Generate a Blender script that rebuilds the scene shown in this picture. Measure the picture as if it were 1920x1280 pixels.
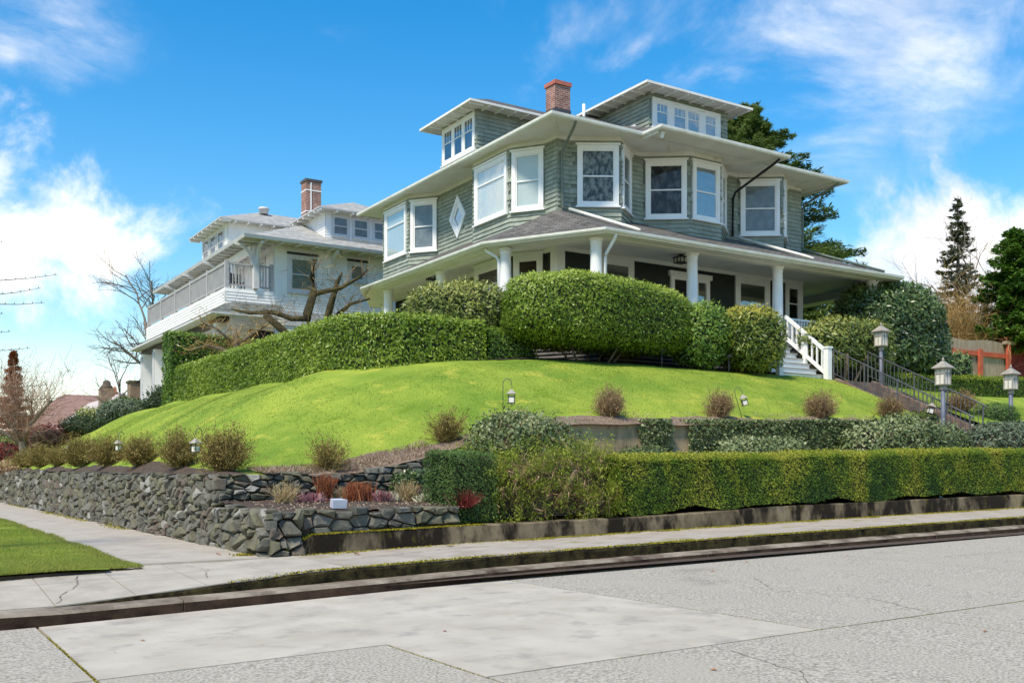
import bpy, math, random
import numpy as np
from mathutils import Vector, Matrix
R = math.radians
for o in list(bpy.data.objects): bpy.data.objects.remove(o)
scene = bpy.context.scene
COL = scene.collection
rng = np.random.default_rng(7)
random.seed(7)

# ------------------------------------------------------------------ camera
# world axes: +X runs along the street (uphill), +Y runs back from the street, camera stands on the road
cam = bpy.data.cameras.new('camera'); camo = bpy.data.objects.new('camera', cam); COL.objects.link(camo)
camo.location = (0, 0, 1.6); camo.rotation_euler = (R(90), 0, -R(32.57))
cam.sensor_width = 36; cam.lens = 35.2; cam.shift_y = 0.126; cam.clip_end = 4000; cam.clip_start = 0.1
scene.camera = camo

# ------------------------------------------------------------------ sky and sun
SUN_EL, SUN_AZ = 54.0, 244.0      # azimuth measured clockwise from +Y: light from the left of the view, a little behind
world = bpy.data.worlds.new('World'); scene.world = world; world.use_nodes = True
wn, wl = world.node_tree.nodes, world.node_tree.links
wn.clear()
def wnode(t, **k):
    n = wn.new(t)
    for a, b in k.items(): setattr(n, a, b)
    return n
def wmath(op, a, b=None, clamp=False):
    n = wn.new('ShaderNodeMath'); n.operation = op; n.use_clamp = clamp
    for i, v in enumerate((a, b)):
        if v is None: continue
        if isinstance(v, (int, float)): n.inputs[i].default_value = v
        else: wl.new(v, n.inputs[i])
    return n.outputs[0]
sky = wnode('ShaderNodeTexSky', sky_type='NISHITA', sun_disc=False)
sky.sun_elevation = R(SUN_EL); sky.sun_rotation = R(SUN_AZ); sky.air_density = 1.25; sky.dust_density = 0.3; sky.ozone_density = 3.0
hsv = wnode('ShaderNodeHueSaturation'); hsv.inputs['Saturation'].default_value = 1.5; hsv.inputs['Value'].default_value = .98
wl.new(sky.outputs[0], hsv.inputs['Color'])
tc = wnode('ShaderNodeTexCoord')
sep = wnode('ShaderNodeSeparateXYZ'); wl.new(tc.outputs['Generated'], sep.inputs[0])
zz = wmath('MAXIMUM', sep.outputs[2], 0.0); den = wmath('ADD', zz, 0.16)
cx_, cy_ = wmath('DIVIDE', sep.outputs[0], den), wmath('DIVIDE', sep.outputs[1], den)
comb = wnode('ShaderNodeCombineXYZ'); wl.new(cx_, comb.inputs[0]); wl.new(cy_, comb.inputs[1])
def wnoise(vec, scale, detail, rough, off=0.0, dist=0.0):
    m = wn.new('ShaderNodeMapping'); m.inputs['Location'].default_value = (off, off * .7, off * 1.3); wl.new(vec, m.inputs[0])
    n = wn.new('ShaderNodeTexNoise'); n.inputs['Scale'].default_value = scale; n.inputs['Detail'].default_value = detail
    n.inputs['Roughness'].default_value = rough; n.inputs['Distortion'].default_value = dist
    wl.new(m.outputs[0], n.inputs['Vector']); return n.outputs[0]
def cdir(px, py):                 # direction of a cloud bank
    a = math.atan2(px - 960, 1878); f = R(32.57)
    h = math.hypot(px - 960, 1878); return Vector((math.sin(f + a) * h, math.cos(f + a) * h, 882 - py)).normalized()
fine = wnoise(tc.outputs['Generated'], 9.0, 9, 0.62, 3.1, 0.3)
big = wnoise(tc.outputs['Generated'], 3.2, 6, 0.55, 1.7)
wisp = wnoise(comb.outputs[0], 1.5, 8, 0.6, 5.2, 0.6)
def bank(px, py, rad, soft, amp, flat=1.0):
    d = cdir(px, py)
    s = wn.new('ShaderNodeVectorMath'); s.operation = 'SUBTRACT'; wl.new(tc.outputs['Generated'], s.inputs[0]); s.inputs[1].default_value = d
    m = wn.new('ShaderNodeVectorMath'); m.operation = 'MULTIPLY'; wl.new(s.outputs[0], m.inputs[0]); m.inputs[1].default_value = (1, 1, flat)
    l = wn.new('ShaderNodeVectorMath'); l.operation = 'LENGTH'; wl.new(m.outputs[0], l.inputs[0])
    v = wmath('SUBTRACT', rad, l.outputs['Value']); v = wmath('DIVIDE', v, soft)
    n = wmath('MULTIPLY', wmath('SUBTRACT', fine, 0.5), amp)
    return wmath('ADD', v, n)
def smooth(v, lo, hi):
    n = wn.new('ShaderNodeMapRange'); n.interpolation_type = 'SMOOTHSTEP'; wl.new(v, n.inputs[0])
    n.inputs[1].default_value = lo; n.inputs[2].default_value = hi; return n.outputs[0]
banks = [(-80, 500, .15, .13, 5.0, 1.5), (60, 440, .07, .07, 5.0, 1.2), (170, 480, .06, .06, 5.0, 1.8), (-40, 330, .055, .06, 5.0, 1.0), (40, 590, .06, .06, 5.0, 1.4),
         (1850, 480, .12, .12, 5.0, 1.7), (1740, 480, .05, .05, 4.5, 1.2), (1960, 430, .085, .10, 4.0, 1.9), (2250, 480, .18, .13, 5.0, 1.6), (-500, 480, .2, .13, 5.0, 1.8)]
acc = None
for b in banks:
    v = smooth(bank(*b), -.35, 1.15); acc = v if acc is None else wmath('MAXIMUM', acc, v)
wmask = None
for (px, py, rad) in ((1560, 90, .22), (1140, 150, .09), (1480, 190, .09), (90, 0, .10), (680, 15, .05), (0, 85, .03), (1350, 130, .034), (1180, 130, .07), (1100, 165, .05), (690, 10, .05), (1030, 60, .06)):
    v = smooth(bank(px, py, rad, rad * .8, 2.6, 1.7), -.25, 1.0); wmask = v if wmask is None else wmath('MAXIMUM', wmask, v)
wispv = wmath('MULTIPLY', smooth(wisp, .40, .72), wmath('MAXIMUM', wmask, wmath('MULTIPLY', smooth(big, .55, .75), .25)))
wispv = wmath('MULTIPLY', wispv, .85)
# low cumulus added outside the view to whiten the ambient light, broken by noise
ring = wmath('MULTIPLY', smooth(sep.outputs[2], .03, .10), smooth(sep.outputs[2], .46, .20)); ringn = wnoise(tc.outputs['Generated'], 2.1, 8, .58, 12.4, .2)
gap_ = wmath('ABSOLUTE', wmath('ADD', wmath('MULTIPLY', sep.outputs[0], .835), wmath('MULTIPLY', sep.outputs[1], -.55)))
ringv = wmath('MULTIPLY', ring, smooth(ringn, .50, .60))
fwd = wmath('ADD', wmath('MULTIPLY', sep.outputs[0], .538), wmath('MULTIPLY', sep.outputs[1], .843))
ringv = wmath('MULTIPLY', ringv, smooth(fwd, .86, .70)); acc = wmath('MAXIMUM', acc, ringv)
cloud = wmath('MAXIMUM', acc, wispv, True)
haze_h = smooth(sep.outputs[2], .15, -.02)
cloud = wmath('MAXIMUM', cloud, wmath('MULTIPLY', haze_h, .85), True)
ccol = wn.new('ShaderNodeMixRGB'); ccol.inputs[1].default_value = (4.9, 5.1, 5.6, 1); ccol.inputs[2].default_value = (7.2, 7.1, 6.95, 1)
wl.new(smooth(wnoise(tc.outputs['Generated'], 6.0, 5, .5, 9.0), .35, .62), ccol.inputs[0])
mix = wn.new('ShaderNodeMixRGB'); wl.new(cloud, mix.inputs[0]); wl.new(hsv.outputs[0], mix.inputs[1]); wl.new(ccol.outputs[0], mix.inputs[2])
bg = wn.new('ShaderNodeBackground'); bg.inputs[1].default_value = 0.132; wl.new(mix.outputs[0], bg.inputs[0])
wo = wn.new('ShaderNodeOutputWorld'); wl.new(bg.outputs[0], wo.inputs[0])

sl = bpy.data.lights.new('sun', 'SUN'); sl.energy = 3.05; sl.angle = R(10); sl.color = (1.0, 0.935, 0.83)
so = bpy.data.objects.new('sun', sl); COL.objects.link(so)
sd = Vector((math.sin(R(SUN_AZ)) * math.cos(R(SUN_EL)), math.cos(R(SUN_AZ)) * math.cos(R(SUN_EL)), math.sin(R(SUN_EL))))
so.rotation_euler = sd.to_track_quat('Z', 'Y').to_euler(); so.location = (0, 0, 40)
scene.view_settings.view_transform = 'Standard'; scene.view_settings.look = 'None'; scene.view_settings.gamma = 1
scene.view_settings.exposure = 0.70
scene.view_settings.use_curve_mapping = False
scene.view_settings.use_white_balance = True; scene.view_settings.white_balance_temperature = 7000; scene.view_settings.white_balance_tint = 10
scene.render.engine = 'CYCLES'

# ------------------------------------------------------------------ materials
MATS = {}
def nt(m): m.use_nodes = True; return m.node_tree.nodes, m.node_tree.links
def mat(name, col, rough=.6, col2=None, scale=4.0, bump=0.0, bscale=None, spec=.4, contrast=(.35, .65), detail=6, stretch=(1, 1, 1), metal=0.0, spots=None, coord='Object'):
    """Principled surface whose colour wanders between col and col2, with a fine bump"""
    if name in MATS: return MATS[name]
    m = bpy.data.materials.new(name); n, l = nt(m); b = n['Principled BSDF']
    b.inputs['Roughness'].default_value = rough; b.inputs['Specular IOR Level'].default_value = spec; b.inputs['Metallic'].default_value = metal
    tcn = n.new('ShaderNodeTexCoord'); mp = n.new('ShaderNodeMapping'); mp.inputs['Scale'].default_value = stretch
    if coord == 'World':
        g = n.new('ShaderNodeNewGeometry'); l.new(g.outputs['Position'], mp.inputs[0])
    else: l.new(tcn.outputs['Object'], mp.inputs[0])
    c4 = lambda c: (c[0], c[1], c[2], 1)
    if col2 is not None:
        no = n.new('ShaderNodeTexNoise'); no.inputs['Scale'].default_value = scale; no.inputs['Detail'].default_value = detail; no.inputs['Roughness'].default_value = .62
        l.new(mp.outputs[0], no.inputs['Vector'])
        rp = n.new('ShaderNodeValToRGB'); rp.color_ramp.elements[0].position = contrast[0]; rp.color_ramp.elements[1].position = contrast[1]
        rp.color_ramp.elements[0].color = c4(col); rp.color_ramp.elements[1].color = c4(col2)
        l.new(no.outputs[0], rp.inputs[0]); out = rp.outputs[0]
        for sp in (spots or []):
            s2 = n.new('ShaderNodeTexNoise'); s2.inputs['Scale'].default_value = sp[1]; s2.inputs['Detail'].default_value = 7; s2.inputs['Roughness'].default_value = .65
            mo = n.new('ShaderNodeMapping'); mo.inputs['Location'].default_value = (sp[4] if len(sp) > 4 else 3.3, 1.1, 7.7); l.new(mp.outputs[0], mo.inputs[0]); l.new(mo.outputs[0], s2.inputs['Vector'])
            r2 = n.new('ShaderNodeValToRGB'); r2.color_ramp.elements[0].position = sp[2]; r2.color_ramp.elements[1].position = sp[3]
            l.new(s2.outputs[0], r2.inputs[0])
            mx = n.new('ShaderNodeMixRGB'); l.new(r2.outputs[0], mx.inputs[0]); l.new(out, mx.inputs[1]); mx.inputs[2].default_value = c4(sp[0]); out = mx.outputs[0]
        l.new(out, b.inputs['Base Color'])
    else: b.inputs['Base Color'].default_value = c4(col)
    if bump:
        nb = n.new('ShaderNodeTexNoise'); nb.inputs['Scale'].default_value = bscale or scale * 5; nb.inputs['Detail'].default_value = 8; nb.inputs['Roughness'].default_value = .65
        l.new(mp.outputs[0], nb.inputs['Vector'])
        bp = n.new('ShaderNodeBump'); bp.inputs['Strength'].default_value = bump; bp.inputs['Distance'].default_value = .02
        l.new(nb.outputs[0], bp.inputs['Height']); l.new(bp.outputs[0], b.inputs['Normal'])
    MATS[name] = m; return m
def leafmat(name, cols, rough=.5, trans=.25, spec=.35):
    """foliage: colour picked per leaf from the 'tint' attribute"""
    if name in MATS: return MATS[name]
    m = bpy.data.materials.new(name); n, l = nt(m); b = n['Principled BSDF']
    at = n.new('ShaderNodeAttribute'); at.attribute_name = 'tint'
    rp = n.new('ShaderNodeValToRGB'); cr = rp.color_ramp
    while len(cr.elements) < len(cols): cr.elements.new(.5)
    for i, c in enumerate(cols):
        cr.elements[i].position = i / (len(cols) - 1); cr.elements[i].color = (c[0], c[1], c[2], 1)
    l.new(at.outputs['Fac'], rp.inputs[0]); l.new(rp.outputs[0], b.inputs['Base Color'])
    b.inputs['Roughness'].default_value = rough; b.inputs['Specular IOR Level'].default_value = spec
    tr = n.new('ShaderNodeBsdfTranslucent'); l.new(rp.outputs[0], tr.inputs[0])
    mx = n.new('ShaderNodeMixShader'); mx.inputs[0].default_value = trans
    l.new(b.outputs[0], mx.inputs[1]); l.new(tr.outputs[0], mx.inputs[2]); l.new(mx.outputs[0], n['Material Output'].inputs[0])
    MATS[name] = m; return m
def glassmat(name):
    if name in MATS: return MATS[name]
    m = bpy.data.materials.new(name); n, l = nt(m); n.remove(n['Principled BSDF'])
    t = n.new('ShaderNodeBsdfTransparent'); t.inputs[0].default_value = (.86, .9, .9, 1)
    g = n.new('ShaderNodeBsdfGlossy'); g.inputs['Roughness'].default_value = .03; g.inputs[0].default_value = (1, 1, 1, 1)
    no = n.new('ShaderNodeTexNoise'); no.inputs['Scale'].default_value = 2.5; tcn = n.new('ShaderNodeTexCoord'); l.new(tcn.outputs['Object'], no.inputs['Vector'])
    bp = n.new('ShaderNodeBump'); bp.inputs['Strength'].default_value = .06; bp.inputs['Distance'].default_value = .05; l.new(no.outputs[0], bp.inputs['Height']); l.new(bp.outputs[0], g.inputs['Normal'])
    f = n.new('ShaderNodeFresnel'); f.inputs[0].default_value = 1.6
    ad = n.new('ShaderNodeMath'); ad.operation = 'MULTIPLY_ADD'; l.new(f.outputs[0], ad.inputs[0]); ad.inputs[1].default_value = .27; ad.inputs[2].default_value = .0
    mx = n.new('ShaderNodeMixShader'); l.new(ad.outputs[0], mx.inputs[0]); l.new(t.outputs[0], mx.inputs[1]); l.new(g.outputs[0], mx.inputs[2]); l.new(mx.outputs[0], n['Material Output'].inputs[0])
    MATS[name] = m; return m
def brickmat(name, c1, c2, mortar, scale, bw, rh, off=.5, bump=.4, mort=.02, rough=.85, axis='auto'):
    """small shingles or bricks, too fine to be built one by one"""
    if name in MATS: return MATS[name]
    m = bpy.data.materials.new(name); n, l = nt(m); b = n['Principled BSDF']; b.inputs['Roughness'].default_value = rough
    b.inputs['Specular IOR Level'].default_value = .2
    uv = n.new('ShaderNodeUVMap'); br = n.new('ShaderNodeTexBrick'); l.new(uv.outputs[0], br.inputs['Vector'])
    br.inputs['Scale'].default_value = scale; br.inputs['Brick Width'].default_value = bw; br.inputs['Row Height'].default_value = rh; br.offset = off
    br.inputs['Mortar Size'].default_value = mort; br.inputs['Color1'].default_value = (*c1, 1); br.inputs['Color2'].default_value = (*c2, 1); br.inputs['Mortar'].default_value = (*mortar, 1)
    br.inputs['Bias'].default_value = 0
    no = n.new('ShaderNodeTexNoise'); no.inputs['Scale'].default_value = 3.0; no.inputs['Detail'].default_value = 8; l.new(uv.outputs[0], no.inputs['Vector'])
    mx = n.new('ShaderNodeMixRGB'); mx.blend_type = 'MULTIPLY'; mx.inputs[0].default_value = .7; l.new(br.outputs[0], mx.inputs[1])
    rp = n.new('ShaderNodeValToRGB'); rp.color_ramp.elements[0].position = .3; rp.color_ramp.elements[0].color = (.5, .5, .5, 1); rp.color_ramp.elements[1].position = .7; rp.color_ramp.elements[1].color = (1.3, 1.3, 1.25, 1)
    l.new(no.outputs[0], rp.inputs[0]); l.new(rp.outputs[0], mx.inputs[2]); l.new(mx.outputs[0], b.inputs['Base Color'])
    bp = n.new('ShaderNodeBump'); bp.inputs['Strength'].default_value = bump; bp.inputs['Distance'].default_value = .02; bp.invert = True
    l.new(br.outputs['Fac'], bp.inputs['Height']); l.new(bp.outputs[0], b.inputs['Normal'])
    MATS[name] = m; return m

# ------------------------------------------------------------------ mesh helpers
ORG = {}
def link(o, parent, base=None):
    COL.objects.link(o)
    if parent is not None: o.parent = parent; ORG[o] = ORG[parent]
    else: ORG[o] = base
def mk(name, V, F, m=None, parent=None, smooth=False, uv=False, kind=None):
    V = np.asarray(V, float)
    base = ORG[parent] if parent is not None else np.array([(V[:, 0].min() + V[:, 0].max()) / 2, (V[:, 1].min() + V[:, 1].max()) / 2, V[:, 2].min()])
    me = bpy.data.meshes.new(name); me.from_pydata((V - base).tolist(), [], F if isinstance(F, list) else F.tolist())
    if m: me.materials.append(m)
    if uv:
        L = me.uv_layers.new(name='UVMap'); Vw = V
        for p in me.polygons:
            nv = p.normal
            if abs(nv.z) > .93: ax, ay = Vector((1, 0, 0)), Vector((0, 1, 0))
            else:
                ax = Vector((nv.y, -nv.x, 0)).normalized() * -1; ay = nv.cross(ax)
                if ay.z < 0: ay = -ay
            for li in p.loop_indices:
                w = Vector(Vw[me.loops[li].vertex_index]); L.data[li].uv = (w.dot(ax), w.dot(ay))
    if smooth: me.shade_smooth()
    o = bpy.data.objects.new(name, me); link(o, parent, base)
    if parent is None: o.location = base
    if kind: o['kind'] = kind
    return o
def tag(o, label=None, cat=None, group=None, kind=None):
    if label: o['label'] = label
    if cat: o['category'] = cat
    if group: o['group'] = group
    if kind: o['kind'] = kind
    return o
def thing(name, label, cat, loc, group=None):
    o = bpy.data.objects.new(name, None); o.location = loc; o.empty_display_size = .2
    COL.objects.link(o); ORG[o] = np.array(loc, float); return tag(o, label, cat, group)
def copy_tree(o, parent=None):
    c = o.copy(); COL.objects.link(c); c.parent = parent
    for ch in o.children: copy_tree(ch, c)
    return c
class MB:
    """collects boxes, beams, tubes into one mesh"""
    def __init__(s): s.V = []; s.F = []; s.n = 0
    def add(s, V, F):
        s.V.extend([tuple(v) for v in V]); s.F.extend([tuple(i + s.n for i in f) for f in F]); s.n += len(V); return s
    def box(s, x0, x1, y0, y1, z0, z1):
        V = [(x, y, z) for z in (z0, z1) for (x, y) in ((x0, y0), (x1, y0), (x1, y1), (x0, y1))]
        return s.add(V, [(3, 2, 1, 0), (4, 5, 6, 7), (0, 1, 5, 4), (1, 2, 6, 5), (2, 3, 7, 6), (3, 0, 4, 7)])
    def beam(s, a, b, w, h, up=(0, 0, 1)):
        """box from a to b, w across, h along 'up', centred on the line"""
        a, b = Vector(a), Vector(b); d = (b - a).normalized(); u = Vector(up); sd_ = d.cross(u)
        if sd_.length < 1e-4: sd_ = d.cross(Vector((1, 0, 0)))
        sd_.normalize(); u = sd_.cross(d).normalized()
        V = []
        for p in (a, b):
            for (i, j) in ((-1, -1), (1, -1), (1, 1), (-1, 1)): V.append(p + sd_ * (w / 2 * i) + u * (h / 2 * j))
        return s.add(V, [(0, 1, 2, 3), (7, 6, 5, 4), (0, 4, 5, 1), (1, 5, 6, 2), (2, 6, 7, 3), (3, 7, 4, 0)])
    def obox(s, o, u, n, u0, u1, n0, n1, z0, z1):
        """box in a wall's frame: o origin (x,y), u along the wall, n outwards"""
        V = []
        for z in (z0, z1):
            for (a, b) in ((u0, n0), (u1, n0), (u1, n1), (u0, n1)): V.append((o[0] + u[0] * a + n[0] * b, o[1] + u[1] * a + n[1] * b, z))
        return s.add(V, [(3, 2, 1, 0), (4, 5, 6, 7), (0, 1, 5, 4), (1, 2, 6, 5), (2, 3, 7, 6), (3, 0, 4, 7)])
    def tube(s, pts, rads, n=6, cap=True):
        pts = [Vector(p) for p in pts]
        if isinstance(rads, (int, float)): rads = [rads] * len(pts)
        V, F = [], []
        ref = Vector((0, 0, 1))
        for i, p in enumerate(pts):
            d = (pts[min(i + 1, len(pts) - 1)] - pts[max(i - 1, 0)]).normalized()
            sx = d.cross(ref)
            if sx.length < .05: sx = d.cross(Vector((1, 0, 0)))
            sx.normalize(); sy = sx.cross(d)
            for k in range(n):
                a = 2 * math.pi * k / n; V.append(p + (sx * math.cos(a) + sy * math.sin(a)) * rads[i])
        for i in range(len(pts) - 1):
            for k in range(n):
                k2 = (k + 1) % n; F.append((i * n + k, i * n + k2, (i + 1) * n + k2, (i + 1) * n + k))
        if cap: F.append(tuple(range(n - 1, -1, -1))); F.append(tuple((len(pts) - 1) * n + k for k in range(n)))
        return s.add(V, F)
    def lathe(s, c, prof, n=16, rot=0.0):
        V, F = [], []
        for (r, z) in prof:
            for k in range(n): a = 2 * math.pi * k / n + rot; V.append((c[0] + r * math.cos(a), c[1] + r * math.sin(a), c[2] + z))
        for i in range(len(prof) - 1):
            for k in range(n): k2 = (k + 1) % n; F.append((i * n + k, i * n + k2, (i + 1) * n + k2, (i + 1) * n + k))
        F.append(tuple(range(n - 1, -1, -1))); F.append(tuple((len(prof) - 1) * n + k for k in range(n)))
        return s.add(V, F)
    def prism(s, poly, z0, z1):
        """vertical prism on a plan polygon; z0, z1 numbers or per-vertex lists"""
        n = len(poly); zz0 = z0 if isinstance(z0, (list, tuple)) else [z0] * n; zz1 = z1 if isinstance(z1, (list, tuple)) else [z1] * n
        V = [(p[0], p[1], zz0[i]) for i, p in enumerate(poly)] + [(p[0], p[1], zz1[i]) for i, p in enumerate(poly)]
        F = [tuple(range(n - 1, -1, -1)), tuple(range(n, 2 * n))] + [(i, (i + 1) % n, n + (i + 1) % n, n + i) for i in range(n)]
        return s.add(V, F)
    def build(s, name, m, parent=None, smooth=False, uv=False, kind=None): return mk(name, s.V, s.F, m, parent, smooth, uv, kind)

def hash3(i, j, k, seed):
    h = (i * 374761393 + j * 668265263 + k * 2147483647 + seed * 1442695041) & 0xffffffff
    h = ((h ^ (h >> 13)) * 1274126177) & 0xffffffff
    return ((h ^ (h >> 16)) & 0xffff) / 65535.0
def vnoise(P, scale, seed=0):
    P = np.asarray(P, float) * scale; I = np.floor(P).astype(np.int64); f = P - I; f = f * f * (3 - 2 * f); out = 0
    for a in (0, 1):
        for b in (0, 1):
            for c in (0, 1):
                w = (f[:, 0] if a else 1 - f[:, 0]) * (f[:, 1] if b else 1 - f[:, 1]) * (f[:, 2] if c else 1 - f[:, 2])
                out = out + w * hash3(I[:, 0] + a, I[:, 1] + b, I[:, 2] + c, seed)
    return out
def unit(a): return a / np.maximum(np.linalg.norm(a, axis=1, keepdims=True), 1e-9)

def fastmesh(name, V, F, m, parent=None, tint=None, smooth=False, kind=None):
    """large meshes straight from arrays; F is (n,3) or (n,4)"""
    base = ORG[parent] if parent is not None else np.array([V[:, 0].mean(), V[:, 1].mean(), V[:, 2].min()])
    me = bpy.data.meshes.new(name); k = F.shape[1]
    me.vertices.add(len(V)); me.vertices.foreach_set('co', (V - base).astype(np.float32).ravel())
    me.loops.add(F.size); me.loops.foreach_set('vertex_index', F.astype(np.int32).ravel())
    me.polygons.add(len(F)); me.polygons.foreach_set('loop_start', np.arange(0, F.size, k, dtype=np.int32)); me.polygons.foreach_set('loop_total', np.full(len(F), k, np.int32))
    me.materials.append(m)
    if tint is not None:
        at = me.attributes.new('tint', 'FLOAT', 'FACE'); at.data.foreach_set('value', tint.astype(np.float32))
    me.update(calc_edges=True); me.validate()
    if smooth: me.shade_smooth()
    o = bpy.data.objects.new(name, me); link(o, parent, base)
    if parent is None: o.location = base
    if kind: o['kind'] = kind
    return o
def leaves(name, P, N, L, W, m, parent=None, tint=None, out=.6, up=.25, kind='stuff', jit=.35):
    """a leaf is a folded diamond of two triangles"""
    n = len(P)
    rd = unit(rng.normal(size=(n, 3)))
    d = unit(N * out + rd * .75 + np.array([0, 0, up])); s = unit(np.cross(d, unit(N + rd * .5 + 1e-3))); f = np.cross(s, d)
    l = L * (1 + jit * rng.normal(size=(n, 1))).clip(.5, 1.7); w = W * (1 + jit * rng.normal(size=(n, 1))).clip(.5, 1.7)
    b = P - d * l * .5; t = P + d * l * .5; mid = P - d * l * .04 + f * w * .12
    V = np.stack([b, mid + s * w * .5, t, mid - s * w * .5], 1).reshape(-1, 3)
    i = np.arange(n) * 4; F = np.concatenate([np.stack([i, i + 1, i + 2], 1), np.stack([i, i + 2, i + 3], 1)])
    if tint is None: tint = rng.random(n)
    return fastmesh(name, V, F, m, parent, np.concatenate([tint, tint]), False, kind)
def fnormals(V, F):
    a, b, c = V[F[:, 0]], V[F[:, 1]], V[F[:, 2]]; return np.cross(b - a, c - a)
def sample(V, F, n):
    """random points and outward normals on a quad hull"""
    T = np.concatenate([F[:, [0, 1, 2]], F[:, [0, 2, 3]]]); nn = fnormals(V, T); ar = np.linalg.norm(nn, axis=1)
    k = rng.choice(len(T), n, p=ar / ar.sum()); a, b = rng.random((2, n, 1)); sw = (a + b) > 1; a = np.where(sw, 1 - a, a); b = np.where(sw, 1 - b, b)
    t = T[k]; P = V[t[:, 0]] * (1 - a - b) + V[t[:, 1]] * a + V[t[:, 2]] * b
    return P, unit(nn[k])
def area(V, F):
    T = np.concatenate([F[:, [0, 1, 2]], F[:, [0, 2, 3]]]); return np.linalg.norm(fnormals(V, T), axis=1).sum() / 2
def blob(c, r, e1=1.0, e2=1.0, amp=.06, ns=1.2, seed=1, nu=44, nv=24, zlo=-.95):
    """lumpy superellipsoid hull; zlo cuts the bottom"""
    ph = np.linspace(math.asin(max(-1, zlo)), math.pi / 2 - .02, nv); th = np.linspace(0, 2 * math.pi, nu, endpoint=False)
    PH, TH = np.meshgrid(ph, th, indexing='ij'); sg = lambda v, e: np.sign(v) * np.abs(v) ** e
    X = sg(np.cos(PH), e1) * sg(np.cos(TH), e2); Y = sg(np.cos(PH), e1) * sg(np.sin(TH), e2); Z = sg(np.sin(PH), e1)
    D = np.stack([X, Y, Z], -1).reshape(-1, 3); nz = vnoise(D * np.array(r) + np.array(c), ns, seed) + .5 * vnoise(D * np.array(r) + np.array(c), ns * 2.3, seed + 5) - .75
    V = D * np.array(r) * (1 + amp * 2 * nz[:, None]) + np.array(c)
    F = []
    for i in range(nv - 1):
        for j in range(nu): j2 = (j + 1) % nu; F.append((i * nu + j, i * nu + j2, (i + 1) * nu + j2, (i + 1) * nu + j))
    # caps
    top = [(nv - 1) * nu + j for j in range(nu)]; bot = list(range(nu)); k = len(V); V = np.vstack([V, V[top].mean(0), V[bot].mean(0)])
    for j in range(nu):
        j2 = (j + 1) % nu; F.append((top[j], top[j2], k, k)); F.append((bot[j2], bot[j], k + 1, k + 1))
    return V, np.array(F)
def hedge_hull(path, width, rnd=.12, amp=.03, ns=1.5, seed=3, step=.25):
    """clipped hedge along path points (x, y, z0, z1): box section with rounded shoulders"""
    pts = [np.array(p, float) for p in path]; line = []
    for a, b in zip(pts[:-1], pts[1:]):
        k = max(1, int(np.linalg.norm((b - a)[:2]) / step)); line += [a + (b - a) * i / k for i in range(k)]
    line.append(pts[-1]); line = np.array(line); n = len(line)
    t = np.zeros((n, 2)); t[1:-1] = line[2:, :2] - line[:-2, :2]; t[0] = line[1, :2] - line[0, :2]; t[-1] = line[-1, :2] - line[-2, :2]
    t /= np.linalg.norm(t, axis=1, keepdims=True); s = np.stack([t[:, 1], -t[:, 0]], 1)   # right-hand side
    h = .5; sec = [(h, 0), (h, .2), (h, .4), (h, .6), (h, .8), (h, 1 - rnd), (h - rnd * .35, 1 - rnd * .25), (h - rnd * 1.2, 1), (0, 1.0), (-h + rnd * 1.2, 1), (-h + rnd * .35, 1 - rnd * .25), (-h, 1 - rnd), (-h, .8), (-h, .6), (-h, .4), (-h, .2), (-h, 0)]
    m = len(sec); V = []
    for i in range(n):
        for (a, b) in sec: V.append((line[i, 0] + s[i, 0] * a * width, line[i, 1] + s[i, 1] * a * width, line[i, 2] + (line[i, 3] - line[i, 2]) * b))
    V = np.array(V); ctr = np.repeat(np.c_[line[:, :2], (line[:, 2] + line[:, 3]) / 2], m, 0)
    V = V + unit(V - ctr) * ((vnoise(V, ns, seed) - .5) * 2 * amp + (vnoise(V, ns * 3, seed + 2) - .5) * amp)[:, None]
    F = []
    for i in range(n - 1):
        for j in range(m - 1): F.append((i * m + j, (i + 1) * m + j, (i + 1) * m + j + 1, i * m + j + 1))
    for e, i in ((0, 0), (1, n - 1)):
        for j in range(m // 2):
            a, b, c, d = i * m + j, i * m + j + 1, i * m + m - 2 - j, i * m + m - 1 - j
            F.append((a, b, c, d) if e == 0 else (d, c, b, a))
    return V, np.array(F)
def vert_normals(V, F):
    N = np.zeros_like(V); T = np.concatenate([F[:, [0, 1, 2]], F[:, [0, 2, 3]]]); nn = fnormals(V, T)
    for k in range(3): np.add.at(N, T[:, k], nn)
    return unit(N)
def shrub(name, label, cat, hull, dens, L, W, lm, core, group=None, tintf=None, depth=.10, out=.6, up=.25, stem=None, corein=.09, coverlook=None, fluff=0.0):
    """a clipped plant: leaves through the outer shell of the hull over a twiggy core"""
    V, F = hull; lo = V[:, 2].min(); base = (float(V[:, 0].mean()), float(V[:, 1].mean()), float(lo if stem is None else stem[0][2]))
    t = thing(name, label, cat, base, group); n = int(area(V, F) * dens)
    P, N = sample(V, F, n); P = P - N * (rng.random((n, 1)) ** 1.3 * depth * 1.35) + N * (rng.random((n, 1)) ** 5 * (fluff + depth * .55))
    tint = rng.random(n) if tintf is None else tintf(P, N)
    leaves('foliage', P, N, L, W, lm, t, tint.clip(0, 1), out * .45, up)
    Vc = V - vert_normals(V, F) * (corein * 1.5)
    Fc = [tuple(dict.fromkeys(f)) for f in F.tolist()]
    mk('branches', Vc, Fc, core, t, True)
    if stem:
        mb = MB()
        for (x, y, z), (x1, y1, z1), r in [(s_[0:3], s_[3:6], s_[6]) for s_ in [stem[0]] + list(stem[1:])]: mb.tube([(x, y, z), ((x + x1) / 2 + .03, (y + y1) / 2, (z + z1) / 2), (x1, y1, z1)], [r, r * .85, r * .6], 6)
        mb.build('stem', M['bark'], t, True)
    return t

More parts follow.
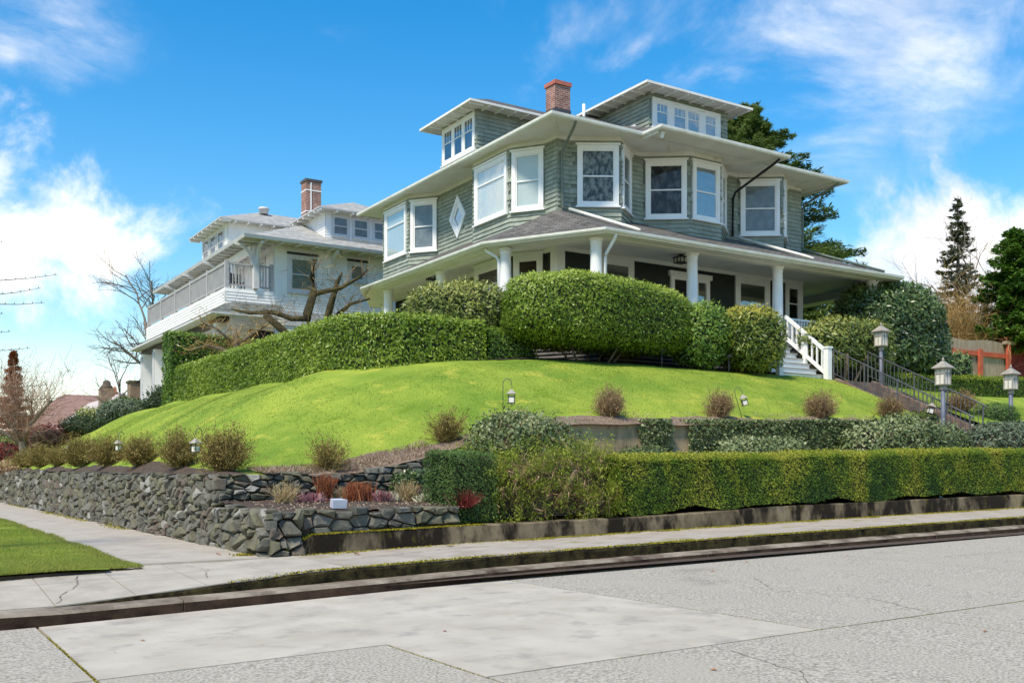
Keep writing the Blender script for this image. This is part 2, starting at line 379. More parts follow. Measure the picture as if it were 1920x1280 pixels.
M = {}
M['bark'] = mat('bark', (.075, .055, .04), .9, (.16, .125, .085), 9, .8, 30)
M['bark_grey'] = mat('bark_grey', (.10, .08, .06), .9, (.21, .18, .14), 8, .6, 30)
M['bark_moss'] = mat('bark_moss', (.022, .016, .011), .9, (.085, .07, .022), 5, .8, 30)
M['core'] = mat('hedge_core', (.012, .022, .008), .95, (.03, .04, .014), 6)
M['core_brown'] = mat('shrub_core', (.05, .035, .022), .95, (.09, .07, .04), 8)
M['soil'] = mat('soil', (.045, .03, .02), .95, (.11, .075, .05), 14, .9, 40, coord='World')
M['mulch'] = mat('mulch', (.12, .08, .055), .95, (.30, .22, .15), 20, .9, 45, coord='World')
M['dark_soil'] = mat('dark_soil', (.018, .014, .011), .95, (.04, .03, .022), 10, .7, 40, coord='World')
M['grass_base'] = mat('lawn_ground', (.145, .235, .03), .9, (.285, .355, .05), .55, .55, 38, .1, (.36, .64), 9, (1, 1, 1), 0, [((.44, .42, .07), .9, .57, .72), ((.13, .21, .018), 1.6, .58, .72, 8.1)], 'World')
M['gravel_ground'] = mat('far_ground', (.10, .12, .04), .95, (.20, .19, .09), .3, .2, coord='World')
M['road_base'] = mat('joint_filler', (.11, .085, .045), .95, (.22, .20, .06), 3, .5, 40, coord='World')
M['agg'] = mat('exposed_aggregate_concrete', (.20, .175, .135), .9, (.50, .455, .375), 40, .3, 80, .2, (.36, .60), 4, (1, 1, 1), 0, [((.40, .355, .285), .9, .50, .7), ((.23, .205, .165), .55, .60, .8, 6.6), ((.08, .07, .06), 7.0, .73, .76, 4.4)], 'World')
M['pale'] = mat('pale_concrete', (.41, .362, .285), .85, (.51, .458, .375), 1.3, .25, 70, .2, (.35, .65), 9, (1, 1, 1), 0, [((.32, .29, .245), 2.3, .52, .70), ((.10, .085, .07), 12, .70, .73, 5.1), ((.30, .275, .235), .6, .60, .80, 2.2)], 'World')
M['walk'] = mat('sidewalk_concrete', (.37, .325, .26), .88, (.46, .41, .335), 2.2, .3, 60, .2, (.35, .65), 9, (1, 1, 1), 0, [((.26, .23, .20), 1.1, .56, .75), ((.12, .10, .08), 16, .74, .77, 5.1)], 'World')
M['walk_moss'] = mat('old_sidewalk_concrete', (.33, .28, .22), .9, (.44, .39, .32), 2.0, .4, 50, .2, (.35, .65), 9, (1, 1, 1), 0, [((.22, .20, .04), 1.3, .60, .72, 1.9), ((.16, .12, .09), 2.6, .62, .78), ((.10, .085, .07), 16, .74, .77, 5.1)], 'World')
M['kerb'] = mat('kerb_concrete', (.16, .125, .09), .9, (.34, .29, .22), 2.4, .5, 40, .2, (.35, .65), 9, (1, 1, 1), 0, [((.055, .035, .025), 1.6, .50, .70, 2.9)], 'World')
M['kerb_face'] = mat('kerb_face_dirt', (.022, .012, .008), .9, (.075, .045, .028), 3, .5, 40, .2, coord='World')
M['moss_step'] = mat('mossy_step_face', (.010, .008, .005), .95, (.055, .045, .018), 7, .9, 30, .1, coord='World')
M['moss'] = mat('moss', (.20, .20, .015), .95, (.42, .38, .03), 12, .9, 40, .1, coord='World')
M['lowwall'] = mat('stained_concrete', (.085, .063, .037), .9, (.26, .205, .13), 1.5, .6, 30, .2, (.32, .62), 9, (1, 1, .45), 0, [((.018, .013, .008), 1.7, .42, .54, 1.4), ((.13, .12, .02), 2.2, .60, .72, 4.2)], 'World')
M['terrwall'] = mat('old_retaining_concrete', (.36, .25, .135), .9, (.50, .37, .22), 1.8, .5, 30, .2, (.32, .62), 9, (1, 1, .25), 0, [((.10, .08, .055), 1.3, .55, .70, 3.4), ((.16, .14, .06), 2.8, .62, .74, 6.1)], 'World')
STONE = [mat('field_stone_%s' % n, a, .85, b, 4, .8, 22, .25, (.3, .7), 9, (1, 1, 1), 0, [((.15, .155, .055), 2.0, .62, .74, s), ((.055, .05, .045), 3.0, .60, .78, s + 2)], 'World') for n, a, b, s in
         (('slate', (.078, .075, .06), (.155, .15, .12), 1.0), ('olive', (.095, .09, .058), (.18, .17, .115), 2.0), ('grey', (.10, .096, .08), (.19, .182, .15), 3.0), ('brown', (.095, .078, .06), (.17, .14, .11), 4.0), ('pale', (.22, .21, .185), (.34, .325, .29), 5.0))]
M['green'] = mat('sage_shingle_paint', (.24, .272, .218), .75, (.325, .36, .295), 2.2, .5, 60, .25, coord='World')
M['green_b'] = mat('sage_shingle_paint_pale', (.29, .325, .265), .75, (.365, .40, .335), 2.2, .35, 60, .25, coord='World')
M['green_wall'] = mat('sage_wall_paint', (.15, .175, .145), .8, (.18, .205, .17), 3.0)
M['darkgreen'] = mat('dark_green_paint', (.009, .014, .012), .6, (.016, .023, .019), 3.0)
M['white'] = mat('white_trim_paint', (.80, .80, .77), .5, (.86, .86, .84), 2.0, .08, 30)
M['white_old'] = mat('weathered_white_paint', (.70, .68, .60), .6, (.82, .80, .75), 1.2, .12, 30, .4, (.35, .65), 6, (1, 1, 1), 0, [((.45, .42, .30), 2.5, .64, .74)], 'World')
M['cream'] = mat('cream_gutter_paint', (.70, .68, .57), .55, (.84, .83, .77), 2.6, .08, 30, coord='World')
M['soffit'] = mat('soffit_paint', (.74, .72, .65), .65, (.84, .83, .79), 1.4, .12, 20, .4, (.35, .65), 6, (1, 1, 1), 0, [((.56, .50, .38), 1.3, .60, .74), ((.40, .35, .27), 5.0, .70, .76, 6.0)], 'World')
M['ceil'] = mat('porch_ceiling_paint', (.78, .75, .70), .6, (.84, .82, .78), 1.5, coord='World')
M['glass'] = glassmat('window_glass')
M['blind'] = mat('white_blind', (.84, .82, .79), .7, (.90, .89, .87), 1.3)
M['blind_grey'] = mat('grey_curtain', (.30, .30, .32), .8, (.40, .40, .43), 5)
M['lace'] = mat('patterned_curtain', (.09, .075, .06), .8, (.42, .38, .33), 9, 0, None, .2, (.42, .58), 7, (1, 1, .6))  # mottle stands for bare trees mirrored in the glass
M['lace_dark'] = mat('dark_patterned_curtain', (.025, .022, .025), .8, (.20, .19, .20), 7, 0, None, .2, (.45, .72), 7, (1, 1, .6))  # darker mottle, the same painted tree reflection over a dark interior
M['room'] = mat('dark_room', (.012, .010, .009), .9, (.022, .018, .015), 2)  # near-black stand-in for unlit interiors; also on the door and step core
M['brown_shade'] = mat('brown_window_shade', (.05, .028, .012), .8, (.085, .05, .022), 2)
M['shade_green'] = mat('olive_blind', (.27, .28, .24), .8, (.34, .35, .30), 3)
M['roof'] = brickmat('grey_roof_shingles', (.115, .108, .10), (.175, .165, .155), (.05, .047, .044), 1.0, .30, .14, .5, .5, .012)
M['roof_n'] = brickmat('pale_roof_shingles', (.36, .355, .33), (.47, .46, .43), (.22, .215, .2), 1.0, .30, .14, .5, .4, .010)
M['roof_red'] = mat('brown_tile_roof', (.24, .135, .105), .85, (.33, .20, .16), 3, .4, 20)
M['roof_pink'] = mat('pale_pink_roof', (.46, .38, .36), .85, (.58, .50, .47), 2, .3, 20)
M['brick'] = brickmat('chimney_brick', (.28, .085, .055), (.42, .20, .15), (.42, .37, .33), 1.0, .215, .075, .5, .8, .012, .9)
M['redbrick'] = brickmat('red_brick', (.20, .02, .022), (.28, .035, .035), (.13, .03, .03), 1.0, .30, .13, .5, .8, .014, .8)
M['clay'] = mat('clay_cap', (.42, .12, .085), .8, (.52, .18, .12), 5)
M['lead'] = mat('lead_flashing', (.06, .06, .062), .5, (.10, .10, .105), 4)
M['siding'] = mat('white_siding_paint', (.80, .79, .75), .6, (.87, .86, .83), 1.4, .1, 30, coord='World')
M['ntrim'] = mat('grey_white_trim', (.55, .54, .54), .6, (.64, .63, .62), 2)
M['nrail'] = mat('grey_rail_paint', (.36, .35, .35), .6, (.44, .43, .42), 2)
M['skirt'] = mat('weathered_skirt_paint', (.13, .125, .115), .8, (.20, .19, .175), 3)  # slat paint darkened for the deep shade under the shrub
M['black'] = mat('black_iron', (.012, .012, .012), .5, (.02, .02, .02), 5)
M['iron'] = mat('grey_iron', (.06, .062, .068), .45, (.11, .112, .12), 6, .1, 30, .5)
M['post_blue'] = mat('blue_grey_post_paint', (.095, .11, .15), .5, (.135, .15, .20), 5, .1, 30)
M['lamp_white'] = mat('lamp_cap_paint', (.27, .24, .20), .6, (.38, .345, .29), 6)
M['lamp_glass'] = mat('frosted_lamp_glass', (.66, .63, .54), .35, (.74, .71, .63), 3)
M['wood_red'] = mat('red_fence_paint', (.42, .07, .03), .7, (.52, .12, .06), 4, .2, 30)
M['wood'] = mat('weathered_fence_board', (.26, .20, .13), .85, (.42, .34, .25), 3, .5, 24, .2, (.35, .65), 6, (4, 4, .5))
M['step_grey'] = mat('grey_tread_paint', (.26, .27, .25), .7, (.36, .365, .34), 3)
M['concrete_brown'] = mat('brown_stair_concrete', (.15, .10, .075), .9, (.26, .19, .145), 3, .4, 30, .2, coord='World')
M['plastic'] = mat('pale_plastic', (.50, .52, .58), .4, (.56, .58, .64), 3)
M['copper'] = mat('dry_leaf', (.33, .13, .05), .9, (.45, .22, .10), 20)
# foliage
M['laurel'] = leafmat('laurel_leaf', [(.03, .075, .012), (.08, .165, .022), (.16, .27, .032), (.29, .39, .06)], .38, .22, .5)
M['laurel2'] = leafmat('bright_laurel_leaf', [(.055, .11, .014), (.15, .245, .025), (.27, .37, .04), (.43, .50, .09)], .42, .25, .45)
M['boxhedge'] = leafmat('arborvitae_hedge_leaf', [(.035, .10, .02), (.08, .165, .02), (.15, .235, .024), (.25, .30, .03), (.37, .365, .05)], .6, .2, .2)
M['endhedge'] = leafmat('blue_green_hedge_leaf', [(.04, .095, .025), (.08, .155, .038), (.14, .22, .06)], .6, .2, .25)
M['cypress'] = leafmat('cypress_spray', [(.08, .14, .018), (.17, .23, .028), (.28, .33, .04), (.40, .41, .07)], .6, .25, .2)
M['dryspray'] = leafmat('dry_cypress_twig', [(.14, .085, .045), (.26, .18, .09), (.36, .28, .15)], .85, .1, .1)
M['rhodo'] = leafmat('rhododendron_leaf', [(.03, .06, .015), (.10, .15, .03), (.25, .29, .06), (.44, .44, .12)], .4, .22, .45)
M['varieg'] = leafmat('yellow_green_leaf', [(.03, .065, .014), (.11, .17, .025), (.27, .30, .045), (.52, .45, .08)], .42, .22, .4)
M['camellia'] = leafmat('dark_glossy_leaf', [(.016, .04, .014), (.045, .09, .024), (.10, .16, .045), (.24, .32, .10)], .33, .15, .55)
M['ivy'] = leafmat('ivy_leaf', [(.04, .065, .02), (.095, .135, .045), (.185, .225, .085), (.36, .39, .20)], .42, .12, .4)
M['darkshrub'] = leafmat('dark_shrub_leaf', [(.010, .025, .010), (.03, .06, .018), (.07, .11, .03)], .5, .15)
M['greyshrub'] = leafmat('grey_green_leaf', [(.05, .08, .045), (.10, .14, .08), (.18, .22, .13)], .5, .15)
M['redshrub'] = leafmat('red_leaf', [(.07, .008, .008), (.16, .02, .02), (.27, .05, .04)], .5, .2)
M['twig_olive'] = leafmat('olive_twig', [(.09, .055, .022), (.20, .14, .045), (.31, .24, .075), (.42, .34, .14)], .85, .1, .1)
M['twig_brown'] = leafmat('brown_twig', [(.13, .075, .04), (.26, .16, .09), (.40, .27, .16), (.36, .30, .12)], .85, .1, .1)
M['rust'] = leafmat('rust_plume', [(.22, .06, .03), (.34, .115, .055), (.42, .19, .10)], .85, .2, .1)
M['straw'] = leafmat('straw_blade', [(.32, .22, .09), (.48, .36, .18), (.58, .47, .28)], .85, .2, .1)
M['heather'] = leafmat('pink_heather', [(.20, .05, .07), (.32, .13, .14), (.50, .36, .36)], .85, .2, .1)
M['paleflower'] = leafmat('cream_flower', [(.40, .40, .24), (.58, .55, .38), (.68, .66, .52)], .8, .2, .1)
M['litter'] = leafmat('dry_stem_litter', [(.20, .13, .08), (.36, .26, .18), (.52, .42, .32)], .9, .1, .1)
M['grass'] = leafmat('grass_blade', [(.125, .215, .03), (.185, .275, .04), (.27, .34, .055), (.38, .395, .095)], .8, .55, .05)
M['needle'] = leafmat('spruce_needle', [(.04, .085, .025), (.09, .16, .04), (.165, .24, .06), (.28, .34, .12)], .7, .3, .15)
M['needle_b'] = leafmat('bright_conifer_spray', [(.02, .07, .012), (.06, .15, .022), (.12, .24, .035), (.19, .33, .05)], .55, .2, .25)
M['needle_far'] = leafmat('far_spruce_needle', [(.06, .075, .04), (.10, .12, .06), (.17, .19, .11)], .7, .15, .2)
M['needle_rust'] = leafmat('rusty_conifer', [(.22, .065, .022), (.34, .115, .04), (.42, .18, .075)], .8, .15, .1)
M['redtwig'] = leafmat('reddish_twig', [(.24, .12, .07), (.38, .22, .15), (.50, .34, .26)], .85, .1, .1)
M['goldtwig'] = leafmat('golden_twig', [(.26, .15, .05), (.42, .27, .10), (.52, .38, .19)], .85, .1, .1)

# ------------------------------------------------------------------ terrain
CTRL = [(5.0, y, 1.5 + .003 * (y - 16.8)) for y in np.r_[np.arange(16.8, 50, 1.9), 53, 57, 62]] + [(9.6, y, 4.1) for y in (24, 28, 32, 36)] + [(7.2, y, 2.98 - .01 * (y - 24)) for y in (24, 32, 40, 43)]
CTRL += [(x, 17.1, z) for x, z in ((6.7, 1.55), (8, 1.72), (9.2, 1.98), (10.7, 2.32), (12.6, 2.58), (15, 2.66), (18, 2.72), (21, 2.80), (24, 2.86), (28, 2.95), (33, 3.15), (45, 3.6))]
CTRL += [(9.6, y, z) for y, z in ((22.4, 3.85), (26, 4.02), (30, 4.1), (34, 4.15), (38.8, 4.2))]
CTRL += [(x, y, z) for x, y, z in ((11, 21.4, 4.0), (13, 21.3, 4.27), (15, 21.0, 4.36), (18, 20.8, 4.38), (21, 20.6, 4.36), (24, 20.6, 4.36), (27.5, 20.6, 4.3), (32, 21.3, 4.3), (38, 22, 4.5), (45, 23, 4.9), (34, 17.8, 3.3))]
CTRL += [(x, y, z) for x, y, z in ((14, 27, 4.45), (14, 34, 4.45), (22, 25, 4.5), (22, 33, 4.6), (30, 28, 4.7), (38, 29, 5.0), (48, 30, 5.4), (14, 42, 4.5), (14, 55, 4.6), (24, 45, 4.8), (36, 45, 5.2), (9.2, 45, 4.0), (9.4, 52, 3.8), (7.2, 28, 3.0), (7.2, 36, 3.0), (7.2, 46, 2.8), (14, 19, 3.5), (18, 18.9, 3.62), (22, 18.9, 3.64), (10.5, 19.6, 3.25), (7.6, 21, 2.75))]
CTRL = np.array(CTRL)
_d = np.sqrt(((CTRL[:, None, :2] - CTRL[None, :, :2]) ** 2).sum(-1) + 1.6)
_A = np.zeros((len(CTRL) + 3, len(CTRL) + 3)); _A[:len(CTRL), :len(CTRL)] = _d; _pl = np.c_[np.ones(len(CTRL)), CTRL[:, :2]]; _A[:len(CTRL), len(CTRL):] = _pl; _A[len(CTRL):, :len(CTRL)] = _pl.T
_w = np.linalg.solve(_A, np.r_[CTRL[:, 2], 0, 0, 0])
def TZ(x, y):
    x, y = np.atleast_1d(np.asarray(x, float)), np.atleast_1d(np.asarray(y, float)); sh = x.shape; x, y = x.ravel(), y.ravel()
    d = np.sqrt((x[:, None] - CTRL[None, :, 0]) ** 2 + (y[:, None] - CTRL[None, :, 1]) ** 2 + 1.6)
    return (d @ _w[:len(CTRL)] + _w[-3] + _w[-2] * x + _w[-1] * y).reshape(sh)
def tz(x, y): return float(TZ(x, y)[0])
ROADG = .0144
KX = [-40, 0, 1.07, 3.87, 7.4, 12.6, 20, 60, 110]; KY = [10.9, 11.05, 11.1, 11.35, 11.70, 11.9, 11.95, 12.0, 12.0]
def kerb_y(x): return np.interp(x, KX, KY)
def walk_z(x, y=None):
    f = ROADG * x + np.interp(x, [-40, 1.5, 4.6, 110], [.15, .15, .30, .30])
    if y is None: return f
    b = np.maximum(f, .35 + ROADG * np.minimum(x, 0)); t = np.clip((y - (kerb_y(x) + .35)) / (back_y(x) - kerb_y(x) - .35), 0, 1); return f + (b - f) * t
BX = [-40, 4.7, 8.0, 16, 30, 110]; BY = [13.2, 13.82, 14.15, 14.5, 14.62, 14.8]
def back_y(x): return np.interp(x, BX, BY)

# far ground sheet, road bed
g = MB(); g.add([(-1500, -1500, -.6), (1500, -1500, -.6), (1500, 1500, -.6), (-1500, 1500, -.6)], [(0, 1, 2, 3)]); tag(g.build('ground', M['gravel_ground']), 'flat far ground reaching the horizon', 'ground', kind='structure')
road = MB(); xs = np.linspace(-40, 110, 60)
V = []; F = []
for i, x in enumerate(xs): V += [(x, -40, ROADG * x - .022), (x, float(kerb_y(x)) + .05, ROADG * x - .022)]
for i in range(len(xs) - 1): F.append((2 * i, 2 * i + 2, 2 * i + 3, 2 * i + 1))
road = mk('road', V, F, M['road_base']); tag(road, 'grey concrete street with mossy joints', 'road', kind='structure')
def slab(poly, m, nm='road_slab', parent=road, zf=lambda x, y: ROADG * x, th=.05, gap=.016, smoothe=0):
    c = np.mean(poly, axis=0); P = []
    n = len(poly)
    area2 = sum(poly[i][0] * poly[(i + 1) % n][1] - poly[(i + 1) % n][0] * poly[i][1] for i in range(n))
    if area2 < 0: poly = poly[::-1]
    for i in range(n):                       # inset each edge by the joint's half width
        p0, p1, p2 = (np.array(poly[(i + k) % n], float) for k in (-1, 0, 1))
        e1 = (p1 - p0) / np.linalg.norm(p1 - p0); e2 = (p2 - p1) / np.linalg.norm(p2 - p1); n1 = np.array([-e1[1], e1[0]]); n2 = np.array([-e2[1], e2[0]])
        b = n1 + n2; k = gap / max(.25, 1 + n1 @ n2); P.append(p1 + b * k)
    b = MB(); b.prism([tuple(p) for p in P], [float(zf(*p)) - th for p in P], [float(zf(*p)) for p in P]); return b.build(nm, m, parent)
ky = lambda x: float(kerb_y(x)) - .015
slab([(1.42, 8.05), (3.85, 8.1), (3.87, 6.42), (7.5, 6.37), (7.42, 9.0), (7.30, ky(7.3)), (5.6, ky(5.6)), (3.87, ky(3.87)), (2.4, ky(2.4)), (1.40, ky(1.4))], M['pale'])
for poly in ([(7.5, 6.37), (13.6, 6.27), (13.5, ky(13.5)), (10.4, ky(10.4)), (7.30, ky(7.3)), (7.42, 9.0)], [(13.6, 6.27), (20, 6.2), (20, ky(20)), (13.5, ky(13.5))], [(20, 6.2), (27, 6.2), (27, ky(27)), (20, ky(20))], [(27, 6.2), (36, 6.2), (36, ky(36)), (27, ky(27))],
             [(-3.5, 8.5), (1.42, 8.05), (1.40, ky(1.4)), (-3.4, ky(-3.4))], [(-9, 8.7), (-3.5, 8.5), (-3.4, ky(-3.4)), (-9, ky(-9))], [(-3.5, 2.0), (1.5, 2.0), (1.42, 8.05), (-3.5, 8.5)], [(1.5, 2.0), (3.9, 2.0), (3.87, 6.42), (3.85, 8.1), (1.42, 8.05)],
             [(3.9, 2.0), (8.8, 2.0), (8.8, 6.34), (7.5, 6.37), (3.87, 6.42)], [(8.8, 2.0), (14.5, 2.0), (14.5, 6.25), (13.6, 6.27), (8.8, 6.34)], [(14.5, 2.0), (21, 2.0), (21, 6.2), (14.5, 6.25)], [(-3.5, -4), (3.9, -4), (3.9, 2.0), (-3.5, 2.0)], [(3.9, -4), (14.5, -4), (14.5, 2.0), (3.9, 2.0)], [(21, 2), (36, 2), (36, 6.2), (21, 6.2)]):
    slab(poly, M['agg'])
def crack(pts, w, parent, zf, m):
    V = []; F = []; q = []
    for a, b in zip(pts[:-1], pts[1:]):
        k = max(2, int(math.hypot(b[0] - a[0], b[1] - a[1]) / .07))
        q += [(a[0] + (b[0] - a[0]) * i / k + random.gauss(0, .012), a[1] + (b[1] - a[1]) * i / k + random.gauss(0, .012)) for i in range(k)]
    q.append(pts[-1])
    for i, p in enumerate(q):
        a, b = q[max(i - 1, 0)], q[min(i + 1, len(q) - 1)]; d = np.array([b[0] - a[0], b[1] - a[1]]); d /= np.linalg.norm(d) + 1e-9; ww = w * (.4 + .9 * random.random()) / 2
        for sg in (-1, 1): x, y = p[0] - d[1] * ww * sg, p[1] + d[0] * ww * sg; V.append((x, y, float(zf(x, y)) + .004))
    for i in range(len(q) - 1): F.append((2 * i, 2 * i + 2, 2 * i + 3, 2 * i + 1))
    return mk('crack', V, F, m, parent)
M['crack'] = mat('crack_dirt', (.10, .085, .065), .95, (.19, .16, .125), 9, coord='World')
rz_ = lambda x, y: ROADG * x
crack([(9.2, 6.35), (9.6, 7.4), (9.3, 8.6), (10.1, 9.7)], .008, road, rz_, M['crack']); crack([(14.6, 9.9), (17.2, 9.5), (19.6, 9.8)], .012, road, rz_, M['crack'])
crack([(-.9, 8.3), (-.2, 9.3), (.1, 10.3)], .009, road, rz_, M['crack']); crack([(4.6, 2.5), (5.0, 4.1), (5.9, 5.2), (6.1, 6.35)], .008, road, rz_, M['crack'])
# kerb: stones with a much darker street face, then the mossy second step
kerb = mk('kerb', [(-40, 11.1, -.4), (110, 12.2, -.4), (110, 12.4, -.3), (-40, 11.4, -.3)], [(0, 1, 2, 3)], M['soil']); tag(kerb, 'low stained concrete kerb along the street', 'kerb', kind='structure')
kx = [-14, -9, -5, -2, 1.05, 2.9, 5.6, 8.4, 11.3, 14.3, 17.4, 20.6, 24, 28, 34, 42]
for a, b in zip(kx[:-1], kx[1:]):
    sec = []; k = max(2, int((b - a) / .6)); xx = np.linspace(a + .006, b - .006, k + 1); V = []; F = []; w = .30 + (.1 if b < 2 else 0)
    for x in xx:
        y0, zb = float(kerb_y(x)), ROADG * x; top = .13 if x > 1.06 else .15
        wob = .008 * math.sin(x * 3.1)
        for (dy, dz) in ((0, -.06), (.012 + wob, top - .03), (.035 + wob, top - .006), (.06, top), (w, top + .012), (w, -.06)): V.append((x, y0 + dy, zb + dz))
    m6 = 6
    for i in range(k):
        for j in range(m6 - 1): F.append((i * m6 + j, (i + 1) * m6 + j, (i + 1) * m6 + j + 1, i * m6 + j + 1))
    F.append(tuple(range(m6 - 1, -1, -1))); F.append(tuple(k * m6 + j for j in range(m6)))
    o = mk('kerb_stone', V, F, M['kerb'], kerb); o.data.materials.append(M['kerb_face'])
    for p in o.data.polygons:
        if p.normal.y < -.8: p.material_index = 1
# sidewalk base and slabs
walk = mk('sidewalk', [(-40, 11.2, -.35), (110, 12.2, 1.3), (110, 14.9, 1.3), (-40, 13.3, -.35)], [(0, 1, 2, 3)], M['soil']); tag(walk, 'concrete sidewalk along the street and round the corner', 'sidewalk', kind='structure')
def front_y(x): return float(kerb_y(x)) + (.30 if x > 1.3 else .40)
def mid_y(x): return front_y(x) + (float(back_y(x)) - front_y(x)) * .56
wx = [-4.0, -3.0, -2.0, -1.05, -.1, .75, 1.62, 2.45, 3.25, 4.15, 5.1]
for a, b in zip(wx[:-1], wx[1:]):
    for f0, f1 in ((front_y, mid_y), (mid_y, lambda x: float(back_y(x)) + .03)):
        slab([(a, f0(a)), (b, f0(b)), (b, f1(b)), (a, f1(a))], M['walk'], 'sidewalk_slab', walk, lambda x, y: float(walk_z(x, y)) + .003 * math.sin(x * 5 + y), .30, .006)
wx = [5.1, 6.6, 8.2, 9.8, 11.4, 13.0, 14.7, 16.4, 18.1, 19.9, 21.7, 23.5, 25.5, 27.5, 30, 34, 40]
for i, (a, b) in enumerate(zip(wx[:-1], wx[1:])):
    slab([(a, front_y(a)), ((a + b) / 2, front_y((a + b) / 2)), (b, front_y(b)), (b, float(back_y(b)) + .05), (a, float(back_y(a)) + .05)], M['walk_moss'], 'sidewalk_slab', walk, lambda x, y: float(walk_z(x)) + .006 * math.sin(x * 1.7), .30, .006)
ly = [13.76, 15.3, 17.1, 19.0, 21.0, 23.2, 25.6, 28.2, 31, 34, 37.5, 41.5, 46, 51, 57]
sidez = lambda x, y: .375 - .0035 * (y - 13.8)
for a, b in zip(ly[:-1], ly[1:]): slab([(2.93, a), (4.72, a), (4.72, b), (2.93, b)], M['walk'], 'sidewalk_slab', walk, sidez, .2, .007)
crack([(1.66, 11.55), (1.75, 12.0), (1.98, 12.45), (2.02, 12.62), (2.12, 13.2)], .010, walk, lambda x, y: walk_z(x, y) + .004, M['crack']); crack([(3.4, 12.2), (3.6, 12.9), (3.5, 13.5)], .008, walk, lambda x, y: walk_z(x, y) + .004, M['crack'])
crack([(5.6, 12.9), (6.4, 13.05), (7.1, 13.3), (8.1, 13.35)], .025, walk, lambda x, y: walk_z(x) + .008, M['crack']); crack([(9.9, 13.0), (10.6, 13.3), (11.3, 13.2)], .012, walk, lambda x, y: walk_z(x) + .008, M['crack']); crack([(3.1, 19.2), (3.7, 19.8), (4.5, 19.7)], .014, walk, lambda x, y: sidez(x, y) + .004, M['crack'])
# mossy face of the second step: a thin dirty lip in front of the slabs
V = []; F = []; xx = np.linspace(1.55, 44, 140)
for i, x in enumerate(xx):
    y = front_y(x) - .004; zt = float(walk_z(x)) - .012 - .004 * math.sin(x * 7); wob = .012 * math.sin(x * 5.3) + .008 * math.sin(x * 13)
    V += [(x, y - .03 + wob, ROADG * x + .10), (x, y - .022 + wob, zt - .03), (x, y, zt), (x, y + .05, zt - .03)]
for i in range(len(xx) - 1):
    for j in range(3): F.append((4 * i + j, 4 * i + 4 + j, 4 * i + 5 + j, 4 * i + 1 + j))
mk('step_face', V, F, M['moss_step'], walk)
# moss strips: tufts on the step edge and at the foot of the wall
def tufts(name, P, h, w, m, parent=None, tint=None, lean=.5, kind='stuff'):
    """upright blades: one triangle each"""
    n = len(P); a = rng.random(n) * 2 * math.pi; s = np.stack([np.cos(a), np.sin(a), np.zeros(n)], 1); ln = rng.normal(size=(n, 3)) * lean; ln[:, 2] = 1
    ln = unit(ln); hh = h * (.6 + .8 * rng.random((n, 1))); ww = w * (.7 + .6 * rng.random((n, 1)))
    V = np.stack([P - s * ww / 2, P + s * ww / 2, P + ln * hh], 1).reshape(-1, 3); i = np.arange(n) * 3
    return fastmesh(name, V, np.stack([i, i + 1, i + 2], 1), m, parent, rng.random(n) if tint is None else tint, False, kind)
M['moss_leaf'] = leafmat('moss_tuft', [(.08, .085, .012), (.18, .17, .02), (.34, .29, .03), (.46, .37, .05)], .9, .1, .05)
n = 60000; x = 3.5 + rng.random(n) ** 1.3 * 30; lump = vnoise(np.c_[x, x * 0, x * 0], 1.1, 4) * .7 + vnoise(np.c_[x, x * 0, x * 0], 4.0, 9) * .5
keep = rng.random(n) < np.interp(x, [3.5, 7, 11, 34], [.05, .45, 1, 1]) * lump.clip(0, 1); x = x[keep]; yy = np.array([front_y(v) for v in x]) + np.abs(rng.normal(size=len(x))) * .075 - .015
tag(tufts('moss_strip', np.c_[x, yy, walk_z(x) - .004], .02, .035, M['moss_leaf'], None, None, 1.2), 'yellow green moss along the sidewalk step', 'moss')
n = 60000; x = 5.2 + rng.random(n) * 28; lump = vnoise(np.c_[x, x * 0, x * 0], .8, 14) * .8 + vnoise(np.c_[x, x * 0, x * 0], 3.3, 19) * .4; keep = rng.random(n) < np.interp(x, [5, 9, 11, 34], [.35, .25, 1, 1]) * lump.clip(0, 1) ** 1.5
x = x[keep]; yy = np.array([float(back_y(v)) for v in x]) - .005 - np.abs(rng.normal(size=len(x))) * .13 * (vnoise(np.c_[x, x * 0, x * 0], 2.0, 3) + .3)
tag(tufts('moss_strip', np.c_[x, yy, walk_z(x) + .003], .016, .03, M['moss_leaf'], None, None, 1.2), 'yellow green moss at the foot of the low concrete wall', 'moss')
P = []
for a, b, k in (((1.42, 8.05), (1.40, 11.0), 700), ((1.5, 5.0), (1.42, 8.05), 1500), ((7.5, 6.37), (13.6, 6.27), 2200), ((13.6, 6.27), (21, 6.2), 1600), ((3.87, 6.42), (7.5, 6.37), 500), ((7.5, 6.37), (7.42, 9.0), 350), ((3.85, 8.1), (3.87, 6.42), 600), ((-3.5, 8.5), (1.42, 8.05), 500)):
    f = rng.random((k, 1)); q = np.array(a) * (1 - f) + np.array(b) * f + rng.normal(size=(k, 2)) * .008; P.append(np.c_[q, ROADG * q[:, 0] - .016])
P = np.concatenate(P); k = vnoise(P, 1.2, 77) > .36; tag(tufts('joint_moss', P[k], .018, .022, M['moss_leaf'], None, None, 1.0), 'moss growing in the joints of the street slabs', 'moss')
n = 5000; y = 14.2 + rng.random(n) ** 1.5 * 34; lump = vnoise(np.c_[y, y * 0, y * 0], .5, 24); keep = lump > .5; y = y[keep]
tag(tufts('moss_strip', np.c_[4.66 - np.abs(rng.normal(size=len(y))) * .12, y, np.array([sidez(0, v) for v in y]) + .003], .02, .035, M['moss_leaf'], None, None, 1.2), 'patchy moss at the foot of the stone wall', 'moss')

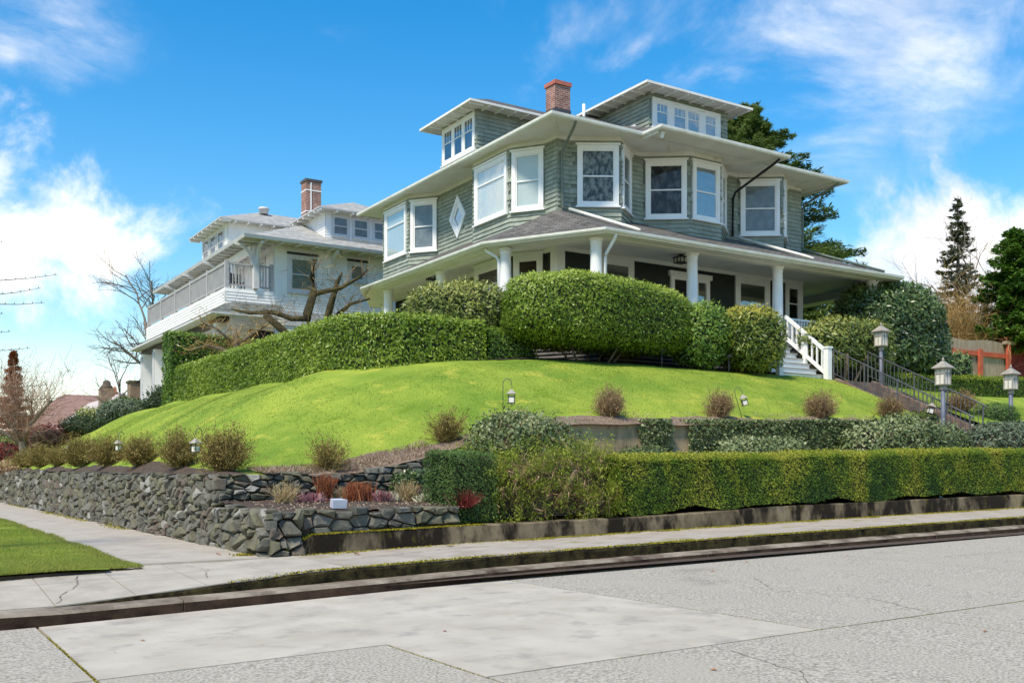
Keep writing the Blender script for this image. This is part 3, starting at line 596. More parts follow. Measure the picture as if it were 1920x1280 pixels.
# ------------------------------------------------------------------ lawns and beds
def grid_mesh(name, xs, ys, zf, m, keepf=None, smooth=True):
    X, Y = np.meshgrid(xs, ys, indexing='ij'); Z = zf(X, Y); V = np.c_[X.ravel(), Y.ravel(), Z.ravel()]; nx, ny = X.shape; I = np.arange(nx * ny).reshape(nx, ny)
    F = np.stack([I[:-1, :-1].ravel(), I[1:, :-1].ravel(), I[1:, 1:].ravel(), I[:-1, 1:].ravel()], 1)
    if keepf is not None:
        c = V[F].mean(1); F = F[keepf(c[:, 0], c[:, 1])]
    return fastmesh(name, V, F, m, None, None, smooth)
def lawn_keep(x, y):
    k = (y > np.interp(x, [0, 9, 11.3, 70], [16.75, 16.78, 17.1, 17.1])) & (x > 4.95)
    k &= ~((x > 25.15) & (x < 27.05) & (y < 20.75))
    return k
bumpz = lambda X, Y: TZ(X, Y) + np.clip((X - 5.2) / 1.5, 0, 1) * (vnoise(np.c_[X.ravel(), Y.ravel(), 0 * X.ravel()], .9, 3).reshape(X.shape) - .5) * .035
lawn = grid_mesh('lawn', np.r_[np.arange(4.95, 34, .3), np.arange(34, 70, 1.5)], np.r_[np.arange(16.75, 46, .3), np.arange(46, 90, 1.5)], bumpz, M['grass_base'], lawn_keep)
tag(lawn, 'sloping bright green lawn mounded up to the house', 'lawn', kind='structure')
V = []; F = []                              # earth bank closing the lawn's street side
bl = [(4.96, y) for y in np.arange(80, 16.8, -.6)] + [(x, float(np.interp(x, [0, 9, 11.3, 70], [16.77, 16.79, 17.12, 17.12]))) for x in np.arange(4.96, 25.2, .3)] + [(27.06, 16.77)] + [(x, 16.77) for x in np.arange(27.3, 68, .8)]
for x, y in bl: V += [(x, y, -.3), (x, y, float(bumpz(np.array([x]), np.array([y]))[0]) + .004)]
for i in range(len(bl) - 1):
    if not (bl[i][0] < 25.3 and bl[i + 1][0] > 27): F.append((2 * i, 2 * i + 2, 2 * i + 3, 2 * i + 1))
mk('earth_bank', V, F, M['soil'], lawn)
# grass blades where the lawn is in view
n = 330000; x = 5.6 + rng.random(n) * 27; y = 17.5 + rng.random(n) ** 1.25 * 27
keep = ((x < 9.9) | ((y < 22.0))) & lawn_keep(x, y) & ~((x < 8.8) & (y < 17.7)) & ~((x > 8.5) & (y < 17.7) & (x < 25)); keep &= ~((x > 9.2) & (y > 21.4 + .0 * x)); x, y = x[keep], y[keep]
P = np.c_[x, y, bumpz(x, y)]
cl = vnoise(P, .55, 31) * .5 + vnoise(P, 1.7, 32) * .3 + vnoise(P, 5, 33) * .35
tag(tufts('lawn_grass', P, .015, .022, M['grass'], None, ((cl - .56) * 3.4 + .40 + rng.normal(size=len(P)) * .09).clip(0, 1), 1.0), 'short mown grass blades over the sloping lawn', 'grass')
# parking strip on the left
strip = grid_mesh('grass_strip', np.arange(-9, 2.95, .25), np.r_[np.arange(13.25, 24, .25), np.arange(24, 62, 1.0)], lambda X, Y: .375 - .0035 * (Y - 13.8) + .06 * (vnoise(np.c_[X.ravel(), Y.ravel(), 0 * X.ravel()], 1.1, 6).reshape(X.shape) - .5) - .05 * np.exp(-((X - 2.9) / .1) ** 2), M['grass_base'], lambda x, y: y > np.interp(x, [-9, 1.27, 2.9], [12.7, 13.16, 13.47]))
tag(strip, 'bright green grass strip beside the sidewalk', 'lawn', kind='structure')
n = 260000; x = -1.5 + rng.random(n) * 4.46; y = 13.1 + rng.random(n) ** 1.9 * 34; keep = (y > np.interp(x, [-9, 1.27, 2.9], [12.66, 13.12, 13.42]) + .03 * rng.random(n)) & (x < 2.93 + .05 * rng.random(n)); x, y = x[keep], y[keep]
P = np.c_[x, y, .365 - .0035 * (y - 13.8) + .06 * (vnoise(np.c_[x, y, 0 * x], 1.1, 6) - .5)]; cl = vnoise(P, .9, 41) * .6 + vnoise(P, 3, 42) * .45
tag(tufts('strip_grass', P, .040, .016, M['grass'], None, (cl * .9 + .55 + rng.normal(size=len(P)) * .17).clip(0, 1), .85), 'longer grass blades on the strip beside the sidewalk', 'grass')
V = []; F = []
ex = np.linspace(-9, 2.94, 50)
for x in ex: V += [(x, float(np.interp(x, [-9, 1.27, 2.9], [12.7, 13.18, 13.49])), -.1), (x, float(np.interp(x, [-9, 1.27, 2.9], [12.7, 13.18, 13.49])), .345)]
V += [(2.94, 62, -.1), (2.94, 62, .2)]
for i in range(len(ex)): F.append((2 * i, 2 * i + 2, 2 * i + 3, 2 * i + 1))
mk('turf_edge', V, F, M['soil'], strip)
# planting beds: along the stone wall, along the terrace wall, under the shrubs, planter and terrace
def bed(name, xs, ys, off, m, label, keep=None, zf=None, amp=.05):
    f = zf or (lambda X, Y: bumpz(X, Y) + off)
    o = grid_mesh(name, xs, ys, lambda X, Y: f(X, Y) + amp * (vnoise(np.c_[X.ravel(), Y.ravel(), 0 * X.ravel()], 3.5, 8).reshape(X.shape) - .5), m, keep); return tag(o, label, 'planting bed', kind='structure')
wobx = lambda y: 5.42 + .08 * np.sin(y * .9) - .012 * (y - 17)
bed('planting_bed', np.arange(4.86, 5.75, .08), np.arange(16.75, 52, .15), .03, M['soil'], 'dark soil bed on top of the stone wall', lambda x, y: x < wobx(y), amp=.05)
bed('planting_bed', np.arange(5.7, 9.3, .12), np.arange(16.72, 17.9, .1), .05, M['mulch'], 'strip of dry mulch above the stacked stone wall', lambda x, y: y < 17.5 + .12 * np.sin(x * 1.8), amp=.09)
bed('planting_bed', np.arange(9.25, 25.1, .15), np.arange(16.9, 17.9, .1), .05, M['mulch'], 'brown mulch strip on top of the terrace wall', lambda x, y: y < 17.38 + .06 * np.sin(x * 1.6), amp=.05)
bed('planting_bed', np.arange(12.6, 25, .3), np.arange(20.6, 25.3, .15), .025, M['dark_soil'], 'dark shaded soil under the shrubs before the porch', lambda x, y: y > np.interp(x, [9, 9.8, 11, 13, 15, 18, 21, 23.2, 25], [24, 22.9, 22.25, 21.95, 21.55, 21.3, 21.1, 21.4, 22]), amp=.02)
bed('planting_bed', np.arange(4.85, 9.2, .12), np.arange(14.0, 16.8, .12), 0, M['soil'], 'raised planter soil between the two stone walls', lambda x, y: (x < np.interp(y, [14, 15.4, 15.8], [8.12, 8.12, 9.2])) & (y > back_y(x) + .30), lambda X, Y: np.interp(Y, [14.0, 14.5, 16.7], [.98, 1.0, 1.10]) + 0 * X)
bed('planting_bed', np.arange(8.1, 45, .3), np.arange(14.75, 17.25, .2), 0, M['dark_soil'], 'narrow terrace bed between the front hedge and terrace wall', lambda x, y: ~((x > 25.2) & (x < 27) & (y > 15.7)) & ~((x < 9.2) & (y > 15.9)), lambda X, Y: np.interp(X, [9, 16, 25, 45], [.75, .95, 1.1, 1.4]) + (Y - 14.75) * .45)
# dry stems lying on the mulch
n = 5200; x = 5.6 + rng.random(n) * 3.6; y = 16.85 + rng.random(n) * .75; P = np.c_[x, y, TZ(x, y) + .05]
tag(tufts('dry_stems', P, .09, .014, M['litter'], None, None, 1.3), 'pale dry cut stems over the mulch by the stacked wall', 'dry stems')
n = 4200; x = 9.4 + rng.random(n) * 15; y = 17.0 + rng.random(n) * .6; P = np.c_[x, y, TZ(x, y) + .04]; k = vnoise(P, .9, 12) > .45; P = P[k]
tag(tufts('dry_stems', P, .06, .014, M['litter'], None, None, 1.4), 'pale dry leaf litter along the terrace wall top', 'dry stems')

# ------------------------------------------------------------------ stone walls
def clip(poly, p, nrm):
    """keep the part of poly with (q-p).nrm <= 0"""
    out = []
    for i in range(len(poly)):
        a, b = poly[i], poly[(i + 1) % len(poly)]; da, db = (a - p) @ nrm, (b - p) @ nrm
        if da <= 0: out.append(a)
        if da * db < 0: out.append(a + (b - a) * da / (da - db))
    return out
def cells(u0, u1, v0f, v1f, size, aspect, jit, seed, brick=False):
    """irregular stones tiling a wall strip: polygons in (u, v)"""
    r = np.random.default_rng(seed); S = []; vmin = min(v0f(u0), v0f(u1)); vmax = max(v1f(u0), v1f(u1)) ; row = 0; v = vmin - size
    while v < vmax + size:
        u = u0 - size * 2 + (size * aspect * .5 if row % 2 else 0)
        while u < u1 + size * 2:
            S.append((u + r.normal() * jit * size * aspect, v + r.normal() * jit * size)); u += size * aspect * (.62 + .8 * r.random())
        v += size * (.75 + .5 * r.random()); row += 1
    S = np.array(S); sc = np.array([1 / aspect, 1.0]); Q = S * sc; res = []
    for i in range(len(S)):
        c = S[i]
        if not (u0 - .02 < c[0] < u1 + .02 and v0f(c[0]) - .05 < c[1] < v1f(c[0]) + .06): continue
        d = ((Q - Q[i]) ** 2).sum(1); nb = np.argsort(d)[1:18]
        poly = [Q[i] + np.array(p) * size * 1.5 for p in ((-1, -1), (1, -1), (1, 1), (-1, 1))]
        for j in nb:
            poly = clip(poly, (Q[i] + Q[j]) / 2, Q[j] - Q[i])
            if len(poly) < 3: break
        if len(poly) < 3: continue
        poly = [p / sc for p in poly]
        poly = clip(clip(poly, np.array([u0, 0]), np.array([-1.0, 0])), np.array([u1, 0]), np.array([1.0, 0]))
        if len(poly) < 3: continue
        lo, hi = v0f(c[0]), v1f(c[0]) + r.normal() * .02
        poly = clip(clip(poly, np.array([0, lo]), np.array([0, -1.0])), np.array([0, hi]), np.array([0, 1.0]))
        if len(poly) < 3: continue
        # merge very short edges
        q = [poly[0]]
        for p in poly[1:]:
            if np.linalg.norm(p - q[-1]) > size * .12: q.append(p)
        if len(q) > 3 and np.linalg.norm(q[0] - q[-1]) < size * .12: q.pop()
        if len(q) >= 3: res.append(np.array(q))
    return res
def stone_mesh(poly, frame, r, proud, gap):
    """rounded stone: outer ring in the joint, proud ring, tilted facets"""
    c = poly.mean(0); n = len(poly); d = np.linalg.norm(poly - c, axis=1, keepdims=True)
    o = c + (poly - c) * (1 - gap / np.maximum(d, .03)); p = proud * (.6 + .8 * r.random()); tilt = r.normal(size=2) * .22
    f1 = c + (o - c) * (.90 + .04 * r.random((n, 1))); f2 = c + (o - c) * (.55 + .15 * r.random((n, 1)))
    ring = []
    for P_, h in ((o, -.10), (o, p * .25), (f1, p * .75), (f2, p)):
        for q in P_: ring.append((q[0], q[1], h + (0 if h < 0 else (q - c) @ tilt * 1.1 + r.normal() * proud * .13)))
    ring.append((c[0], c[1], p * 1.02))
    V = [frame(*q) for q in ring]; F = []
    for k in range(3):
        for i in range(n): j = (i + 1) % n; F.append((k * n + i, k * n + j, (k + 1) * n + j, (k + 1) * n + i))
    for i in range(n): F.append((3 * n + i, 3 * n + (i + 1) % n, 4 * n))
    return V, F
def stone_wall(name, label, segs, backs, nparts, seed):
    r = np.random.default_rng(seed); b = MB(); t = None; allst = []
    for V, F in backs: b.add(V, F)
    t = b.build(name, M['soil']); tag(t, label, 'stone wall')
    for (u0, u1, v0f, v1f, size, aspect, jit, frame, proud, gap) in segs:
        for poly in cells(u0, u1, v0f, v1f, size, aspect, jit, int(r.integers(1e6))):
            V, F = stone_mesh(poly, frame, r, proud, gap); c = np.mean(V, 0)
            ar = .5 * abs(np.dot(poly[:, 0], np.roll(poly[:, 1], 1)) - np.dot(poly[:, 1], np.roll(poly[:, 0], 1)))
            allst.append((ar / (c[0] ** 2 + c[1] ** 2), V, F))
    allst.sort(key=lambda s: -s[0]); rest = [MB() for _ in STONE]
    for i, (_, V, F) in enumerate(allst):
        k = r.choice(len(STONE), p=[.33, .30, .2, .12, .05])
        if i < nparts: mk('stone', V, F, STONE[k], t)
        else: rest[k].add(V, F)
    mb = MB(); idx = []
    for k, rb in enumerate(rest):
        mb.add(rb.V, rb.F); idx += [k] * len(rb.F)
    if mb.F:
        o = mb.build('far_stones', STONE[0], t, False, False, 'stuff')
        for s in STONE[1:]: o.data.materials.append(s)
        o.data.polygons.foreach_set('material_index', idx)
    return t
# frames map (u, v, out) to the world; walls lean back a little
fl = lambda u, v, w: (4.72 + (v - .3) * .10 - w, u, v)                       # side wall along +Y, faces the side sidewalk
fr = lambda u, v, w: (u, 16.58 + (v - 1.0) * .10 - w, v)                     # stacked return wall behind the planter
ff = lambda u, v, w: (u, float(back_y(u)) + .08 + (v - .4) * .10 - w, v)     # low front wall
top_l = lambda u: tz(4.97, u) + .03 + .015 * math.sin(u * 3.1)
stone_wall('stone_retaining_wall', 'long rough stone wall along the side sidewalk, stacked dark field stones', [
    (16.5, 27, lambda u: sidez(0, u) - .03, top_l, .17, 1.35, .34, fl, .085, .017),
    (27, 50, lambda u: sidez(0, u) - .03, top_l, .23, 1.4, .32, fl, .09, .018),
    (13.86, 16.5, lambda u: sidez(0, u) - .03, lambda u: 1.04 + .03 * math.sin(u * 5), .19, 1.2, .30, fl, .09, .017)],
    [([(4.80, 16.6, -.1), (4.80, 55, -.1), (4.92, 55, 1.5), (4.92, 16.6, 1.46)], [(3, 2, 1, 0)]), ([(4.80, 13.95, -.1), (4.80, 16.7, -.1), (4.87, 16.7, 1.0), (4.87, 13.95, 1.0)], [(3, 2, 1, 0)])], 300, 11)
stone_wall('stacked_stone_wall', 'stacked flat grey stones rising behind the planted bed', [
    (4.80, 9.1, lambda u: 1.06, lambda u: tz(u, 16.78) + .04 + .02 * math.sin(u * 4.3), .115, 2.1, .24, fr, .08, .012)],
    [([(4.8, 16.66, .8), (9.3, 16.66, .8), (9.3, 16.72, 1.5), (4.8, 16.72, 1.46)], [(0, 1, 2, 3)])], 140, 12)
stone_wall('low_stone_wall', 'low front row of grey stones edging the planted bed', [
    (4.76, 5.32, lambda u: .36, lambda u: 1.02, .2, 1.05, .30, ff, .11, .017),
    (5.32, 8.15, lambda u: .64 + .03 * (u - 5), lambda u: 1.02 - .03 * math.sin(u * 3), .17, 1.5, .25, lambda u, v, w: (u, float(back_y(u)) + .22 + (v - .4) * .06 - w, v), .08, .014)],
    [([(4.85, 13.98, .1), (8.2, 14.5, .1), (8.2, 14.5, .97), (4.85, 14.05, .97)], [(0, 1, 2, 3)])], 110, 13)
# low concrete wall with the sloped end, mossy cap
V = []; F = []; lx = np.r_[4.98, np.linspace(5.42, 8.1, 9), np.linspace(8.4, 45, 60)]
lt = [.42 if x < 5.1 else float(np.interp(x, [5.42, 8, 12, 16, 25, 45], [.66, .70, .74, .86, .99, 1.25])) for x in lx]
for x, t_ in zip(lx, lt):
    y = float(back_y(x)); wv = .01 * math.sin(x * 2.1)
    V += [(x, y + wv, float(walk_z(x)) - .12), (x, y + .03 + wv, t_ - .02), (x, y + .055 + wv, t_), (x, y + .30, t_ + .004), (x, y + .30, 0)]
for i in range(len(lx) - 1):
    for j in range(4): F.append((5 * i + j, 5 * i + 5 + j, 5 * i + 6 + j, 5 * i + 1 + j))
F.append((4, 3, 2, 1, 0)); k = 5 * (len(lx) - 1); F.append((k, k + 1, k + 2, k + 3, k + 4))
o = mk('low_concrete_wall', V, F, M['lowwall']); tag(o, 'low stained concrete wall along the sidewalk under the hedge', 'concrete wall')
n = 16000; x = 5.0 + rng.random(n) ** 1.2 * 5.5; t_ = np.interp(x, [4.98, 5.42, 8, 12], [.42, .66, .70, .74]); yy = np.array([float(back_y(v)) for v in x]) + .03 + rng.random(n) * .2
P = np.c_[x, yy, t_ - .004]; k = (vnoise(P, 1.6, 51) + .35 * (x < 7.9)) * np.interp(x, [5, 8, 10.5], [1, .9, .2]) > .45
tag(tufts('moss_strip', P[k], .022, .035, M['moss_leaf'], None, None, 1.2), 'moss capping the low concrete wall by the corner', 'moss')
# terrace wall behind the hedge
V = []; F = []; lx = np.linspace(11.2, 25.1, 40)
for x in lx:
    zt = tz(x, 17.05) + .03
    V += [(x, 17.0, 1.2), (x, 17.02, zt - .03), (x, 17.05, zt), (x, 17.22, zt), (x, 17.24, 1.2)]
for i in range(len(lx) - 1):
    for j in range(4): F.append((5 * i + j, 5 * i + 5 + j, 5 * i + 6 + j, 5 * i + 1 + j))
F.append((4, 3, 2, 1, 0)); k = 5 * (len(lx) - 1); F.append((k, k + 1, k + 2, k + 3, k + 4))
tag(mk('terrace_wall', V, F, M['terrwall']), 'weathered concrete terrace wall at the lawn foot, partly under ivy', 'concrete wall')
V = []; F = []; lx = np.linspace(27.08, 46, 30)
for x in lx:
    zt = tz(x, 17.05) + .03; V += [(x, 17.0, 1.0), (x, 17.02, zt - .03), (x, 17.05, zt), (x, 17.22, zt), (x, 17.24, 1.0)]
for i in range(len(lx) - 1):
    for j in range(4): F.append((5 * i + j, 5 * i + 5 + j, 5 * i + 6 + j, 5 * i + 1 + j))
F.append((4, 3, 2, 1, 0)); k = 5 * (len(lx) - 1); F.append((k, k + 1, k + 2, k + 3, k + 4))
tag(mk('terrace_wall', V, F, M['terrwall']), 'continuation of the concrete terrace wall right of the garden stairs', 'concrete wall')
# concrete stairs from the sidewalk to the porch steps
st = thing('garden_stairs', 'brown concrete garden stairs climbing from the sidewalk to the porch', 'stairs', (26.1, 15.0, .7))
nst = 14; y0, y1, z0, z1 = 15.75, 20.75, 1.92, 4.36
for i in range(nst):
    ya = y0 + (y1 - y0) * i / nst; zt = z0 + (z1 - z0) * (i + 1) / nst
    MB().box(25.35, 26.85, ya, y1 + .05 if i == nst - 1 else ya + .32, zt - .19, zt).build('step', M['concrete_brown'], st)
for xa, xb in ((25.12, 25.34), (26.86, 27.08)):
    b = MB(); b.add([(x, y, z) for x in (xa, xb) for (y, z) in ((y0, .3), (y1, 2.5), (y1, z1 + .10), (y0, z0 + .28))], [(0, 1, 2, 3), (7, 6, 5, 4), (0, 4, 5, 1), (1, 5, 6, 2), (2, 6, 7, 3), (3, 7, 4, 0)]); b.build('side_wall', M['concrete_brown'], st)
def metal_rail(x, ya, za, yb, zb, label):
    """sloping iron handrail with square balusters; (ya,za) lower end, (yb,zb) upper end of the top rail"""
    t = thing('stair_railing', label, 'railing', (x, ya, za - .9), 'iron railings of the garden stairs')
    MB().tube([(x, ya - .12, za - .10), (x, ya, za), (x, yb, zb)], .022, 8).build('handrail', M['iron'], t, True)
    MB().tube([(x, ya, za - .74), (x, yb, zb - .74)], .014, 6).build('bottom_rail', M['iron'], t, True)
    k = int((yb - ya) / .14)
    for i in range(k + 1):
        f = i / k; y = ya + (yb - ya) * f; z = za + (zb - za) * f; big = i % 8 == 0 or i == k
        lo = .97 if big else .74
        MB().beam((x, y, z - lo), (x, y, z - .01), .035 if big else .014, .035 if big else .014, (0, 1, 0)).build('post' if big else 'baluster', M['iron'], t)
    return t
metal_rail(25.24, 16.3, 3.11, 20.9, 5.37, 'near grey iron stair railing, starting at the white newel post')
metal_rail(26.96, 17.0, 3.50, 20.96, 5.40, 'far grey iron stair railing, beside the tall lamp post')

# ------------------------------------------------------------------ the sage green house
house = thing('green_house', 'large sage green shingled house with white trim, dormers and wraparound porch', 'house', (23.3, 31.0, 4.4))
PTS = [(17.85, 36.7), (17.1, 36.2), (17.1, 33.98), (17.85, 33.0), (17.85, 30.1), (17.15, 29.25), (17.15, 26.95), (17.85, 25.95), (17.85, 25.35), (18.28, 25.35), (19.67, 24.5), (20.8, 25.35), (21.25, 25.35), (22.5, 24.42), (23.85, 24.42), (25.0, 25.35), (25.55, 25.35), (26.85, 24.42), (28.0, 25.35), (28.8, 25.35)]
ZS, ZP = 12.0, 8.9                         # soffit height; foot of the upper wall, hidden behind the porch roof
PLAN = PTS + [(28.8, 36.7)]
wall = MB().prism([(p[0], p[1]) for p in PLAN], ZP, ZS + .05).build('upper_wall', M['green_wall'], house)
def frame(p0, p1):
    u = np.array([p1[0] - p0[0], p1[1] - p0[1]]); L = np.linalg.norm(u); u /= L; return np.array(p0, float), u, np.array([u[1], -u[0]]), L
SH = []
def shingle_wall(p0, p1, z0f, z1f, holes, seed, course=.142):
    """courses of wedge-shaped shingles; holes are (u0, u1, z0, z1)"""
    o, u, nrm, L = frame(p0, p1); r = np.random.default_rng(seed); zb = min(z0f(0), z0f(L)); z = math.floor(zb / course) * course
    zmax = max(z1f(0), z1f(L))
    while z < zmax - .02:
        a = -.02 - r.random() * .1
        while a < L:
            w = .14 + .22 * r.random(); b = min(a + w, L + .012); a0 = max(a, -.012); c = (a0 + b) / 2; zt = min(z + course + .03, z1f(c))
            if b - a0 > .02 and z + course > z0f(c) and zt - z > .03 and not any(h[0] < c < h[1] and h[2] < z + course * .6 < h[3] for h in holes):
                d = .044 + .010 * r.random(); e = .002; dz = r.normal() * .003
                P = [(a0 + e, d, z + dz), (b - e, d, z + dz), (b - e, .010, zt), (a0 + e, .010, zt), (a0 + e, 0, z + dz), (b - e, 0, z + dz), (b - e, 0, zt), (a0 + e, 0, zt)]
                V = [(o[0] + u[0] * q[0] + nrm[0] * q[1], o[1] + u[1] * q[0] + nrm[1] * q[1], q[2]) for q in P]
                SH.append((V, [(0, 1, 2, 3), (4, 5, 1, 0), (5, 6, 2, 1), (7, 4, 0, 3)], r.random()))
            a = a + w
        z += course
def window(p0, p1, uc, w, z0, z1, back, style='double', parent=None, trim=.13, sillw=.05, head=.06, proud=.075, wm=None, sash_m=None):
    """casing with sill and head, sash with meeting rail, panes, and a blind or curtain behind the glass"""
    parent = parent or house; o, u, nrm, L = frame(p0, p1); a, b = uc - w / 2, uc + w / 2; tm = wm or M['white']
    c = MB(); c.obox(o, u, nrm, a, a + trim, .0, proud, z0 + .002, z1).obox(o, u, nrm, b - trim, b, .0, proud, z0 + .002, z1).obox(o, u, nrm, a + trim, b - trim, .0, proud - .003, z1 - trim, z1 - .002).obox(o, u, nrm, a + trim, b - trim, .0, proud - .003, z0 + .004, z0 + trim * .75)
    win = c.build('window', tm, parent)
    MB().obox(o, u, nrm, a - sillw, b + sillw, .0, proud + .05, z0 - .05, z0).build('sill', tm, win)
    if head: MB().obox(o, u, nrm, a - sillw, b + sillw, .0, proud + .035, z1, z1 + head).build('head_moulding', tm, win)
    A, B, Z0, Z1 = a + trim, b - trim, z0 + trim * .75, z1 - trim; s = .045; mid = Z0 + (Z1 - Z0) * (.5 if style == 'double' else .70)
    sm = sash_m or tm
    sa = MB(); sa.obox(o, u, nrm, A, A + s, .012, .048, Z0, Z1).obox(o, u, nrm, B - s, B, .012, .048, Z0, Z1).obox(o, u, nrm, A + s, B - s, .012, .046, Z1 - s, Z1).obox(o, u, nrm, A + s, B - s, .012, .046, Z0, Z0 + s * 1.2)
    if style != 'single': sa.obox(o, u, nrm, A + s, B - s, .012, .055, mid - .022, mid + .022)
    sa.build('sash', sm, win)
    parts = [(Z0 + s * 1.2, mid - .022), (mid + .022, Z1 - s)] if style != 'single' else [(Z0 + s * 1.2, Z1 - s)]
    for q0, q1 in parts: MB().obox(o, u, nrm, A + s, B - s, .026, .030, q0, q1).build('pane', M['glass'], win)
    MB().obox(o, u, nrm, A, B, .002, .010, Z0, Z1).build('blind' , back, win)  # sheet behind the glass
    return (a - .03, b + .03, z0 - .03, z1 + .04)
seglen = lambda i: frame(PTS[i], PTS[i + 1])[3]
W0, W1 = 9.83, 11.72
H = {i: [] for i in range(len(PTS) - 1)}
def up(i, w, back, style='double', uc=None, **k):
    H[i].append(window(PTS[i], PTS[i + 1], seglen(i) / 2 if uc is None else uc, w, W0, W1, back, style, **k))
up(1, 1.86, M['blind'], 'transom'); up(2, 1.08, M['blind_grey'])
up(5, 2.02, M['blind'], 'transom'); up(6, 1.08, M['blind'])
up(9, 1.30, M['lace'], uc=.92); up(10, 1.10, M['blind_grey'], uc=.66)
up(12, 1.34, M['lace_dark']); up(13, 1.20, M['blind_grey']); up(14, 1.16, M['blind_grey'], uc=.68)
up(16, 1.36, M['blind_grey']); up(17, 1.10, M['blind_grey'], uc=.66)
# diamond window on the side wall
o_, u_, n_, L_ = frame(PTS[3], PTS[4]); uc = 33.0 - 31.5; zc = 10.75
def diamond(hw, hh, d0, d1):
    V = []
    for d in (d0, d1):
        for (a, z) in ((uc, zc + hh), (uc + hw, zc), (uc, zc - hh), (uc - hw, zc)): V.append((o_[0] + u_[0] * a + n_[0] * d, o_[1] + u_[1] * a + n_[1] * d, z))
    return V
V = diamond(.60, .78, 0, .085) + diamond(.40, .52, 0, .085); F = []
for k in range(4):
    j = (k + 1) % 4; F += [(4 + k, 4 + j, 12 + j, 12 + k), (k, j, 4 + j, 4 + k), (8 + j, 8 + k, 12 + k, 12 + j)]
dw = mk('diamond_window', V, F, M['white'], house)
V = diamond(.40, .52, .012, .055) + diamond(.27, .35, .012, .055); mk('sash', V, F, M['white'], dw)
mk('pane', diamond(.28, .36, .02, .025), [(0, 1, 2, 3), (4, 5, 6, 7)], M['glass'], dw); mk('blind', diamond(.40, .52, .002, .008), [(4, 5, 6, 7)], M['blind_grey'], dw)
H[3].append((uc - .33, uc + .33, zc - .45, zc + .45))
proof = lambda x, y: 8.38 + .418 * max(0, min(3.06, (y - 22.29)))   # porch roof height before the street front
for i in range(len(PTS) - 1):
    shingle_wall(PTS[i], PTS[i + 1], lambda u: 9.0, lambda u: ZS - .10, H[i], 100 + i)
# frieze board under the soffit
for i in range(len(PTS) - 1):
    o, u, nrm, L = frame(PTS[i], PTS[i + 1]); MB().obox(o, u, nrm, -.01, L + .01, .0, .03 + .001 * (i % 3), ZS - .13, ZS - .001).build('frieze_board', M['soffit'], house)
# main roof: hip on the eave rectangle, bump over the middle bay
EX0, EX1, EY0, EY1, EZ, SL = 16.74, 29.6, 24.0, 37.8, 11.99, .476
hx = (EX1 - EX0) / 2; rz = EZ + hx * SL; cx = (EX0 + EX1) / 2
rb = MB(); rb.add([(EX0, EY0, EZ), (EX1, EY0, EZ), (EX1, EY1, EZ), (EX0, EY1, EZ), (cx, EY0 + hx, rz), (cx, EY1 - hx, rz)], [(0, 1, 4), (1, 2, 5, 4), (2, 3, 5), (3, 0, 4, 5)])
roof = rb.build('roof', M['roof'], house, False, True)
BX0, BX1, BYF = 20.18, 25.6, 23.14
MB().add([(BX0, BYF, EZ + .004), (BX1, BYF, EZ + .004), (BX1 - .9, 26.2, EZ + .004 + 3.06 * .36), (BX0 + .9, 26.2, EZ + .004 + 3.06 * .36), (BX0, EY0 + .02, EZ + .012), (BX1, EY0 + .02, EZ + .012)], [(0, 1, 2, 3), (0, 3, 4), (1, 5, 2)]).build('bay_roof', M['roof'], roof, False, True)
eave = [(EX0, EY1), (EX0, EY0), (BX0, EY0), (BX0, BYF), (BX1, BYF), (BX1, EY0), (EX1, EY0), (EX1, EY1)]
MB().prism(eave[::-1], ZS, ZS + .02).build('soffit', M['soffit'], house)
gutp = [(EX0, EY1), (EX0, EY0), (BX0, EY0), (BX0, BYF), (BX1, BYF), (BX1, EY0), (EX1, EY0), (EX1, EY1)]
def offs(poly, d):
    """offset an open polyline to its right by d"""
    out = []
    for i, p in enumerate(poly):
        ns = []
        if i > 0: f = frame(poly[i - 1], p); ns.append(f[2])
        if i < len(poly) - 1: f = frame(p, poly[i + 1]); ns.append(f[2])
        b = sum(ns); k = d / (1 + (ns[0] @ ns[1] if len(ns) == 2 else 1)) * (1 if len(ns) == 2 else 2) if len(ns) == 2 else d
        out.append((p[0] + b[0] * k, p[1] + b[1] * k))
    return out
def strip_profile(poly, prof, name, m, parent):
    """sweep a closed (out, z) profile along an open plan polyline"""
    rings = [offs(poly, d) for d, _ in prof]; n, k = len(poly), len(prof); V = [(rings[j][i][0], rings[j][i][1], prof[j][1]) for i in range(n) for j in range(k)]; F = []
    for i in range(n - 1):
        for j in range(k): j2 = (j + 1) % k; F.append((i * k + j, i * k + j2, (i + 1) * k + j2, (i + 1) * k + j))
    F.append(tuple(range(k))); F.append(tuple((n - 1) * k + j for j in range(k - 1, -1, -1)))
    return mk(name, V, F, m, parent)
strip_profile(gutp, [(-.03, ZS - .045), (.005, ZS - .05), (.005, ZS + .045), (-.03, ZS + .04)], 'fascia', M['white_old'], roof)
strip_profile(gutp, [(.008, ZS - .055), (.07, ZS - .05), (.105, ZS - .01), (.115, ZS + .065), (.085, ZS + .065), (.07, ZS + .0), (.008, ZS - .02)], 'gutter', M['cream'], roof)
# soffit corner trims (hip lines) and brackets under the bump
for a, b in (((EX0 + .04, EY0 + .04), (17.75, 25.2)), ((EX1 - .04, EY0 + .04), (28.75, 25.3)), ((BX0 + .03, BYF + .03), (21.9, 24.75)), ((BX1 - .03, BYF + .03), (24.4, 24.75))):
    MB().beam((a[0], a[1], ZS - .018), (b[0], b[1], ZS - .018), .09, .034).build('soffit_trim', M['white_old'], house)
MB().beam((20.22, 24.1, ZS - .06), (20.22, 23.35, ZS - .06), .10, .11).build('bracket', M['white_old'], house); MB().beam((20.3, 23.22, ZS - .09), (20.3, 23.3, ZS - .25), .07, .10, (0, 1, 0)).build('bracket', M['white_old'], house)
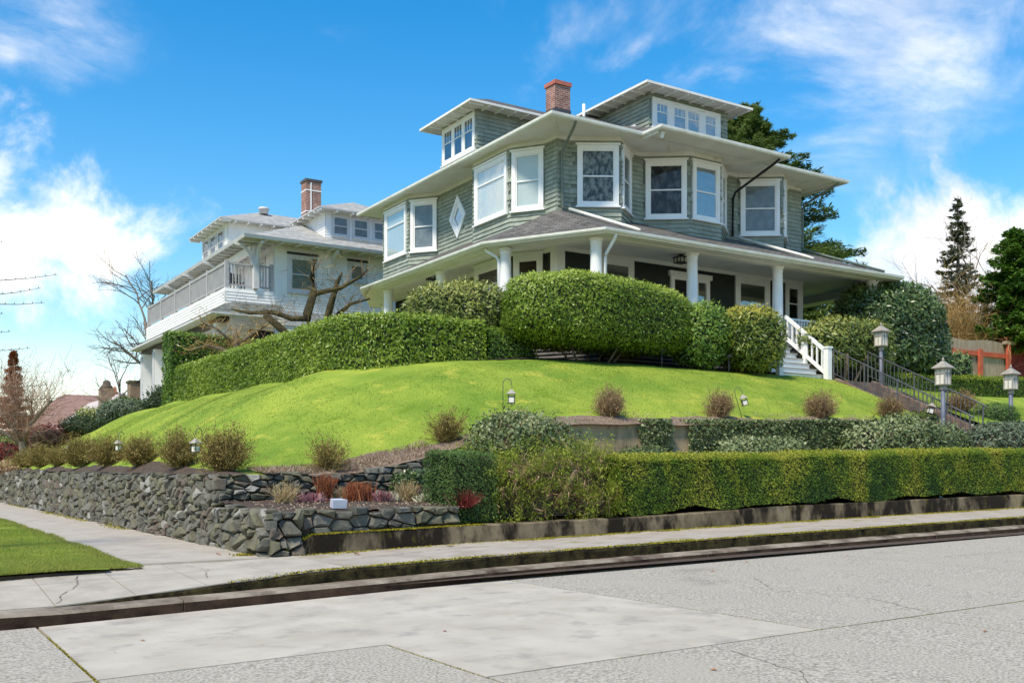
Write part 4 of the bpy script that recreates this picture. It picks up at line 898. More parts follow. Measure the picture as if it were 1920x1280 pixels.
# downspouts
def downspout(pts, m, r=.045, nm='downspout'): return MB().tube(pts, r, 8).build(nm, m, house, True)
M['green_pipe'] = mat('green_downspout_paint', (.13, .16, .13), .5, (.17, .20, .165), 4)
downspout([(17.55, EY0 - .03, ZS - .06), (17.62, EY0 + .12, ZS - .13), (17.93, 25.25, ZS - .62), (17.96, 25.24, ZS - .8), (17.96, 25.24, 9.72), (18.2, 25.1, 9.66)], M['green_pipe'])
MB().tube([(18.15, 25.12, 9.68), (18.75, 22.75, 8.68), (18.78, 22.5, 8.57)], .05, 8).build('downspout', M['cream'], house, True)
downspout([(25.35, 23.2, ZS - .08), (25.33, 23.35, ZS - .16), (25.24, 25.1, ZS - .75), (25.24, 25.22, ZS - .95), (25.24, 25.24, 9.75)], M['black'])
MB().tube([(25.26, 25.15, 9.72), (26.2, 22.9, 8.76), (26.3, 22.6, 8.62)], .05, 8).build('downspout', M['cream'], house, True)
downspout([(29.25, EY0 - .02, ZS - .08), (29.2, EY0 + .1, ZS - .15), (28.87, 25.25, ZS - .65), (28.86, 25.3, ZS - .85), (28.86, 25.3, 9.75), (28.9, 25.2, 9.68), (30.1, 22.7, 8.62)], M['green_pipe'])
downspout([(15.55, 25.85, 8.30), (15.6, 25.8, 8.18), (15.8, 25.62, 8.02), (15.86, 25.58, 7.9), (15.86, 25.58, 5.8)], M['white'])
downspout([(17.75, 22.32, 8.30), (17.75, 22.36, 8.2), (17.72, 22.72, 7.82), (17.72, 22.76, 7.7), (17.72, 22.76, 5.8)], M['white'])
# chimney
ch = MB().box(21.0, 21.68, 29.95, 30.55, 13.6, 15.72).build('chimney', M['brick'], house, False, True)
MB().box(20.96, 21.72, 29.90, 30.60, 15.72, 15.86).build('chimney_cap', M['clay'], ch); MB().box(20.98, 21.70, 29.93, 30.57, 13.6, 14.85).build('flashing', M['lead'], ch)
MB().tube([(21.0, 28.2, 13.6), (21.0, 28.2, 14.42)], .055, 10).build('vent_pipe', M['white_old'], house, True)
# dormers
def dormer(front, side_a, side_b, face, back, zt, over, horiz, seed, zlow):
    """front: 'y' faces the street, 'x' faces the side; side_a..side_b is the width, face the front plane, back where it dies into the roof"""
    if front == 'y': pl = [(side_a, back), (side_a, face), (side_b, face), (side_b, back)]
    else: pl = [(back, side_b), (face, side_b), (face, side_a), (back, side_a)]
    MB().prism(pl, zlow - 1.0, zt + .03).build('dormer_wall', M['green_wall'], house)
    a0, a1 = side_a - over, side_b + over; f = face - over; mid = (a0 + a1) / 2; run = mid - a0; sl = .5; zr = zt + .06 + run * sl
    e = zt + .06
    if front == 'y': P = [(a0, f, e), (a1, f, e), (a1, back, e), (a0, back, e), (mid, f + run, zr), (mid, back + 1.6, zr)]
    else: P = [(f, a1, e), (f, a0, e), (back, a0, e), (back, a1, e), (f + run, mid, zr), (back + 1.6, mid, zr)]
    ro = MB().add(P, [(0, 1, 4), (1, 2, 5, 4), (3, 0, 4, 5), (2, 3, 5)]).build('dormer_roof', M['roof'], house, False, True)
    ep = [(p[0], p[1]) for p in (P[3], P[0], P[1], P[2])]
    MB().prism([(p[0], p[1]) for p in (P[0], P[1], P[2], P[3])], zt + .012, zt + .055).build('dormer_soffit', M['soffit'], ro)
    strip_profile(ep, [(0, zt - .005), (.03, zt - .005), (.03, zt + .075), (0, zt + .075)], 'fascia', M['soffit'], ro)
    # rafter tails on front and visible side
    for i in range(9 if front == 'y' else 7):
        k = a0 + .12 + (a1 - a0 - .24) * i / (8 if front == 'y' else 6)
        b = MB(); b.beam((k, f + .02, zt - .02), (k, face - .01, zt - .02), .06, .07) if front == 'y' else b.beam((f + .02, k, zt - .02), (face - .01, k, zt - .02), .06, .07)
        b.build('rafter_tail', M['white'], ro)
    for i in range(6):
        k = face + .2 + (back - face - .8) * i / 5; q = a0 + .02 if True else a1
        b = MB(); b.beam((q, k, zt - .02), (side_a - .01, k, zt - .02), .06, .07) if front == 'y' else b.beam((k, q, zt - .02), (k, side_a - .01, zt - .02), .06, .07)
        b.build('rafter_tail', M['white'], ro)
    return pl, ro
pl, _ = dormer('y', 22.2, 25.8, 26.1, 29.4, 14.43, .62, True, 1, 13.0)
main_z = lambda x, y: EZ + SL * max(0, min(x - EX0, y - EY0, EX1 - x))
def grp_window(p0, p1, ranges, z0, z1, back, cas0, cas1, split=.45, mun=2):
    """a row of sashes in one white casing; muntins in the upper part"""
    o, u, nrm, L = frame(p0, p1); c = MB(); t = .10
    c.obox(o, u, nrm, cas0, cas1, .0, .05, z1, z1 + .16).obox(o, u, nrm, cas0, cas1, 0, .055, z0 - .14, z0)
    edges = [cas0] + [e for r_ in ranges for e in r_] + [cas1]
    for i in range(0, len(edges), 2): c.obox(o, u, nrm, edges[i], edges[i + 1], 0, .05 - .001 * (i % 4), z0, z1)
    w = c.build('window', M['white'], house); MB().obox(o, u, nrm, cas0 - .05, cas1 + .05, .0, .10, z0 - .19, z0 - .14).build('sill', M['white'], w)
    for (a, b) in ranges:
        s = .035; zm = z1 - (z1 - z0) * split; sa = MB().obox(o, u, nrm, a, a + s, .012, .04, z0, z1).obox(o, u, nrm, b - s, b, .012, .04, z0, z1).obox(o, u, nrm, a + s, b - s, .012, .038, z1 - s, z1).obox(o, u, nrm, a + s, b - s, .012, .038, z0, z0 + s).obox(o, u, nrm, a + s, b - s, .012, .042, zm - .018, zm + .018)
        for k in range(mun):
            q = a + s + (b - a - 2 * s) * (k + 1) / (mun + 1); sa.obox(o, u, nrm, q - .011, q + .011, .014, .036, zm + .018, z1 - s)
        sa.build('sash', M['white'], w)
        MB().obox(o, u, nrm, a + s, b - s, .024, .028, z0 + s, zm - .018).build('pane', M['glass'], w)
        for k in range(mun + 1):
            q0 = a + s + (b - a - 2 * s) * k / (mun + 1) + .012; q1 = a + s + (b - a - 2 * s) * (k + 1) / (mun + 1) - .012; MB().obox(o, u, nrm, q0, q1, .024, .028, zm + .018, z1 - s).build('pane', M['glass'], w)
        MB().obox(o, u, nrm, a, b, .002, .009, z0, z1).build('blind', back, w)
    return (cas0 - .02, cas1 + .02, z0 - .18, z1 + .14)
hd = grp_window(pl[1], pl[2], [(.28, .80), (1.06, 1.62), (1.70, 2.26), (2.52, 3.04)], 13.40, 14.12, M['blind_grey'], .10, 3.26, .42)
shingle_wall(pl[0], pl[1], lambda u: main_z(22.2, 29.4 - u) - .1, lambda u: 14.43, [], 201); shingle_wall(pl[1], pl[2], lambda u: 12.9, lambda u: 14.43, [hd], 202)
MB().box(22.10, 22.2, 26.75, 27.0, 13.35, 13.5).build('vent_hood', M['white'], house)
pl, _ = dormer('x', 30.64, 33.2, 18.08, 21.6, 14.43, .60, True, 2, 12.7)
hd = grp_window(pl[1], pl[2], [(.22, .82), (.98, 1.58), (1.74, 2.34)], 13.14, 14.22, M['room'], .08, 2.48, .42)
shingle_wall(pl[1], pl[2], lambda u: 12.5, lambda u: 14.43, [hd], 203); shingle_wall(pl[2], pl[3], lambda u: main_z(18.08 + u, 30.64) - .1, lambda u: 14.43, [], 204)
# the shingles: the ones that show largest as pieces, the rest joined
SH.sort(key=lambda s: (s[0][0][0] ** 2 + s[0][0][1] ** 2))
for V, F, k in SH[:300]: mk('shingle', V, F, M['green'] if k < .86 else M['green_b'], wall)
mb = MB(); idx = []
for V, F, k in SH[300:]: mb.add(V, F); idx += [0 if k < .86 else 1] * len(F)
o = mb.build('shingle_courses', M['green'], wall, False, False, 'stuff'); o.data.materials.append(M['green_b']); o.data.polygons.foreach_set('material_index', idx)

# ---- porch
PE = [(17.3, 37.8), (15.42, 34.5), (15.42, 25.66), (17.35, 22.29), (30.46, 22.29), (32.35, 25.66), (32.35, 34)]; PEZ = 8.39
PI = [(17.85, 36.9), (17.85, 34.0), (17.85, 25.35), (17.85, 25.35), (28.8, 25.35), (28.8, 25.35), (28.8, 34)]; PIZ = 9.67
V = [(p[0], p[1], PEZ) for p in PE] + [(p[0], p[1], PIZ) for p in PI]; n = len(PE)
F = [(i, i + 1, n + i + 1, n + i) for i in range(n - 1)]; F = [tuple(dict.fromkeys(f)) for f in F]; F[2] = (2, 3, n + 2); F[4] = (4, 5, n + 4)
F[1] = (1, 2, n + 2, n + 1); F[3] = (3, 4, n + 4, n + 2); F[5] = (5, 6, n + 6, n + 4)
pr = mk('porch_roof', V, F, M['roof'], house, False, True)
strip_profile(PE, [(-.03, PEZ - .10), (.005, PEZ - .11), (.005, PEZ - .005), (-.03, PEZ - .005)], 'fascia', M['white_old'], pr)
strip_profile(PE, [(.008, PEZ - .075), (.07, PEZ - .07), (.10, PEZ - .03), (.11, PEZ + .03), (.085, PEZ + .03), (.07, PEZ - .02), (.008, PEZ - .03)], 'gutter', M['cream'], pr)
BI = offs(PE, -.48)
ceil_in = [(17.85, 37), (17.85, 25.35), (28.8, 25.35), (28.8, 34)]
V = [(p[0], p[1], 8.29) for p in PE] + [(p[0], p[1], 8.29) for p in BI]; F = [(i, n + i, n + i + 1, i + 1) for i in range(n - 1)]; mk('porch_soffit', V, F, M['soffit'], house)
strip_profile(BI, [(0, 8.27), (0, 8.56), (-.30, 8.56), (-.30, 8.27)], 'porch_beam', M['ceil'], house)
V = [(p[0], p[1], 8.54) for p in offs(PE, -.7)] + [(18.2, 37, 8.54), (18.2, 30, 8.54), (18.2, 25.7, 8.54), (18.2, 25.7, 8.54), (28.5, 25.7, 8.54), (28.5, 25.7, 8.54), (28.5, 34, 8.54)]
F = [(0, 7, 8, 1), (1, 8, 9, 2), (2, 9, 3), (3, 9, 11, 4), (4, 11, 5), (5, 11, 13, 6)]; mk('porch_ceiling', V, F, M['ceil'], house)
# deck and skirt
DK = offs(PE, -.55)
MB().prism([(p[0], p[1]) for p in DK] + [(28.8, 34), (28.8, 25.35), (17.85, 25.35), (17.85, 36.9)], 5.62, 5.75).build('porch_deck', M['step_grey'], house)
strip_profile(DK, [(-.02, 4.3), (.0, 4.3), (.0, 5.62), (-.02, 5.62)], 'skirt_panel', M['room'], house)
for i in range(len(DK) - 1):                # slats in shade-dark paint over a near-black panel for the unlit crawl space
    o, u, nrm, L = frame(DK[i], DK[i + 1])
    if i not in (2, 3): continue
    for k in range(10): MB().obox(o, u, nrm, .05, L - .05, .012, .03, 4.45 + k * .115, 4.45 + k * .115 + .06).build('skirt_slat', M['skirt'], house)
COLS = [(17.53, 22.95), (21.23, 22.95), (24.98, 22.95), (29.76, 22.95), (16.05, 25.48), (16.05, 29.54), (16.05, 33.61), (17.5, 36.9), (31.6, 25.9)]
prof = [(.225, 0), (.225, .10), (.205, .12), (.21, .17), (.185, .20), (.18, .8), (.172, 1.6), (.16, 2.33), (.18, 2.36), (.18, 2.39), (.165, 2.41), (.20, 2.46), (.215, 2.47), (.215, 2.53)]
for c in COLS: MB().lathe((c[0], c[1], 5.75), prof, 20).build('porch_column', M['white'], house, True)
# ground floor: dark green wall, white casings
GP = [(17.85, 36.7), (17.85, 30.1), (17.15, 29.25), (17.15, 26.95), (17.85, 25.95), (17.85, 25.35), (28.8, 25.35), (28.8, 36.7)]
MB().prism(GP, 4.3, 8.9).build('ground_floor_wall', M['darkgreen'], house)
def gwin(p0, p1, uc, w, z0, z1, back, style='double', trim=.15): window(p0, p1, uc, w, z0, z1, back, style, trim=trim, proud=.06)
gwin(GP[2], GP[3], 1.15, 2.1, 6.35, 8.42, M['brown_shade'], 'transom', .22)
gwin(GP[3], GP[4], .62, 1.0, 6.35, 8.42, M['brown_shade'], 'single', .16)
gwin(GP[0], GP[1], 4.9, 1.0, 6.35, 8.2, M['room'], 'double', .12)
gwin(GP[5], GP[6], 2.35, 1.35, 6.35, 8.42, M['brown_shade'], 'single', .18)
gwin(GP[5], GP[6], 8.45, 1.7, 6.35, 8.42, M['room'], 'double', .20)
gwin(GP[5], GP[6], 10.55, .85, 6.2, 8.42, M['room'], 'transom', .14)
for k, (x0, x1) in enumerate(((17.80, 18.1), (28.62, 28.84))): MB().box(x0, x1, 25.28 - .01 * k, 25.36, 5.75, 8.54).build('corner_board', M['white'], house)
MB().box(17.78, 17.86, 25.27, 25.62, 5.75, 8.54).build('corner_board', M['white'], house)
for a, b in zip(GP[:6], GP[1:7]):
    o, u, nrm, L = frame(a, b); MB().obox(o, u, nrm, -.02, L + .02, 0, .05, 8.42, 8.539).build('frieze_board', M['white'], house)
# front door with sidelight
o, u, nrm, L = frame(GP[5], GP[6]); d0, d1 = 4.6, 6.35
door = MB().obox(o, u, nrm, d0 + .16, d0 + 1.1, .005, .05, 5.75, 7.95).build('front_door', M['room'], house)
MB().obox(o, u, nrm, d0, d0 + .15, 0, .08, 5.75, 8.1).obox(o, u, nrm, d1 - .15, d1, 0, .08, 5.75, 8.1).obox(o, u, nrm, d0 + 1.1, d0 + 1.22, 0, .075, 5.75, 8.0).obox(o, u, nrm, d0 - .08, d1 + .08, 0, .12, 8.1, 8.27).obox(o, u, nrm, d0 + .15, d1 - .15, 0, .07, 8.0, 8.1).build('door_casing', M['white'], door)
MB().obox(o, u, nrm, d0 + 1.22, d1 - .15, .01, .015, 6.3, 8.0).build('sidelight_pane', M['glass'], door); MB().obox(o, u, nrm, d0 + 1.22, d1 - .15, .002, .008, 6.3, 8.0).build('sidelight_blind', M['brown_shade'], door)
MB().lathe((o[0] + u[0] * (d0 + .95), o[1] - .09, 6.75), [(.005, -.03), (.03, -.02), (.035, 0), (.03, .02), (.005, .03)], 10).build('door_knob', M['iron'], door, True)
# amber window on the side porch
wv = MB().box(17.78, 17.86, 33.5, 35.4, 6.3, 8.2).build('window', M['white'], house); MB().box(17.76, 17.775, 33.65, 35.25, 6.45, 8.05).build('pane', mat('amber_shade', (.30, .16, .035), .6, (.36, .21, .06), 3), wv)
# porch lamps
for (x, y), lab in (((16.5, 31.0), 'small black box lantern on the side porch ceiling'), ((21.9, 24.2), 'small black box lantern on the street-side porch ceiling')):
    t = thing('porch_lantern', lab, 'lantern', (x, y, 8.28), 'porch ceiling lanterns')
    MB().box(x - .05, x + .05, y - .05, y + .05, 8.51, 8.54).box(x - .012, x + .012, y - .012, y + .012, 8.46, 8.51).build('mount', M['black'], t)
    b = MB().box(x - .19, x + .19, y - .19, y + .19, 8.43, 8.46).box(x - .17, x + .17, y - .17, y + .17, 8.26, 8.28)
    for sx in (-1, 0, 1):
        for sy in (-1, 0, 1):
            if sx or sy: b.box(x + sx * .155 - .012, x + sx * .155 + .012, y + sy * .155 - .012, y + sy * .155 + .012, 8.28, 8.43)
    b.build('frame', M['black'], t); MB().box(x - .14, x + .14, y - .14, y + .14, 8.285, 8.425).build('glass_box', M['lamp_glass'], t)
# porch steps with white risers and rails
SX0, SX1 = 23.05, 25.05; nr = 7; SY1 = 22.75; tread = .265; rise = (5.75 - 4.40) / nr
stp = MB().box(SX0 + .03, SX1 - .03, SY1, SY1 + .2, 4.3, 5.6).build('porch_steps', M['room'], house)
for i in range(nr - 1):
    yb = SY1 - tread * (nr - 1 - i); z = 4.40 + rise * (i + 1)
    MB().box(SX0, SX1, yb, yb + .03, z - rise - .02, z - .035).build('riser', M['white'], stp)
    MB().box(SX0 - .03, SX1 + .03, yb - .03, yb + tread + .02, z - .035, z).build('tread', M['step_grey'], stp)
MB().box(SX0, SX1, SY1, SY1 + .03, 5.55, 5.715).build('riser', M['white'], stp)
yb0 = SY1 - tread * (nr - 1)
def step_rail(x, label):
    t = thing('step_railing', label, 'railing', (x, yb0, 4.3), 'white railings of the porch steps')
    ya, za, yb, zb = yb0 - .08, 5.33, SY1 - .02, 6.62
    MB().beam((x, ya, za), (x, yb, zb), .09, .10).build('handrail', M['white'], t); MB().beam((x, ya + .02, za - .68), (x, yb, zb - .68), .07, .10).build('bottom_rail', M['white'], t)
    for i in range(8):
        f = (i + .7) / 8.2; y = ya + (yb - ya) * f; z = za + (zb - za) * f
        MB().beam((x, y, z - .66), (x, y, z - .03), .05, .05, (0, 1, 0)).build('baluster', M['white'], t)
    MB().beam((x, (ya + yb) / 2, 4.75), (x, (ya + yb) / 2, (za + zb) / 2 - .02), .12, .12, (0, 1, 0)).build('mid_post', M['white'], t)
    p = MB().box(x - .09, x + .09, ya - .16, ya + .02, 4.2, za + .08).build('newel_post', M['white'], t); MB().box(x - .115, x + .115, ya - .185, ya + .045, za + .08, za + .13).build('newel_cap', M['white'], p)
    return t
step_rail(25.10, 'white wooden railing on the right of the porch steps')
t = thing('step_post', 'short white newel post left of the porch steps beside the yellow green shrub', 'post', (22.98, yb0 - .1, 4.3)); MB().box(22.9, 23.06, yb0 - .2, yb0 - .04, 4.2, 5.36).build('shaft', M['white_old'], t); MB().box(22.87, 23.09, yb0 - .23, yb0 - .01, 5.36, 5.41).build('cap', M['white_old'], t)
def level_rail(p0, p1, label, m, zf=5.75, h=.88, sp=.135, name='porch_railing', grp=None):
    t = thing(name, label, 'railing', (p0[0], p0[1], zf), grp); o, u, nrm, L = frame(p0, p1)
    MB().obox(o, u, nrm, 0, L, -.045, .045, zf + h - .06, zf + h).build('top_rail', m, t); MB().obox(o, u, nrm, 0, L, -.03, .03, zf + .08, zf + .15).build('bottom_rail', m, t)
    k = int(L / sp)
    for i in range(1, k): MB().obox(o, u, nrm, L * i / k - .024, L * i / k + .024, -.022, .022, zf + .15, zf + h - .06).build('baluster', m, t)
    for e in (.0, L): MB().obox(o, u, nrm, e - .05, e + .05, -.05, .05, zf, zf + h + .03).build('post', m, t)
    return t
level_rail((25.15, 22.95), (29.55, 22.95), 'level white porch railing right of the porch steps', M['white'])

# ------------------------------------------------------------------ hedges and shrubs
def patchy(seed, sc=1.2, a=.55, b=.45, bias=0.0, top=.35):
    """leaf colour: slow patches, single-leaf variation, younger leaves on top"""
    def f(P, N): return vnoise(P, sc, seed) * a * .75 + vnoise(P, 4.5, seed + 3) * a * .5 + rng.random(len(P)) * b + bias + top * np.clip(N[:, 2], 0, 1) - .1  # leaves facing up get a lighter tint, as lit from above
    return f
# long laurel hedge round the side of the mound
path = [(10.15, 38.9, 4.1, 5.55), (10.15, 34, 4.05, 5.52), (10.15, 29, 4.0, 5.5), (10.15, 25, 3.95, 5.5), (10.2, 23.8, 3.9, 5.5), (10.5, 23.0, 3.9, 5.5), (11.1, 22.6, 3.95, 5.5), (12, 22.5, 4.05, 5.5), (13.25, 22.5, 4.15, 5.47)]
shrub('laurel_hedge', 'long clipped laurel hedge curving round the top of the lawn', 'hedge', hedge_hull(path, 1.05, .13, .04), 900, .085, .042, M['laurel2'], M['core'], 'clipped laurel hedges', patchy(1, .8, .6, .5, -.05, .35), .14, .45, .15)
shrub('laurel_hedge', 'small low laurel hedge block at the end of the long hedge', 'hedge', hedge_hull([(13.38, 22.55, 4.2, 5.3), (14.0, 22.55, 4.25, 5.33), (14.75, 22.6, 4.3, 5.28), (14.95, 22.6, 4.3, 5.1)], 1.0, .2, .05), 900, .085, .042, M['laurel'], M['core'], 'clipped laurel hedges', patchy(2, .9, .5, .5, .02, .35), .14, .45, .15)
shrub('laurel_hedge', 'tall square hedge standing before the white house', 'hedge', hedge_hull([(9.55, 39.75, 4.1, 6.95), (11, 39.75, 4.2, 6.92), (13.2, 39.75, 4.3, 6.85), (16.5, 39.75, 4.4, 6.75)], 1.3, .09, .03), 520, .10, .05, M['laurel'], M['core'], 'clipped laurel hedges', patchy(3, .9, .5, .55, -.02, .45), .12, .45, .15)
# shrubs before the porch
def stems(c, n, r, z0, z1, rad=.035):
    out = []
    for i in range(n):
        a = 6.28 * i / n + random.random(); out.append((c[0] + math.cos(a) * r * .35, c[1] + math.sin(a) * r * .25, z0, c[0] + math.cos(a) * r, c[1] + math.sin(a) * r * .6, z1, rad))
    return out
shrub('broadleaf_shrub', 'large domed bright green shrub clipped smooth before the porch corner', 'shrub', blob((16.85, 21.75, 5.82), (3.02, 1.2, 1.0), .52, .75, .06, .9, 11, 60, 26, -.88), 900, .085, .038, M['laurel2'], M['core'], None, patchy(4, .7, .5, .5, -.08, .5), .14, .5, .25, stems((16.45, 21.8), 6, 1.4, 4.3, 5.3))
shrub('rhododendron', 'pale leafed rhododendron between the long hedge and big domed shrub', 'shrub', blob((13.75, 23.9, 5.75), (1.75, 1.0, .98), .8, .9, .10, 1.1, 12, 50, 24, -.9), 480, .13, .042, M['rhodo'], M['core'], None, patchy(5, .9, .5, .5, -.02, .35), .2, .55, .1, stems((13.75, 23.9), 4, .8, 4.3, 5.2), .12)
shrub('broadleaf_shrub', 'darker green shrub squeezed between the big dome and yellow green shrub', 'shrub', blob((20.05, 21.35, 5.45), (.95, .85, .98), .8, .9, .10, 1.3, 13, 44, 24, -.92), 620, .12, .04, M['laurel'], M['core'], None, patchy(6, .9, .5, .5, -.02, .4), .2, .5, -.05, stems((20.1, 21.4), 4, .5, 4.3, 5.0), .12)
shrub('variegated_shrub', 'rounded yellow green shrub left of the porch steps', 'shrub', blob((21.62, 20.95, 5.42), (1.02, .95, 1.0), .78, .9, .09, 1.3, 14, 48, 24, -.9), 560, .13, .042, M['varieg'], M['core'], None, patchy(7, 1.0, .5, .5, -.06, .55), .2, .55, -.1, stems((21.6, 21), 4, .5, 4.3, 5.0), .12)
shrub('rhododendron', 'light green spreading rhododendron right of the porch steps', 'shrub', blob((27.1, 21.8, 5.72), (2.15, .8, .85), .75, .9, .14, 1.2, 15, 50, 22, -.8), 380, .17, .055, M['rhodo'], M['core'], None, patchy(8, .9, .55, .5, -.10, .4), .28, .6, -.05, stems((26.4, 21.5), 5, 1.0, 4.3, 5.3, .05), .18)
shrub('camellia', 'big round dark glossy camellia right of the porch', 'shrub', blob((31.15, 23.4, 6.3), (2.4, 1.9, 2.2), .80, .9, .08, .9, 16, 56, 30, -.85), 400, .15, .065, M['camellia'], M['core'], None, patchy(9, 1.1, .5, .55, -.12, .4), .25, .55, .0, stems((31, 23.4), 4, .8, 4.3, 5.2, .06), .16)
shrub('low_hedge', 'long low clipped hedge on the right lawn below the fence', 'hedge', hedge_hull([(28.3, 22.0, 4.1, 4.93), (30, 22, 4.15, 4.95), (34, 22, 4.3, 5.08), (40, 22.2, 4.5, 5.3)], .9, .2, .04), 700, .06, .03, M['boxhedge'], M['core'], None, patchy(10, .8, .4, .35, .02, .25), .1)
shrub('rhododendron', 'dark leafy undergrowth below the round camellia', 'shrub', blob((33.6, 22.9, 5.3), (1.9, .5, .75), .9, .9, .2, 1.5, 17, 40, 16, -.9), 200, .22, .07, M['camellia'], M['core'], None, patchy(11, 1.2, .5, .5, .12, .2), .3, .6, -.1)
# hedge along the street: strips of yellow and green
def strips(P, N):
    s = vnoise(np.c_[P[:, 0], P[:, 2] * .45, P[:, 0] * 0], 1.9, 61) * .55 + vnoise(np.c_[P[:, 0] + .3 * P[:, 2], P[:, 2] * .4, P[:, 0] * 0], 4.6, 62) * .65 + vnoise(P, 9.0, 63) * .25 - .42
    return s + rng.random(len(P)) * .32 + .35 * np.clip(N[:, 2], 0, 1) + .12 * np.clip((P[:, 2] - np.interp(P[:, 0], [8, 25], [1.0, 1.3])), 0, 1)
hx_ = lambda x: float(np.interp(x, [8, 11, 16, 25], [1.90, 1.88, 1.98, 2.18]))
hb_ = lambda x: float(np.interp(x, [8, 11.5, 16, 25], [.74, .78, .92, 1.06])) + .05 * math.sin(x * 2.9) + .03 * math.sin(x * 7.1)
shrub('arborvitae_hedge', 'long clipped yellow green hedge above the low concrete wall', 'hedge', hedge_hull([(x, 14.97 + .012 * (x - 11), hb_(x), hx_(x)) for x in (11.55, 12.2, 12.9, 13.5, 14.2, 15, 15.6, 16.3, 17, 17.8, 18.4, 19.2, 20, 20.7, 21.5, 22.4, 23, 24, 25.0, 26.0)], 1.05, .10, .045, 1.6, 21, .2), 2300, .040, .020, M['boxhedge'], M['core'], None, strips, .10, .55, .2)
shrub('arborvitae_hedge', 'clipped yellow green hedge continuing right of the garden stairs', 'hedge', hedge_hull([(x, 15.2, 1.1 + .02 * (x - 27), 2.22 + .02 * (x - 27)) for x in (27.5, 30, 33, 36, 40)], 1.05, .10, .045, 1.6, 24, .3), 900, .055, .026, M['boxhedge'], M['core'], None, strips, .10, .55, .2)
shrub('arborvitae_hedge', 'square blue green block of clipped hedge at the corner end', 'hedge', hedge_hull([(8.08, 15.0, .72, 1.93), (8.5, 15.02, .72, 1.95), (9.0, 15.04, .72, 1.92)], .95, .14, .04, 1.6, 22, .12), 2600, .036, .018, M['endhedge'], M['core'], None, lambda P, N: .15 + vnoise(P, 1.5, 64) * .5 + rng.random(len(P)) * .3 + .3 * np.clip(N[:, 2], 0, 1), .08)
# broken open cypress in the middle of the hedge
cy = thing('broken_cypress', 'straggly open cypress with bare twigs breaking the clipped hedge', 'shrub', (10.25, 15.1, .75))
def twigs(name, P0, D, length, w, m, parent, tint=None, bend=.3, segs=3, kind='stuff'):
    """crooked tapered ribbons: two crossed strips would be wasted at this size, each segment is a flat quad facing out"""
    n = len(P0); V = []; d = unit(D); p = P0.copy(); s = unit(np.cross(d, unit(rng.normal(size=(n, 3))))); ws = np.linspace(1, .35, segs + 1)
    rows = []
    l = (length if np.ndim(length) else np.full(n, length))[:, None] * (.7 + .6 * rng.random((n, 1)))
    for k in range(segs + 1):
        rows.append((p - s * w * ws[k] / 2, p + s * w * ws[k] / 2))
        d = unit(d + rng.normal(size=(n, 3)) * bend); p = p + d * l / segs
    V = np.stack([q for r_ in rows for q in r_], 1).reshape(-1, 3); m2 = 2 * (segs + 1); i = np.arange(n)[:, None] * m2
    F = np.concatenate([np.concatenate([i + 2 * k, i + 2 * k + 1, i + 2 * k + 3, i + 2 * k + 2], 1) for k in range(segs)])
    t_ = rng.random(n) if tint is None else tint
    fastmesh(name, V, F, m, parent, np.tile(t_, segs), False, kind); return p, d
Vh, Fh = hedge_hull([(8.95, 15.15, .72, 1.8), (9.6, 15.12, .75, 1.82), (10.3, 15.1, .75, 1.88), (11.0, 15.1, .78, 1.9), (11.62, 15.15, .8, 1.84)], .95, .2, .16, 1.6, 23, .15)
mk('shadow_stems', Vh - vert_normals(Vh, Fh) * .26, [tuple(dict.fromkeys(f)) for f in Fh.tolist()], M['core_brown'], cy, True)  # solid core hull in the brown of the stems
P, N = sample(Vh, Fh, 900); hole = np.exp(-(((P[:, 0] - 10.62) / .22) ** 2 + ((P[:, 2] - 1.38) / .25) ** 2)) * (N[:, 1] < 0); P = P[rng.random(900) > hole]; N = N[:len(P)]
P2, D2 = twigs('bare_twig', P - N * .22, N + np.array([0, 0, .25]) + rng.normal(size=P.shape) * .5, .34, .014, M['dryspray'], cy, None, .45, 4)
k = rng.random(len(P2)) < .75
C = np.repeat(P2[k], 46, 0); C = C + rng.normal(size=C.shape) * np.array([.065, .055, .065]); gs = np.repeat(rng.random(k.sum()), 46)
leaves('foliage', C, unit(rng.normal(size=C.shape) + np.array([0, -.5, .6])), .052, .017, M['cypress'], cy, (gs * .5 + rng.random(len(C)) * .5 + .3 * (vnoise(C, 1.2, 3) - .5)).clip(0, 1), .9, .4)
P, N = sample(Vh, Fh, 2600); dry = (vnoise(P, 1.5, 71) > .5) | (P[:, 0] < 9.35); P, N = P[dry], N[dry]
twigs('dry_twig', P - N * .12, N * .6 + rng.normal(size=P.shape), .17, .010, M['dryspray'], cy, None, .5, 3)
SB = mat('stripped_bark', (.34, .20, .11), .85, (.46, .31, .19), 6, .5, 30)
MB().tube([(10.45, 14.95, .95), (10.55, 14.78, 1.2), (10.66, 14.72, 1.42), (10.78, 14.75, 1.6)], [.06, .055, .045, .03], 7).build('trunk', SB, cy, True); MB().tube([(10.55, 14.78, 1.2), (10.42, 14.68, 1.3), (10.35, 14.66, 1.5)], [.03, .025, .012], 6).build('branch', SB, cy, True)
for i in range(26):
    a = random.random() * 6.28; x0 = 9.1 + random.random() * 2.4; z0 = .9 + random.random() * .8; q = [(x0, 14.62, z0)]
    for _ in range(4): q.append((q[-1][0] + random.gauss(0, .09), q[-1][1] - random.random() * .03, q[-1][2] + random.gauss(.03, .07)))
    MB().tube(q, [.013, .012, .010, .008, .004], 5).build('branch', SB, cy, True)
